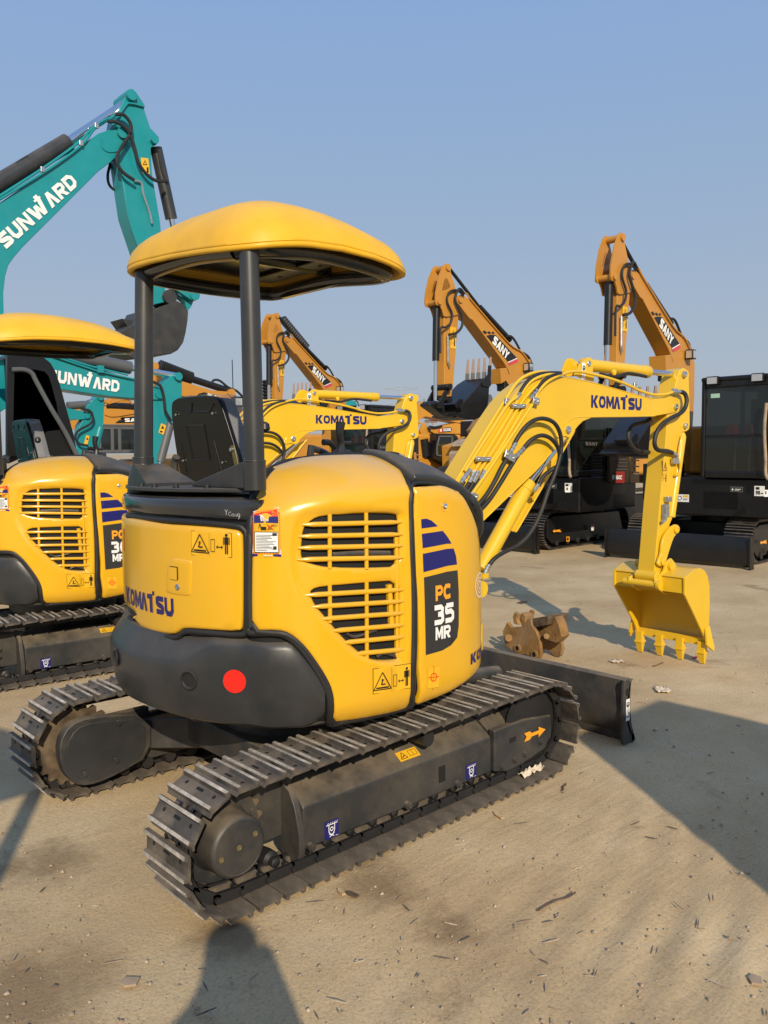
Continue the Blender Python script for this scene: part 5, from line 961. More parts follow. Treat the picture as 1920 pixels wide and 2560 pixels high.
# blade B
mb = MB(); pr = [(8.22, .02), (8.17, .06), (8.155, .2), (8.17, .33), (8.20, .44)]; mb.prism([A(x, 4.65, z) for x, z in pr]+[A(x+.03, 4.65, z) for x, z in pr[::-1]], (0, 2.2, 0)); BB = mb.build('dozer_blade', M['bkt'], XB, bevel=.004)
for y in (4.65, 6.83): mb = MB(); mb.prism([A(x, y, z) for x, z in ((8.14, .0), (8.27, .0), (8.24, .44), (8.13, .44))], (0, .02, 0)); mb.build('blade_end_plate', M['bkt'], BB)
for y in (5.3, 6.2): mb = MB(); mb.prism([A(8.2, y-.06, .16), A(8.2, y+.06, .16), A(9.1, y+.0, .30), A(9.1, y-.12, .30)], (0, 0, .12)); mb.build('blade_arm', M['bkt'], BB)
PT = Plane((8.5, 4.79, 0), 0); emitpx('travel_arrow', PT, [('orange', [G2([(697, 995), (716, 980), (716, 989), (770, 975), (765, 988), (775, 1002), (716, 1000), (716, 1010)])]), ('orange', [G2([(815, 1042), (843, 1042), (843, 1085), (815, 1085)])]), ('white', [G2([(1030, 942), (1057, 942), (1057, 990), (1030, 990)])]), ('red', [G2([(1030, 938), (1057, 938), (1057, 950), (1030, 950)])]), ('blackd', [G2([(822, 1050), (836, 1050), (836, 1075), (822, 1075)])])], .02, XB)
ROOT[0] = None
XC = copy_tree(XB); XC.location = A(8.3, 5.8, 0)+OFF; XC.rotation_euler = (0, 0, .0346); tag(XC, 'orange excavator with black cab at the right edge, tallest of the three orange booms')
for ch in XC.children:
    if ch.name.split('.')[0] in ('track', 'dozer_blade', 'swing_base', 'travel_arrow'): ch.location = (0, -.38, 0)
for ch in XC.children:
    if ch.name.startswith('bucket'): ch.location = (.12, 0, -.62)
XA = copy_tree(XB); XA.location = (8.3+.575, 5.8+5.68, 0); XA.rotation_euler = (0, 0, .1888); tag(XA, 'orange excavator with ribbed bellows on its arm cylinder, behind the right canopy pillar')
ROOT[0] = XA
def wl(P_world):                                            # world points into XA's own frame
    c_, s_ = math.cos(-.1888), math.sin(-.1888); o = []
    for p in P_world: d = p-A(*XA.location); o.append(A(c_*d[0]-s_*d[1], s_*d[0]+c_*d[1], d[2])+A(*XA.location))
    return o
def bellows(P_, a, b, off, r_, n, parent=None, tr=lambda q: q):
    p, q = tr([P_.at(*a, off), P_.at(*b, off)]); mb = MB(); d = q-p; L_ = np.linalg.norm(d); prof = []
    for i in range(n): prof += [(L_*i/n, r_*.62), (L_*(i+.5)/n, r_)]
    mb.lathe(p, d, prof+[(L_, r_*.6)], n=14); return mb.build('bellows', M['rubber'], parent, ang=10)
PA_ = Plane((8.7, 11.6, 0), .1888)
bellows(PA_, C2([(155, 465)])[0], C2([(300, 640)])[0], -.12, .10, 15, XA, wl); bellows(PA_, C2([(62, 830)])[0], C2([(66, 945)])[0], -.10, .12, 6, XA, wl)
ROOT[0] = None
# ---------------- big teal excavator at the left
PG = Plane((0, 10.5, 0), 0)
XG = root('teal_excavator', 'big teal excavator with its raised boom and dark bucket high at the upper left', 'excavator', (-2.0, 10.8, 0))
GB = pf(PG, C1([(-180, 870), (0, 795), (300, 590), (560, 400), (640, 345), (700, 325), (800, 303), (828, 315), (835, 350), (820, 385), (770, 455), (745, 505), (715, 535), (640, 590), (150, 1080), (90, 1150), (55, 1200), (35, 1270), (22, 1380), (25, 1500), (0, 1800), (-350, 1900), (-420, 1500), (-330, 1050)]), 0, .45, 'boom', 'teal', XG, .012)
GA_ = pf(PG, C1([(830, 60), (860, 55), (885, 80), (938, 160), (935, 190), (975, 310), (1030, 368), (1033, 400), (1010, 422), (978, 440), (985, 600), (1040, 930), (1062, 1250), (1075, 1400), (1070, 1440), (1000, 1455), (930, 1180), (870, 1000), (830, 880), (770, 480), (795, 420), (800, 330), (750, 300), (760, 230), (800, 140)]), -.03, .40, 'arm', 'teal', XG, .012)
hose(PG, C1([(720, 320), (810, 170), (850, 152), (935, 172)]), .0, .02, GA_, 'teal', 'weld_edge'); 
hose(PG, C1([(770, 480), (830, 880), (930, 1180), (1000, 1455)]), -.02, .012, GA_, 'teal', 'weld_edge')
for q, r_ in (((855, 95), .09), ((795, 340), .09), ((1007, 385), .07), ((1105, 1405), .13)): pinp(PG, C1([q])[0], r_, -.5, .05, 'teal' if q[1] < 1000 else 'dbkt', GA_)
hose(PG, C1([(655, 380), (660, 430), (690, 460), (740, 465), (780, 440), (830, 385)]), .005, .015, GB, 'teal', 'weld_edge')
cy(PG, C1([(-120, 740)])[0], C1([(440, 405)])[0], -.16, .145, 'arm_cylinder', 'dgrey', GB, 24); cy(PG, C1([(430, 410)])[0], C1([(850, 130)])[0], -.16, .075, 'cylinder_rod', 'chrome', GB, 20)
cy(PG, C1([(1010, 440)])[0], C1([(1110, 900)])[0], -.2, .11, 'bucket_cylinder', 'dgrey', GA_, 20); cy(PG, C1([(1105, 880)])[0], C1([(1210, 1340)])[0], -.2, .055, 'cylinder_rod', 'chrome', GA_)
hose(PG, C1([(1030, 450), (1050, 560), (1075, 640), (1080, 655)]), -.05, .035, GA_, 'dgrey', 'side_pipe')
for L in ([(-30, 790), (300, 590), (520, 430), (600, 330), (640, 290), (740, 235)], [(-30, 770), (290, 565), (510, 405), (590, 320), (700, 250)]): hose(PG, C1(L), .03, .022, GB, 'teal', 'boom_pipe')
for q in ((275, 580), (525, 410), (625, 295)): mb = MB(); mb.box(PG.at(*C1([q])[0], .04), (.07, .05, .09)); mb.build('pipe_clamp', M['zinc'], GB, bevel=.01)
hose(PG, C1([(750, 225), (800, 225), (845, 280), (845, 345), (790, 430), (755, 510), (790, 590), (870, 650)]), .10, .03, GA_); hose(PG, C1([(700, 270), (760, 275), (830, 330), (870, 430), (900, 540), (960, 620), (1020, 655), (1065, 655)]), .10, .03, GA_)
hose(PG, C1([(715, 540), (698, 620), (715, 690), (790, 740)]), -.4, .025, GA_); hose(PG, C1([(870, 650), (915, 665), (930, 740), (970, 860), (985, 930)]), .02, .02, GA_, 'zinc', 'arm_pipe'); hose(PG, C1([(0, 635), (150, 520), (205, 500), (210, 510)]), -.1, .035, GB)
emitpx('warning_sticker', PG, [('ystick', [C1([(912, 503), (960, 508), (972, 608), (925, 605)])]), ('blackd', [C1([(925, 550), (955, 552), (940, 518)]), C1([(950, 565), (962, 565), (965, 600), (952, 600)])]), ('ystick', [C1([(932, 545), (948, 546), (940, 530)])])], -.02, GA_)
txt(PG, 'lettering', C1([(40, 1098)])[0], C1([(522, 668)])[0], C1([(-28, 1015)])[0], lambda h, w_: logoS(0, 0, h, w_), 'white', GB, .012)
GK = pf(PG, C1([(985, 1490), (1150, 1430), (1195, 1455), (1222, 1500), (1218, 1560), (1205, 1640), (1190, 1700), (1155, 1750), (1110, 1775), (990, 1788)]), .1, .7, 'bucket', 'dbkt', XG, .02)
pf(PG, C1([(860, 1585), (985, 1490), (995, 1788), (860, 1805), (690, 1715), (760, 1640)]), .02, .62, 'bucket_floor', 'dbkt', GK, .02)
pf(PG, C1([(790, 1545), (870, 1560), (900, 1500), (960, 1520), (880, 1640), (830, 1600)]), -.2, .5, 'bucket_lip', 'dbkt', GK, .01)
pf(PG, C1([(1030, 1280), (1090, 1275), (1240, 1365), (1280, 1365), (1292, 1395), (1270, 1430), (1240, 1425), (1080, 1320)]), .03, .1, 'link', 'teal', GA_, .01); pf(PG, C1([(1170, 1400), (1260, 1420), (1240, 1470), (1215, 1500), (1200, 1440), (1110, 1360), (1120, 1345)]), -.1, .15, 'link', 'teal', GA_, .01)
pinp(PG, C1([(1265, 1392)])[0], .1, -.4, .06, 'teal', GA_)
undercarriage(-4.5, 0.2, 10.8, 2.4, .6, .95, 48, XG, 'dgrey'); mb = MB(); mb.box((-2.3, 10.8, 1.7), (4.2, 2.6, 1.1)); mb.build('house', M['teal'], XG, bevel=.08); cab(XG, -1.6, -.2, 11.1, 12.0, 1.4, 2.95, 'bcab')
# ---------------- teal excavator with the see-through cab behind the second yellow machine
PU = Plane((0, 8.0, 0), 0)
XU = root('teal_excavator', 'teal excavator with a dark see-through cab, boom held level behind the seat', 'excavator', (.2, 7.6, 0))
UB = pf(PU, D1([(-60, 470), (100, 400), (230, 380), (350, 385), (400, 372), (440, 362), (480, 372), (500, 400), (500, 440), (1110, 625), (1290, 690), (1345, 725), (1362, 760), (1345, 795), (1260, 795), (900, 765), (540, 712), (300, 700), (0, 900), (-300, 1100), (-300, 800)]), 0, .34, 'boom', 'teal', XU, .01)
UA = pf(PU, D1([(1480, 570), (1508, 590), (1512, 640), (1510, 760), (1480, 850), (1425, 1000), (1320, 1330), (1265, 1420), (1262, 1100), (1265, 800), (1270, 690), (1345, 675), (1420, 600)]), -.03, .26, 'arm', 'teal', XU, .01)
for q, r_ in (((455, 400), .07), ((1330, 745), .07), ((1485, 600), .06)): pinp(PU, D1([q])[0], r_, -.4, .03, 'teal', UB)
cy(PU, D1([(500, 408)])[0], D1([(1080, 530)])[0], -.12, .092, 'arm_cylinder', 'gcab', UB, 24); cy(PU, D1([(1075, 528)])[0], D1([(1480, 598)])[0], -.12, .045, 'cylinder_rod', 'chrome', UB, 16)
for L in ([(100, 410), (230, 380), (340, 400), (700, 520), (830, 560), (1050, 610), (1200, 640)], [(100, 395), (230, 368), (350, 390), (700, 500), (830, 535), (1060, 590)]): hose(PU, D1(L), .03, .014, UB, 'teal', 'boom_pipe')
mb = MB(); mb.box(PU.at(*D1([(832, 540)])[0], .04), (.09, .05, .1)); mb.build('pipe_clamp', M['teal'], UB)
hose(PU, D1([(1265, 645), (1330, 680), (1360, 780), (1370, 880), (1420, 970)]), .08, .022, UA); cy(PU, D1([(1410, 990)])[0], D1([(1325, 1310)])[0], -.05, .07, 'bucket_cylinder', 'gcab', UA, 20); cy(PU, D1([(1330, 1300)])[0], D1([(1318, 1350)])[0], -.05, .04, 'cylinder_rod', 'chrome', UA)
pf(PU, D1([(1300, 1340), (1360, 1330), (1378, 1355), (1360, 1390), (1330, 1400), (1290, 1390)]), 0, .1, 'cylinder_eye', 'teal', UA, .01)
emitpx('warning_sticker', PU, [('ystick', [D1([(1337, 988), (1378, 1008), (1356, 1086), (1314, 1066)])]), ('blackd', [D1([(1335, 1035), (1362, 1035), (1350, 1005)]), D1([(1330, 1050), (1350, 1055), (1345, 1068), (1325, 1062)])])], -.02, UA)
txt(PU, 'lettering', D1([(395, 640)])[0], D1([(1000, 735)])[0], D1([(410, 540)])[0], lambda h, w_: logoS(0, 0, h, w_), 'white', UB, .012)
undercarriage(-1.6, 1.9, 7.6, 1.9, .45, .75, 46, XU, 'dgrey'); mb = MB(); mb.box((-.2, 7.6, 1.1), (2.6, 1.9, .5)); mb.box((-1.0, 7.6, 1.6), (1.0, 1.9, .6)); mb.build('house', M['teal'], XU, bevel=.08)
PU2 = Plane((0, 6.55, 0), 0)
ca = D1([(60, 425), (200, 425), (300, 432), (370, 450), (420, 490), (460, 560), (500, 680), (560, 900), (610, 1080), (640, 1250), (500, 1260), (60, 1260)]); ci = D1([(120, 540), (230, 540), (300, 545), (370, 560), (405, 600), (430, 680), (470, 830), (495, 1045), (390, 1055), (320, 1130), (160, 1130), (110, 1000)])
CU = pf(PU2, keyhole(ca[::-1], ci), 0, .06, 'cab', 'bcab', XU); pf(PU2, keyhole(ca[::-1], ci), -1.0, .06, 'cab_far_side', 'bcab', CU)
pf(PU2, ci, -.03, .01, 'window', 'glass', CU); pf(PU2, D1([(60, 425), (300, 432), (370, 450), (420, 490), (420, 515), (360, 475), (290, 455), (60, 450)]), -.06, .94, 'cab_roof', 'bcab', CU)
hose(PU2, D1([(100, 545), (200, 545), (265, 575), (300, 640), (420, 860), (540, 1060), (640, 1260)]), .03, .028, CU, 'gcab', 'hand_rail'); hose(PU2, D1([(215, 1100), (205, 980), (205, 900)]), -.4, .03, CU, 'rubber', 'lever'); hose(PU2, D1([(280, 1100), (330, 960)]), -.45, .012, CU, 'bkt', 'lever'); hose(PU2, D1([(330, 960), (372, 885)]), -.45, .026, CU, 'pink', 'lever_grip')
bellows(PU2, D1([(215, 1190)])[0], D1([(225, 1090)])[0], -.4, .13, 6, CU); mb = MB(); c_ = PU2.at(*D1([(280, 1190)])[0], -.35); mb.box(c_, (.8, .3, .08), np.array(((.92, 0, -.39), (0, 1, 0), (.39, 0, .92)))); mb.box(PU2.at(*D1([(150, 760)])[0], -.5), (.14, .5, .9)); mb.build('armrest', M['rubber'], CU, bevel=.02)
# ---------------- small teal boom further back
PV = Plane((0, 13.0, 0), 0)
XV = root('teal_excavator', 'distant teal excavator, short boom tip seen under the lettered teal boom', 'excavator', (1.0, 13.2, 0))
VB = pf(PV, D1([(200, 830), (300, 850), (550, 862), (700, 890), (735, 905), (742, 935), (720, 955), (640, 962), (550, 958), (300, 960), (200, 1000)]), 0, .3, 'boom', 'teal', XV, .01)
VA = pf(PV, D1([(805, 762), (840, 758), (866, 772), (866, 840), (858, 1010), (820, 1060), (780, 1130), (720, 1250), (625, 1250), (660, 1010), (690, 960), (740, 940), (760, 900), (700, 870), (760, 810)]), -.03, .24, 'arm', 'teal', XV, .01)
cy(PV, D1([(560, 845)])[0], D1([(700, 835)])[0], -.1, .08, 'arm_cylinder', 'gcab', VB); cy(PV, D1([(640, 838)])[0], D1([(810, 780)])[0], -.1, .03, 'cylinder_rod', 'chrome', VB); cy(PV, D1([(830, 1025)])[0], D1([(780, 1215)])[0], 0, .08, 'bucket_cylinder', 'teal', VA)
hose(PV, D1([(690, 870), (750, 890), (770, 950), (740, 1000), (650, 1050), (625, 1110), (660, 1160), (730, 1175)]), .1, .025, VA)
for q in ((838, 775), (725, 925)): pinp(PV, D1([q])[0], .06, -.3, .03, 'teal', VA)
emitpx('warning_sticker', PV, [('ystick', [D1([(715, 1088), (742, 1095), (725, 1168), (696, 1160)])]), ('blackd', [D1([(714, 1125), (732, 1128), (726, 1103)])])], -.02, VA)
txt(PV, 'lettering', D1([(240, 915)])[0], D1([(432, 920)])[0], D1([(245, 875)])[0], lambda h, w_: Gt('WARD', 0, 0, h, w_, .08), 'white', VB, .012)
undercarriage(-1, 2.6, 13.2, 1.9, .45, .75, 30, XV, 'dgrey'); mb = MB(); mb.box((.4, 13.2, 1.2), (2.6, 1.9, .9)); mb.build('house', M['teal'], XV, bevel=.08)
# ---------------- orange machines seen between the seat and the left pillar
PD = Plane((0, 17.5, 0), 0)
XD = root('orange_excavator', 'orange excavator with low boom and long ribbed bellows behind the black seat back', 'excavator', (12.3, 17.8, 0), 'orange excavators behind the teal arms')
DB_ = pf(PD, F6([(760, 290), (860, 312), (1100, 385), (1230, 395), (1300, 430), (1345, 490), (1370, 700), (1380, 900), (1240, 900), (1240, 640), (1190, 560), (1100, 500), (850, 430), (740, 400)]), 0, .4, 'boom', 'sany', XD, .01)
DA_ = pf(PD, F6([(590, 190), (610, 160), (645, 165), (660, 210), (720, 280), (780, 330), (730, 420), (640, 420), (590, 330)]), -.02, .3, 'arm_head', 'sany', XD, .01)
pinp(PD, F6([(627, 182)])[0], .1, -.35, .04, 'sany', DA_); pinp(PD, F6([(1262, 405)])[0], .12, -.4, .05, 'sany', DB_)
bellows(PD, F6([(650, 185)])[0], F6([(925, 290)])[0], -.15, .20, 17, DB_); cy(PD, F6([(920, 288)])[0], F6([(1245, 392)])[0], -.15, .10, 'arm_cylinder', 'bkt', DB_)
hose(PD, F6([(1090, 330), (1110, 300), (1160, 305), (1230, 360), (1300, 390), (1360, 450)]), -.1, .035, DB_)
emitpx('logo_band', PD, [('blackd', [F6([(985, 412), (1030, 400), (1050, 405), (1130, 425), (1110, 460), (960, 440)])])], .01, DB_); txt(PD, 'lettering', F6([(1055, 432)])[0], F6([(1140, 455)])[0], F6([(1060, 408)])[0], lambda h, w_: Gt('SA', 0, 0, h, w_, .06, True), 'white', DB_, .03)
mb = MB(); c_ = PD.at(*F6([(1302, 480)])[0], .2); mb.box(c_, (.3, .2, .3)); L_ = mb.build('work_light', M['bkt'], DB_, bevel=.02); mb = MB(); mb.box(c_+A(0, -.105, 0), (.22, .01, .2)); mb.build('light_lens', M['lamp'], L_)
hose(PD, F6([(1262, 130), (1270, 395)]), -.2, .014, XD, 'bkt', 'radio_aerial', 5)
undercarriage(11, 14.6, 17.8, 2.0, .45, .8, 30, XD); mb = MB(); mb.box((13.2, 17.9, 1.5), (2.6, 2.1, 1.4)); mb.build('house', M['sany'], XD, bevel=.1)
PE = Plane((0, 19, 0), 0)
XE = root('orange_excavator', 'orange excavator with grey cab under its low lettered boom, left of the tall pillar', 'excavator', (9.5, 19.3, 0), 'orange excavators behind the teal arms')
EB = pf(PE, D1([(870, 845), (1000, 870), (1240, 890), (1240, 1005), (1000, 1002), (860, 1000), (850, 950)]), 0, .45, 'boom', 'sany', XE, .01)
pf(PE, D1([(600, 850), (640, 815), (672, 830), (680, 900), (660, 1040), (590, 1045), (600, 960)]), -.05, .3, 'arm', 'sany', EB, .01); cy(PE, D1([(870, 850)])[0], D1([(1240, 862)])[0], -.1, .12, 'arm_cylinder', 'bkt', EB)
pf(PE, D1([(860, 800), (960, 770), (1040, 790), (1110, 830), (1110, 850), (870, 835)]), -1.2, .3, 'rear_boom', 'sany', EB)
for L in ([(870, 840), (940, 780), (960, 770)], [(870, 915), (940, 930), (1110, 905)], [(880, 830), (1050, 790), (1100, 830)]): hose(PE, D1(L), .02, .03, EB, 'sany', 'boom_pipe', 5)
emitpx('logo_band', PE, [('blackd', [D1([(1010, 940), (1230, 925), (1230, 985), (955, 988), (985, 965), (1008, 962)]), D1([(1000, 945), (1025, 938), (1020, 955), (1000, 958)])])], .01, EB); txt(PE, 'lettering', D1([(1035, 978)])[0], D1([(1215, 978)])[0], D1([(1035, 948)])[0], lambda h, w_: Gt('SANY', 0, 0, h, w_, .06, True), 'white', EB, .03)
p0, p1 = PE.at(*D1([(830, 1240)])[0]), PE.at(*D1([(1240, 1015)])[0]); cab(XE, p0[0], p1[0], 19.0, 20.3, p0[2], p1[2], 'gcab'); pf(PE, D1([(920, 1020), (945, 1020), (950, 1235), (925, 1235)]), .02, .1, 'cab_pillar', 'gcab', XE, .01); pf(PE, D1([(980, 1020), (1005, 1020), (1010, 1235), (985, 1235)]), .02, .1, 'cab_pillar', 'gcab', XE, .01)
undercarriage(8, 11.6, 19.3, 2.0, .45, .8, 30, XE); mb = MB(); mb.box((10.2, 19.5, 1.15), (3.4, 2.1, .7)); mb.build('house', M['sany'], XE, bevel=.1)
# ---------------- amber machine with small cab in the gap
PX = Plane((14.0, 16.0, 0), 0)
XX_ = root('amber_excavator', 'distant amber excavator with small dark cab and red and black badge, in the middle gap', 'excavator', (16.0, 16.8, 0))
XM = pf(PX, F5([(440, 290), (540, 240), (640, 260), (760, 330), (1100, 500), (1340, 560), (1370, 600), (1250, 580), (1000, 530), (700, 470), (570, 450), (500, 490), (450, 570), (380, 560), (400, 380)]), 0, .5, 'boom', 'xcmg', XX_, .01)
XM2 = pf(PX, F5([(640, 650), (660, 610), (1000, 540), (1090, 560), (1180, 620), (1250, 720), (1240, 860), (1100, 860), (1060, 690), (700, 685)]), .1, .4, 'lower_boom', 'xcmg', XX_, .01)
pf(PX, F5([(510, 530), (560, 540), (640, 640), (650, 800), (700, 1030), (600, 1030), (560, 800), (500, 650)]), .05, .35, 'arm', 'xcmg', XX_, .01); pf(PX, F5([(440, 720), (500, 660), (540, 900), (560, 1010), (480, 1000), (430, 900)]), -.3, .3, 'arm_plate', 'xcmg', XX_, .01)
cy(PX, F5([(500, 560)])[0], F5([(400, 820)])[0], .1, .05, 'cylinder_rod', 'chrome', XX_); cy(PX, F5([(545, 760)])[0], F5([(575, 1000)])[0], .1, .16, 'cylinder', 'bkt', XX_); cy(PX, F5([(1105, 770)])[0], F5([(1130, 960)])[0], .2, .16, 'cylinder', 'bkt', XX_); cy(PX, F5([(560, 518)])[0], F5([(730, 518)])[0], -.2, .04, 'cylinder_rod', 'chrome', XX_)
for L in ([(580, 800), (640, 810), (665, 790)], [(640, 640), (620, 590), (700, 600), (800, 580)], [(1180, 760), (1230, 640), (1280, 600)], [(1200, 700), (1210, 620), (1300, 560)]): hose(PX, F5(L), .15, .04, XX_, n=5)
emitpx('badge', PX, [('blackd', [F5([(810, 605), (925, 598), (942, 630), (925, 660), (770, 668), (800, 650)])]), ('red', [F5([(765, 618), (810, 612), (806, 664), (752, 666)])]), ('white', [F5([(776, 622), (802, 620), (800, 656), (774, 658)])]), ('red', [F5([(781, 628), (797, 627), (788, 645)])])], .12, XM2)
txt(PX, 'lettering', F5([(818, 656)])[0], F5([(926, 650)])[0], F5([(820, 614)])[0], lambda h, w_: Gt('XCMG', 0, 0, h, w_, .06), 'white', XM2, .16)
cf = F5([(740, 690), (960, 690), (1010, 720), (1110, 920), (1120, 1010), (960, 1170), (840, 1100), (700, 1030), (720, 850)]); cin = F5([(765, 725), (735, 860), (730, 985), (925, 1010), (935, 860), (945, 725)]); cin2 = F5([(1000, 760), (985, 1120), (1100, 1030), (1090, 930)])
XCB = pf(PX, cf, .5, .05, 'cab', 'gcab', XX_); XCB.data.materials[0] = M['bcab']
pf(PX, cf, .44, 1.3, 'cab_body', 'bcab', XCB); pf(PX, cin, .53, .02, 'window', 'glass', XCB); pf(PX, cin2, .53, .02, 'window', 'glass', XCB); emitpx('red_cloth', PX, [('red', [F5([(850, 920), (915, 920), (920, 985), (840, 980)]), F5([(1010, 870), (1025, 840), (1045, 900), (1000, 915)])])], .56, XCB)
for a_ in ((765, 725, 945, 725), (765, 725, 735, 860), (735, 860, 730, 985), (730, 985, 925, 1010), (945, 725, 925, 1010)): hose(PX, F5([(a_[0], a_[1]), (a_[2], a_[3])]), .54, .03, XCB, 'gcab', 'window_frame', 5)
mb = MB(); mb.box((17.4, 17, 1.6), (3.0, 2.2, 1.2)); mb.build('house', M['xcmg'], XX_, bevel=.1); undercarriage(14.6, 18.6, 16.8, 2.2, .5, .85, 30, XX_)
PY_ = Plane((13, 13.0, 0), 0)
XY_ = root('wheel_loader', 'dusty amber loader with pale mudguard behind the yellow hydraulic pipes', 'loader', (15.2, 13.8, 0))
pf(PY_, F5([(1150, 860), (1180, 810), (1260, 760), (1380, 730), (1500, 725), (1500, 780), (1330, 800), (1230, 840)]), 0, .7, 'mudguard', 'mud', XY_, .01); pf(PY_, F5([(1100, 960), (1130, 920), (1200, 930), (1200, 1250), (1080, 1280), (1100, 1100)]), 0, .6, 'tyre', 'mud', XY_, .02)
pf(PY_, F5([(1200, 850), (1350, 800), (1500, 790), (1500, 1200), (1210, 1200)]), -.1, 1.2, 'body', 'xcmg', XY_, .02); pf(PY_, F5([(1390, 500), (1600, 500), (1600, 720), (1390, 720)]), -.2, 1, 'cab', 'bcab', XY_, .02); pf(PY_, F5([(1420, 550), (1580, 545), (1580, 700), (1430, 700)]), -.18, .03, 'window', 'glass', XY_)
pf(PY_, F5([(1340, 470), (1420, 380), (1500, 500), (1380, 520), (1310, 620), (1270, 700), (1240, 640), (1300, 560)]), .05, .3, 'lift_arm', 'clay', XY_, .01)
mb = MB(); [mb.cyl((15.0+k, 13.8+s_, .6), (15.0+k, 13.9+s_, .6), .6) for k in (0, 1.8) for s_ in (-.8, .8)]; mb.build('wheels', M['rubber'], XY_)
PZ = Plane((17, 14, 0), 0)
XZ = root('lemon_excavator', 'distant bright yellow excavator tip with a pointed grey bucket, right of the black bucket', 'excavator', (20, 14.3, 0))
pf(PZ, F5([(1440, 230), (1445, 170), (1475, 140), (1500, 180), (1510, 300), (1490, 490), (1475, 490), (1450, 370)]), 0, .3, 'bucket', 'gcab', XZ, .01); pf(PZ, F5([(1505, 280), (1530, 270), (1600, 380), (1620, 450), (1530, 400), (1530, 495), (1490, 495)]), -.1, .3, 'arm', 'lemon', XZ, .01); hose(PZ, F5([(1510, 240), (1550, 280), (1605, 370)]), 0, .05, XZ)
pf(PZ, F5([(1370, 440), (1430, 370), (1460, 420), (1460, 500), (1370, 500)]), -2, .3, 'boom', 'xcmg', XZ, .01); mb = MB(); mb.box((20, 14.3, 1.2), (3, 2.2, 1.4)); mb.build('house', M['lemon'], XZ, bevel=.1)
XT = root('teal_excavator', 'tiny teal hood top showing above the second yellow boom, in the far row', 'excavator', (20.5, 26.5, 0)); PT2 = Plane((0, 26, 0), 0)
pf(PT2, D6([(605, 200), (612, 175), (640, 166), (690, 172), (705, 210), (700, 260), (605, 260)]), 0, 1.0, 'hood', 'teal', XT, .03); hose(PT2, D6([(690, 168), (705, 185), (706, 215)]), .05, .03, XT, n=5); mb = MB(); mb.box((20.5, 26.6, 1.2), (3, 2, 2.2)); mb.build('house', M['teal'], XT, bevel=.1)
ROOT[0] = None
XF = root('orange_excavator', 'dusty orange excavator rear glimpsed low between the middle orange machine and the yellow arm', 'excavator', (14.0, 8.6, 0))
mb = MB(); mb.prism([A(12.9, 7.4, 1.1), A(14.6, 7.4, 1.1), A(15.2, 8.2, 1.1), A(15.2, 9.0, 1.1), A(14.6, 9.8, 1.1), A(12.9, 9.8, 1.1)], (0, 0, 1.0)); mb.build('house', M['xcmg'], bevel=.1); undercarriage(12.4, 15.2, 8.6, 1.8, .45, .8, 30, XF)
mb = MB(); mb.box((13.6, 7.39, 1.7), (1.0, .02, .5)); mb.build('side_grille', M['hole']); mb = MB(); mb.box((14.9, 8.6, 1.2), (.8, 2.2, .6)); mb.build('counterweight', M['mud'], bevel=.1); ROOT[0] = None; XF.location = (13.2, 6.75, 0)
# ---------------- rusty quick hitch on the ground
HG = root('quick_hitch', 'dusty yellow-brown steel quick hitch lying on the ground between the yellow bucket and the blade', 'quick hitch', (2.95, 1.0, 0))
P1 = Plane((2.75, .85, 0), R(-28)); gp_ = P1.at(*D4([(350, 785)])[0])
d_ = ray(*D4([(350, 788)])[0]); t_ = -CAM[2]/d_[2]; g0 = CAM+t_*d_; P1 = Plane(g0, R(82), -1)
L1 = D4([(142, 600), (160, 560), (172, 540), (195, 575), (260, 570), (300, 520), (318, 520), (322, 560), (350, 600), (372, 660), (382, 740), (370, 780), (350, 790), (330, 785), (310, 755), (285, 742), (255, 745), (225, 738), (195, 715), (160, 690), (150, 650)])
HA = pf(P1, L1, 0, .03, 'side_plate', 'clay', HG, .004); pf(P1, L1, 0, .03, 'side_plate', 'clay', HG, .004, sh=.24)
pf(P1, D4([(210, 530), (215, 500), (235, 485), (252, 510), (250, 545), (330, 520), (420, 500), (440, 520), (460, 560), (480, 640), (440, 680), (380, 660), (300, 640), (240, 600)]), -.03, .09, 'centre_body', 'clay', HG, .008, sh=.06)
for o_ in (0, .17): pf(P1, D4([(210, 550), (206, 505), (218, 478), (235, 490), (228, 520), (240, 560)]), -.03, .03, 'hook', 'clay', HG, .004, sh=o_)
pf(P1, D4([(312, 540), (320, 520), (425, 503), (430, 520), (420, 560), (320, 578)]), -.02, .22, 'pin_block', 'rust', HG, .004)
for q in ((232, 706), (338, 745)):
    for o_ in (0, .26): mb = MB(); a = P1.at(*D4([q])[0], .014)-P1.n*o_; mb.lathe(a, -P1.n, [(0, .020), (0, .034), (.03, .034), (.03, .02)], n=20, caps=False); mb.build('pin_boss', M['clay'], HG)
    mb = MB(); a = P1.at(*D4([q])[0], .006); mb.cyl(a, a-P1.n*.002, .021); mb.build('pin_hole', M['hole'], HG)
mb = MB(); mb.cyl(P1.at(*D4([(180, 640)])[0], .02), P1.at(*D4([(180, 640)])[0], -.26), .03); mb.cyl(P1.at(*D4([(418, 630)])[0], .0), P1.at(*D4([(418, 630)])[0], -.2), .022); mb.build('cross_pin', M['clay'], HG)
ROOT[0] = None
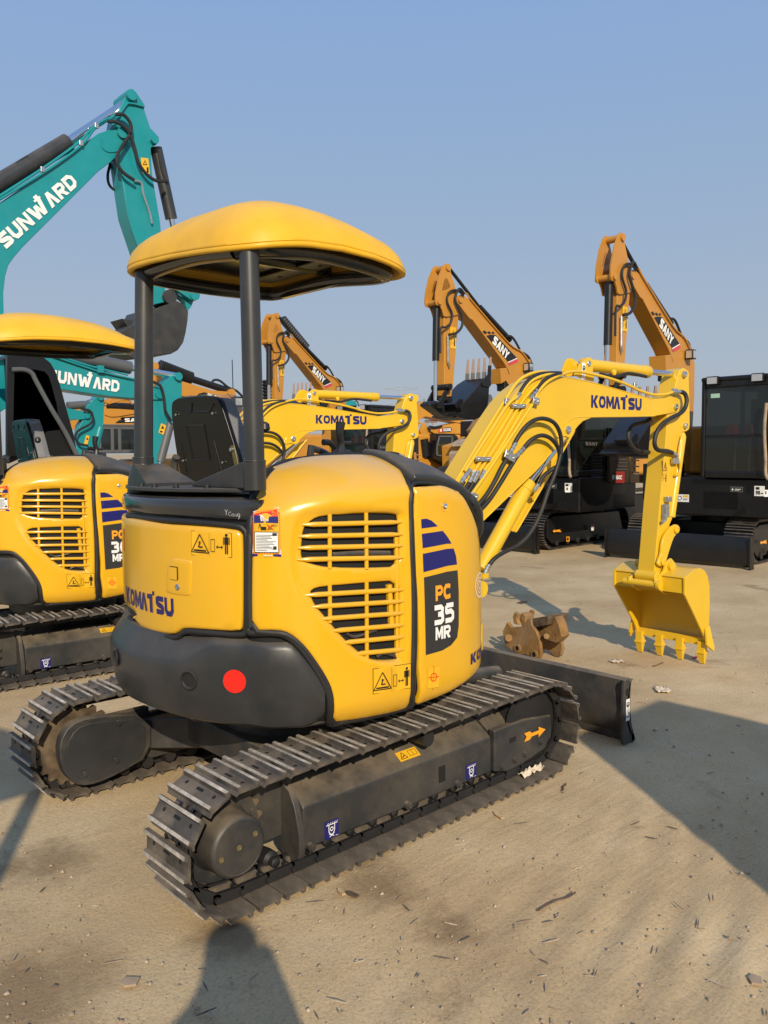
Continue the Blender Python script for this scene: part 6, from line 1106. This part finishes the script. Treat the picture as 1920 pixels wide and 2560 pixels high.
# ---------------- mound behind machine B, pylons, bare trees
def rockpile(name, c, s_, m_, seed, n=26, label=None, cat=None):
    rs = np.random.RandomState(seed); mb = MB()
    me = bpy.data.meshes.new(name); bm = bmesh.new(); bmesh.ops.create_icosphere(bm, subdivisions=4, radius=1)
    for v in bm.verts:
        p = np.array(v.co); k = 1+.30*math.sin(p[0]*5+seed)*math.sin(p[1]*6)+.16*math.sin(p[2]*14+p[0]*11)+.08*math.sin(p[0]*31+p[1]*27); v.co = Vector((p[0]*k*s_[0], p[1]*k*s_[1], max(-.02, p[2]*k*s_[2])))
    bm.to_mesh(me); bm.free(); me.materials.append(M[m_]); o = bpy.data.objects.new(name, me); o.location = c; col.objects.link(o); return tag(o, label, cat)
rockpile('mud_heap', (12.2, 8.6, 0), (2.1, 1.0, .62), 'mud', 3, label='low heap of dried brown mud seen under the middle orange excavator', cat='mud heap')
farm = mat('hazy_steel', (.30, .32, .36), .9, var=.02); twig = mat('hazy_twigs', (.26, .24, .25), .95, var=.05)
def pylon(px, topy, dist, label):
    d = ray(px, 1125); d = d/np.linalg.norm(d[:2]); b = A(CAM[0]+d[0]*dist, CAM[1]+d[1]*dist, 0); H = CAM[2]+(1125-topy)/FPX*dist; mb = MB(); w0 = H*.09; t_ = .11
    for sx_, sy_ in ((1, 1), (1, -1), (-1, 1), (-1, -1)): mb.tube([b+A(sx_*w0, sy_*w0, 0), b+A(sx_*w0*.3, sy_*w0*.3, H*.7), b+A(0, 0, H)], t_, n=4, smooth=False)
    for k in range(9):
        z0, z1 = H*k/10, H*(k+1)/10; w_ = lambda z: w0*(1-z/H)
        for s_ in (-1, 1): mb.cyl(b+A(s_*w_(z0), s_*w_(z0), z0), b+A(-s_*w_(z1), w_(z1)*s_, z1), t_*.7, n=4); mb.cyl(b+A(s_*w_(z0), -s_*w_(z0), z0), b+A(s_*w_(z1), s_*w_(z1), z1), t_*.7, n=4)
    rr = A(_r[0], _r[1], 0)
    for z, l_ in ((H*.98, H*.26), (H*.86, H*.30), (H*.74, H*.24)):
        for s_ in (-1, 1): e_ = b+rr*s_*l_+A(0, 0, z); mb.cyl(b+A(0, 0, z-.03*H), e_, t_*.8, n=4); mb.cyl(b+A(0, 0, z+.02*H), e_, t_*.8, n=4); mb.cyl(e_, e_-A(0, 0, .04*H), t_, n=4)
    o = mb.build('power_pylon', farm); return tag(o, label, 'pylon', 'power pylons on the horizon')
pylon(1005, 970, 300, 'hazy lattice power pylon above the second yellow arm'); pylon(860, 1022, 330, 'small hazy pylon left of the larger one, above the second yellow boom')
for k, (z1_, z2_) in enumerate(((1093, 1097), (1108, 1104), (1063, 1060))):
    pass
mb = MB(); 
for y_ in (1072, 1083, 1096):
    a, b = [CAM+ray(x_, yy_)*300 for x_, yy_ in ((1005, y_-55), (1920, y_+8))]; mid = [(a*(1-t)+b*t)-A(0, 0, 10*t*(1-t)) for t in np.linspace(0, 1, 12)]; mb.tube(mid, .055, n=4, smooth=False)
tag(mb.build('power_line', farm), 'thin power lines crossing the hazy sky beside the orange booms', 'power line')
def baretree(px, topy, dist, seed, label):
    rs = np.random.RandomState(seed); d = ray(px, 1125); d = d/np.linalg.norm(d[:2]); b = A(CAM[0]+d[0]*dist, CAM[1]+d[1]*dist, 0); H = CAM[2]+(1125-topy)/FPX*dist; mb = MB()
    def br(p, dr, L_, r_, k):
        q = p+dr*L_; mb.cyl(p, q, r_, r_*.65, n=4, caps=False)
        if k:
            for _ in range(4): nd = dr+rs.normal(0, .38, 3); nd[2] = abs(nd[2])*.8+.25; br(p+dr*L_*rs.uniform(.5, 1), nd/np.linalg.norm(nd), L_*rs.uniform(.5, .72), r_*.6, k-1)
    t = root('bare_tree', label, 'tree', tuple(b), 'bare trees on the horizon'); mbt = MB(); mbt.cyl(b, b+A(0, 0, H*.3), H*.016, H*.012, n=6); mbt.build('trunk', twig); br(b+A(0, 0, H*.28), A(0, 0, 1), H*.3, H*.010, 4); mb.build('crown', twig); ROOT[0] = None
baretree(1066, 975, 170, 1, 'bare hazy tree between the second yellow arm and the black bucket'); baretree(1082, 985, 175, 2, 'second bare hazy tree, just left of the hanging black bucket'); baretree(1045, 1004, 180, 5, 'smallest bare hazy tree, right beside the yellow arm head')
# ---------------- what stands outside the picture and throws the shadows seen in it
for ch in X2.children:
    if ch.name.startswith('canopy_roof'): ch.scale = (1.35, 1.0, 1.0); ch.location = (.22, 0, .04)
N1 = copy_tree(X1); N1.location = (-.05, -5.15, 0); tag(N1, 'yellow mini excavator with closed cab outside the picture at the right, casting the shadow')
for ch in list(N1.children):
    if ch.name.split('.')[0] in ('canopy_roof', 'pillar', 'pillar_foot'):
        for c2 in list(ch.children_recursive)+[ch]: bpy.data.objects.remove(c2)
mb = MB(); mb.box((-.35, .02, 1.62), (1.02, 1.0, 1.86)); cbn = mb.build('closed_cab', M['bcab'], bevel=.05); cbn.parent = N1
N2 = copy_tree(X1); N2.location = (-3.95, -2.77, 0); N2.rotation_euler = (0, 0, math.pi); tag(N2, 'yellow canopy mini excavator left of the camera, outside the picture')
def person(loc, yaw, label):
    me = bpy.data.meshes.new('person'); J = [(0, 0, .95), (0, 0, 1.12), (0, 0, 1.32), (0, 0, 1.46), (0, .02, 1.56), (0, .04, 1.68), (0, .05, 1.76), (.10, 0, .90), (.11, .02, .50), (.11, -.02, .09), (.11, .10, .04), (-.10, 0, .90), (-.11, .02, .50), (-.11, -.02, .09), (-.11, .10, .04), (.17, 0, 1.40), (.22, .10, 1.16), (.12, .25, 1.38), (.05, .28, 1.56), (-.17, 0, 1.40), (-.22, .10, 1.16), (-.12, .25, 1.38), (-.05, .28, 1.56)]
    rr = [.19, .19, .20, .15, .10, .105, .08, .12, .065, .045, .035, .10, .065, .045, .035, .075, .05, .04, .035, .075, .05, .04, .035]
    E2 = [(0, 1), (1, 2), (2, 3), (3, 4), (4, 5), (5, 6), (0, 7), (7, 8), (8, 9), (9, 10), (0, 11), (11, 12), (12, 13), (13, 14), (3, 15), (15, 16), (16, 17), (17, 18), (3, 19), (19, 20), (20, 21), (21, 22)]
    me.from_pydata(J, E2, []); me.materials.append(M['cloth']); o = bpy.data.objects.new('person', me); col.objects.link(o); sk = o.modifiers.new('skin', 'SKIN'); 
    for v, r_ in zip(me.skin_vertices[0].data if me.skin_vertices else [], rr): v.radius = (r_, r_)
    if not me.skin_vertices:
        bm = bmesh.new(); bm.from_mesh(me); l_ = bm.verts.layers.skin.verify(); bm.verts.ensure_lookup_table()
        for v, r_ in zip(bm.verts, rr): v[l_].radius = (r_, r_)
        bm.verts[0][l_].use_root = True; bm.to_mesh(me); bm.free()
    o.modifiers.new('sub', 'SUBSURF').levels = 1; o.location = loc; o.rotation_euler = (0, 0, yaw); return tag(o, label, 'person')
person((-2.66, -3.70, 0), YAW-math.pi/2, 'person in dark coat standing outside the picture, holding a phone up with both hands')
# ---------------- litter and gravel
def onground(px, py): d = ray(px, py); t = -CAM[2]/d[2]; return CAM+t*d
def scrap(name, px, m_, size, label, cat, seed, kind='chip'):
    rs = np.random.RandomState(seed); c_ = onground(*px); o3 = MB(); a = rs.uniform(0, 3.14); e = A(math.cos(a), math.sin(a), 0); f = A(-math.sin(a), math.cos(a), 0); l_, w_ = size
    if kind == 'stick': o3.tube([c_+e*(k-.5)*l_+f*rs.uniform(-.1, .1)*l_*.5+A(0, 0, .004+.004*rs.rand()) for k in np.linspace(0, 1, 5)], w_, n=6)
    elif kind == 'chip': o3.prism([c_+A(0, 0, .001)+e*l_*x+f*w_*y for x, y in ((-.5, -.4), (.3, -.5), (.5, .1), (.1, .5), (-.45, .35))], (0, 0, .007)); 
    else:
        n_ = 7; g = [[c_+e*l_*(i/(n_-1)-.5)+f*w_*(j/(n_-1)-.5)*(1+.3*rs.rand())+A(0, 0, .004+abs(rs.normal(0, .35))*min(l_, w_)*.3) for j in range(n_)] for i in range(n_)]
        V = [p for r_ in g for p in r_]; o3.add(V, [(i*n_+j, i*n_+j+1, (i+1)*n_+j+1, (i+1)*n_+j) for i in range(n_-1) for j in range(n_-1)])
    if kind == 'paper': o3 = o3.build(name, M[m_], ang=10); s_ = o3.modifiers.new('t', 'SOLIDIFY'); s_.thickness = .002; return tag(o3, label, cat)
    return tag(o3.build(name, M[m_], ang=30), label, cat)
scrap('wood_chip', (1245, 2040), 'wood', (.075, .018), 'pale wood sliver beside the near track, right of the wet stain', 'wood chip', 1)
scrap('wood_chip', (852, 2232), 'wood', (.05, .018), 'small yellow wood chip beside the near track sprocket end', 'wood chip', 2)
scrap('brick_shard', (880, 2238), 'rust', (.06, .022), 'reddish brick shard left of the dark stain', 'brick shard', 3)
scrap('twig', (1393, 2258), 'tip', (.20, .0035), 'thin green-grey twig lying in the right middle of the bare ground', 'twig', 4, 'stick')
scrap('twig', (1645, 1662), 'tip', (.16, .004), 'thin bent twig behind the blade end', 'twig', 9, 'stick')
scrap('twig', (1410, 1970), 'tip', (.09, .004), 'short dark stick near the front of the near track', 'twig', 12, 'stick')
scrap('paper_scrap', (1655, 1727), 'paper', (.12, .08), 'crumpled pale paper scrap behind the blade, right side', 'paper scrap', 5, 'paper')
scrap('paper_scrap', (1540, 1655), 'paper', (.09, .07), 'tan crumpled leaf of paper between bucket and blade', 'paper scrap', 6, 'paper')
scrap('dry_leaf', (1305, 1507), 'rust', (.13, .06), 'dark red dry leaf on the shadow of the boom', 'leaf', 7, 'paper')
scrap('red_scrap', (1737, 1645), 'pink', (.05, .03), 'small red scrap between the bucket teeth', 'scrap', 8, 'paper')
scrap('stone', (322, 2458), 'mud', (.06, .045), 'pale flat stone at the lower left of the ground', 'stone', 10)
scrap('stone', (1888, 2452), 'mud', (.05, .04), 'grey stone near the lower right corner', 'stone', 11)
mb = MB(); rs = np.random.RandomState(4); c_ = A(.90, -.80, .035); n_ = 12; g = [[c_+A(.17*(i/(n_-1)-.5), .05*(j/5-.5), 0)+A(0, 0, abs(rs.normal(0, .010))+.012*math.sin(math.pi*j/5)) for j in range(6)] for i in range(n_)]
mb.add([p for r_ in g for p in r_], [(i*6+j, i*6+j+1, (i+1)*6+j+1, (i+1)*6+j) for i in range(n_-1) for j in range(5)]); o = mb.build('crumpled_paper', M['paper'], ang=15); s_ = o.modifiers.new('t', 'SOLIDIFY'); s_.thickness = .003; tag(o, 'crumpled cream paper lying on the lower shoes of the near track', 'paper')
mb = MB(); N_ = 2600; rs = np.random.RandomState(9); px_ = rs.uniform(-200, 2100, N_); py_ = 1330+(2620-1330)*rs.uniform(0, 1, N_)**.8
for k in range(N_):
    c_ = onground(px_[k], py_[k]); 
    if abs(c_[1]) < .9 and -1.15 < c_[0] < 1.2: continue
    s_ = (.0014+.0055*rs.rand()**5)*(1+.12*np.linalg.norm(c_[:2]-CAM[:2])); a = rs.uniform(0, 6.28)
    if k % 14 == 0:
        e_ = A(math.cos(a), math.sin(a), 0); f_ = A(-e_[1], e_[0], 0); l_ = rs.uniform(.01, .035); mb.prism([c_+e_*l_+A(0, 0, .002), c_+f_*.0025+A(0, 0, .002), c_-e_*l_+A(0, 0, .002), c_-f_*.0025+A(0, 0, .002)], (0, 0, .003), mi=int(rs.randint(0, 3))); continue
    V = []
    for z, k2 in ((0, 1), (.6, .8), (1.0, .3)): V += [c_+A(math.cos(a+i*1.2566)*s_*k2*rs.uniform(.6, 1.4), math.sin(a+i*1.2566)*s_*k2*rs.uniform(.6, 1.2), z*s_*.8-.002) for i in range(5)]
    mb.add(V, [(j*5+i, j*5+(i+1) % 5, (j+1)*5+(i+1) % 5, (j+1)*5+i) for j in range(2) for i in range(5)]+[(10, 11, 12, 13, 14)], int(rs.rand() > .8)+int(rs.rand() > .9))
tag(mb.build('gravel', [M['mud'], mat('pale_pebbles', (.42, .34, .25), .9, var=.3, vscale=20), mat('dark_pebbles', (.13, .10, .08), .9, var=.3)], fixn=False), kind='stuff')

# ================================================================ GROUND
def gmat():
    m = bpy.data.materials.new('packed_earth'); m.use_nodes = True; t = m.node_tree; b = t.nodes['Principled BSDF']; L = t.links.new; N = t.nodes.new
    b.inputs['Roughness'].default_value = .95; b.inputs['Specular IOR Level'].default_value = .15
    g = N('ShaderNodeNewGeometry'); P_ = g.outputs['Position']
    def noise(s_, d=6, r_=.6, dist=0, vec=None):
        n = N('ShaderNodeTexNoise'); n.inputs['Scale'].default_value = s_; n.inputs['Detail'].default_value = d; n.inputs['Roughness'].default_value = r_; n.inputs['Distortion'].default_value = dist; L(vec or P_, n.inputs['Vector']); return n.outputs['Fac']
    def ramp(f, *st):
        r_ = N('ShaderNodeValToRGB'); e = r_.color_ramp.elements; e[0].position, e[0].color = st[0][0], (*st[0][1], 1); e[1].position, e[1].color = st[-1][0], (*st[-1][1], 1)
        for p, c in st[1:-1]: x = e.new(p); x.color = (*c, 1)
        L(f, r_.inputs[0]); return r_.outputs[0]
    def mix(f, a, b_, mode='MIX'):
        x = N('ShaderNodeMixRGB'); x.blend_type = mode
        if isinstance(f, float): x.inputs[0].default_value = f
        else: L(f, x.inputs[0])
        for k, v in ((1, a), (2, b_)):
            if isinstance(v, tuple): x.inputs[k].default_value = (*v, 1)
            else: L(v, x.inputs[k])
        return x.outputs[0]
    c = ramp(noise(.9, 8), (.3, (.41, .295, .165)), (.5, (.51, .385, .22)), (.7, (.61, .48, .295)))
    dk = ramp(noise(1.7, 10, .7, .6), (.60, (0, 0, 0)), (.74, (1, 1, 1))); c = mix(dk, c, (.24, .155, .085))
    lt = ramp(noise(3.1, 9, .65), (.62, (0, 0, 0)), (.80, (.6, .6, .6))); c = mix(lt, c, (.62, .50, .36))
    sp_ = ramp(noise(90, 3, .6), (.34, (.62, .58, .55)), (.5, (1, 1, 1)), (.72, (1.15, 1.13, 1.1))); c = mix(.45, c, sp_, 'MULTIPLY')
    vo = N('ShaderNodeTexVoronoi'); vo.inputs['Scale'].default_value = 38; L(P_, vo.inputs['Vector']); pb = ramp(vo.outputs['Distance'], (.0, (1, 1, 1)), (.10, (0, 0, 0))); gate = ramp(noise(7, 2), (.55, (0, 0, 0)), (.6, (.7, .7, .7))); c = mix(mix(1., pb, gate, 'MULTIPLY'), c, (.62, .57, .48))
    wn = noise(5, 6, .7)
    for (sx2, sy2), sr in (((940, 2205), .17), ((1110, 2310), .12), ((110, 2150), .2), ((60, 2480), .28), ((560, 2330), .16)):
        c0 = onground(sx2, sy2); vd = N('ShaderNodeVectorMath'); vd.operation = 'DISTANCE'; vd.inputs[1].default_value = tuple(map(float, c0)); L(P_, vd.inputs[0])
        q_ = N('ShaderNodeMath'); q_.operation = 'MULTIPLY_ADD'; q_.inputs[1].default_value = .45; L(wn, q_.inputs[0]); L(vd.outputs['Value'], q_.inputs[2])
        c = mix(ramp(q_.outputs[0], (sr*.55+.19, (.62, .62, .62)), (sr+.26, (0, 0, 0))), c, (.17, .11, .06))
    L(c, b.inputs['Base Color'])
    h = mix(.5, noise(14, 8, .7), noise(60, 5, .7)); mp = N('ShaderNodeMapping'); mp.inputs['Rotation'].default_value = (0, 0, R(-28)); mp.inputs['Scale'].default_value = (1.2, 9, 1); L(P_, mp.inputs[0])
    rut = noise(2.2, 5, .55, .3, mp.outputs[0]); vm = N('ShaderNodeVectorMath'); vm.operation = 'DISTANCE'; vm.inputs[1].default_value = (.9, -1.9, 0); L(P_, vm.inputs[0]); rm = ramp(vm.outputs['Value'], (.9, (.5, .5, .5)), (1.0, (.03, .03, .03))); vm2 = N('ShaderNodeMath'); vm2.operation = 'MULTIPLY'; vm2.inputs[1].default_value = .45; L(vm.outputs['Value'], vm2.inputs[0]); rm = ramp(vm2.outputs[0], (.45, (.5, .5, .5)), (.95, (.05, .05, .05))); h = mix(rm, h, rut)
    bp = N('ShaderNodeBump'); bp.inputs['Strength'].default_value = .34; bp.inputs['Distance'].default_value = .03; L(h, bp.inputs['Height']); L(bp.outputs[0], b.inputs['Normal'])
    return m
GM = gmat()
def fbm(X, Y, seed=1):
    o = np.zeros_like(X); rs = np.random.RandomState(seed)
    for k in range(26):
        fr = 1.2*1.22**k; a = rs.uniform(0, 6.28); o += np.sin(fr*(X*math.cos(a)+Y*math.sin(a))+rs.uniform(0, 6.28))*1.0/fr**.8
    return o
def gheight(X, Y):
    h = fbm(X, Y)*.0035
    rz = np.exp(-((X-.3)/1.6)**2)*np.exp(-((Y+2.3)/.9)**2); ph = (Y*math.cos(.35)+X*math.sin(.35)*-1)*38+np.sin(X*3)*1.2
    h += rz*np.sin(ph)*.005*(1+.5*np.sin(X*7+Y*3))
    return np.clip(h, -.02, .012)-.006
gx = np.concatenate([np.linspace(-3.2, 6, 420), np.linspace(6.1, 16, 60)]); gy = np.concatenate([np.linspace(-4, 4.5, 400), np.linspace(4.6, 14, 60)])
XX, YY = np.meshgrid(gx, gy, indexing='ij'); ZZ = gheight(XX, YY)
edge = np.minimum(np.minimum(XX-gx[0], gx[-1]-XX), np.minimum(YY-gy[0], gy[-1]-YY)); ZZ = np.where(edge < .3, -.006+(ZZ+.006)*edge/.3, ZZ)
me = bpy.data.meshes.new('ground'); nx, ny = XX.shape
vv = np.stack([XX, YY, ZZ], -1).reshape(-1, 3); idx = np.arange(nx*ny).reshape(nx, ny)
ff = np.stack([idx[:-1, :-1], idx[1:, :-1], idx[1:, 1:], idx[:-1, 1:]], -1).reshape(-1, 4)
E_ = 900.; b0 = len(vv); x0, x1, y0, y1 = gx[0], gx[-1], gy[0], gy[-1]
ring_v = [(-E_, -E_, -.006), (E_, -E_, -.006), (E_, E_, -.006), (-E_, E_, -.006)]
ring_f = [(b0, b0+1, idx[-1, 0], idx[0, 0]), (b0+1, b0+2, idx[-1, -1], idx[-1, 0]), (b0+2, b0+3, idx[0, -1], idx[-1, -1]), (b0+3, b0, idx[0, 0], idx[0, -1])]
me.from_pydata([tuple(v) for v in vv]+ring_v, [], [tuple(f) for f in ff]+[tuple(map(int, f)) for f in ring_f]); me.materials.append(GM); me.shade_smooth()
gr = bpy.data.objects.new('ground', me); col.objects.link(gr); tag(gr, kind='structure')
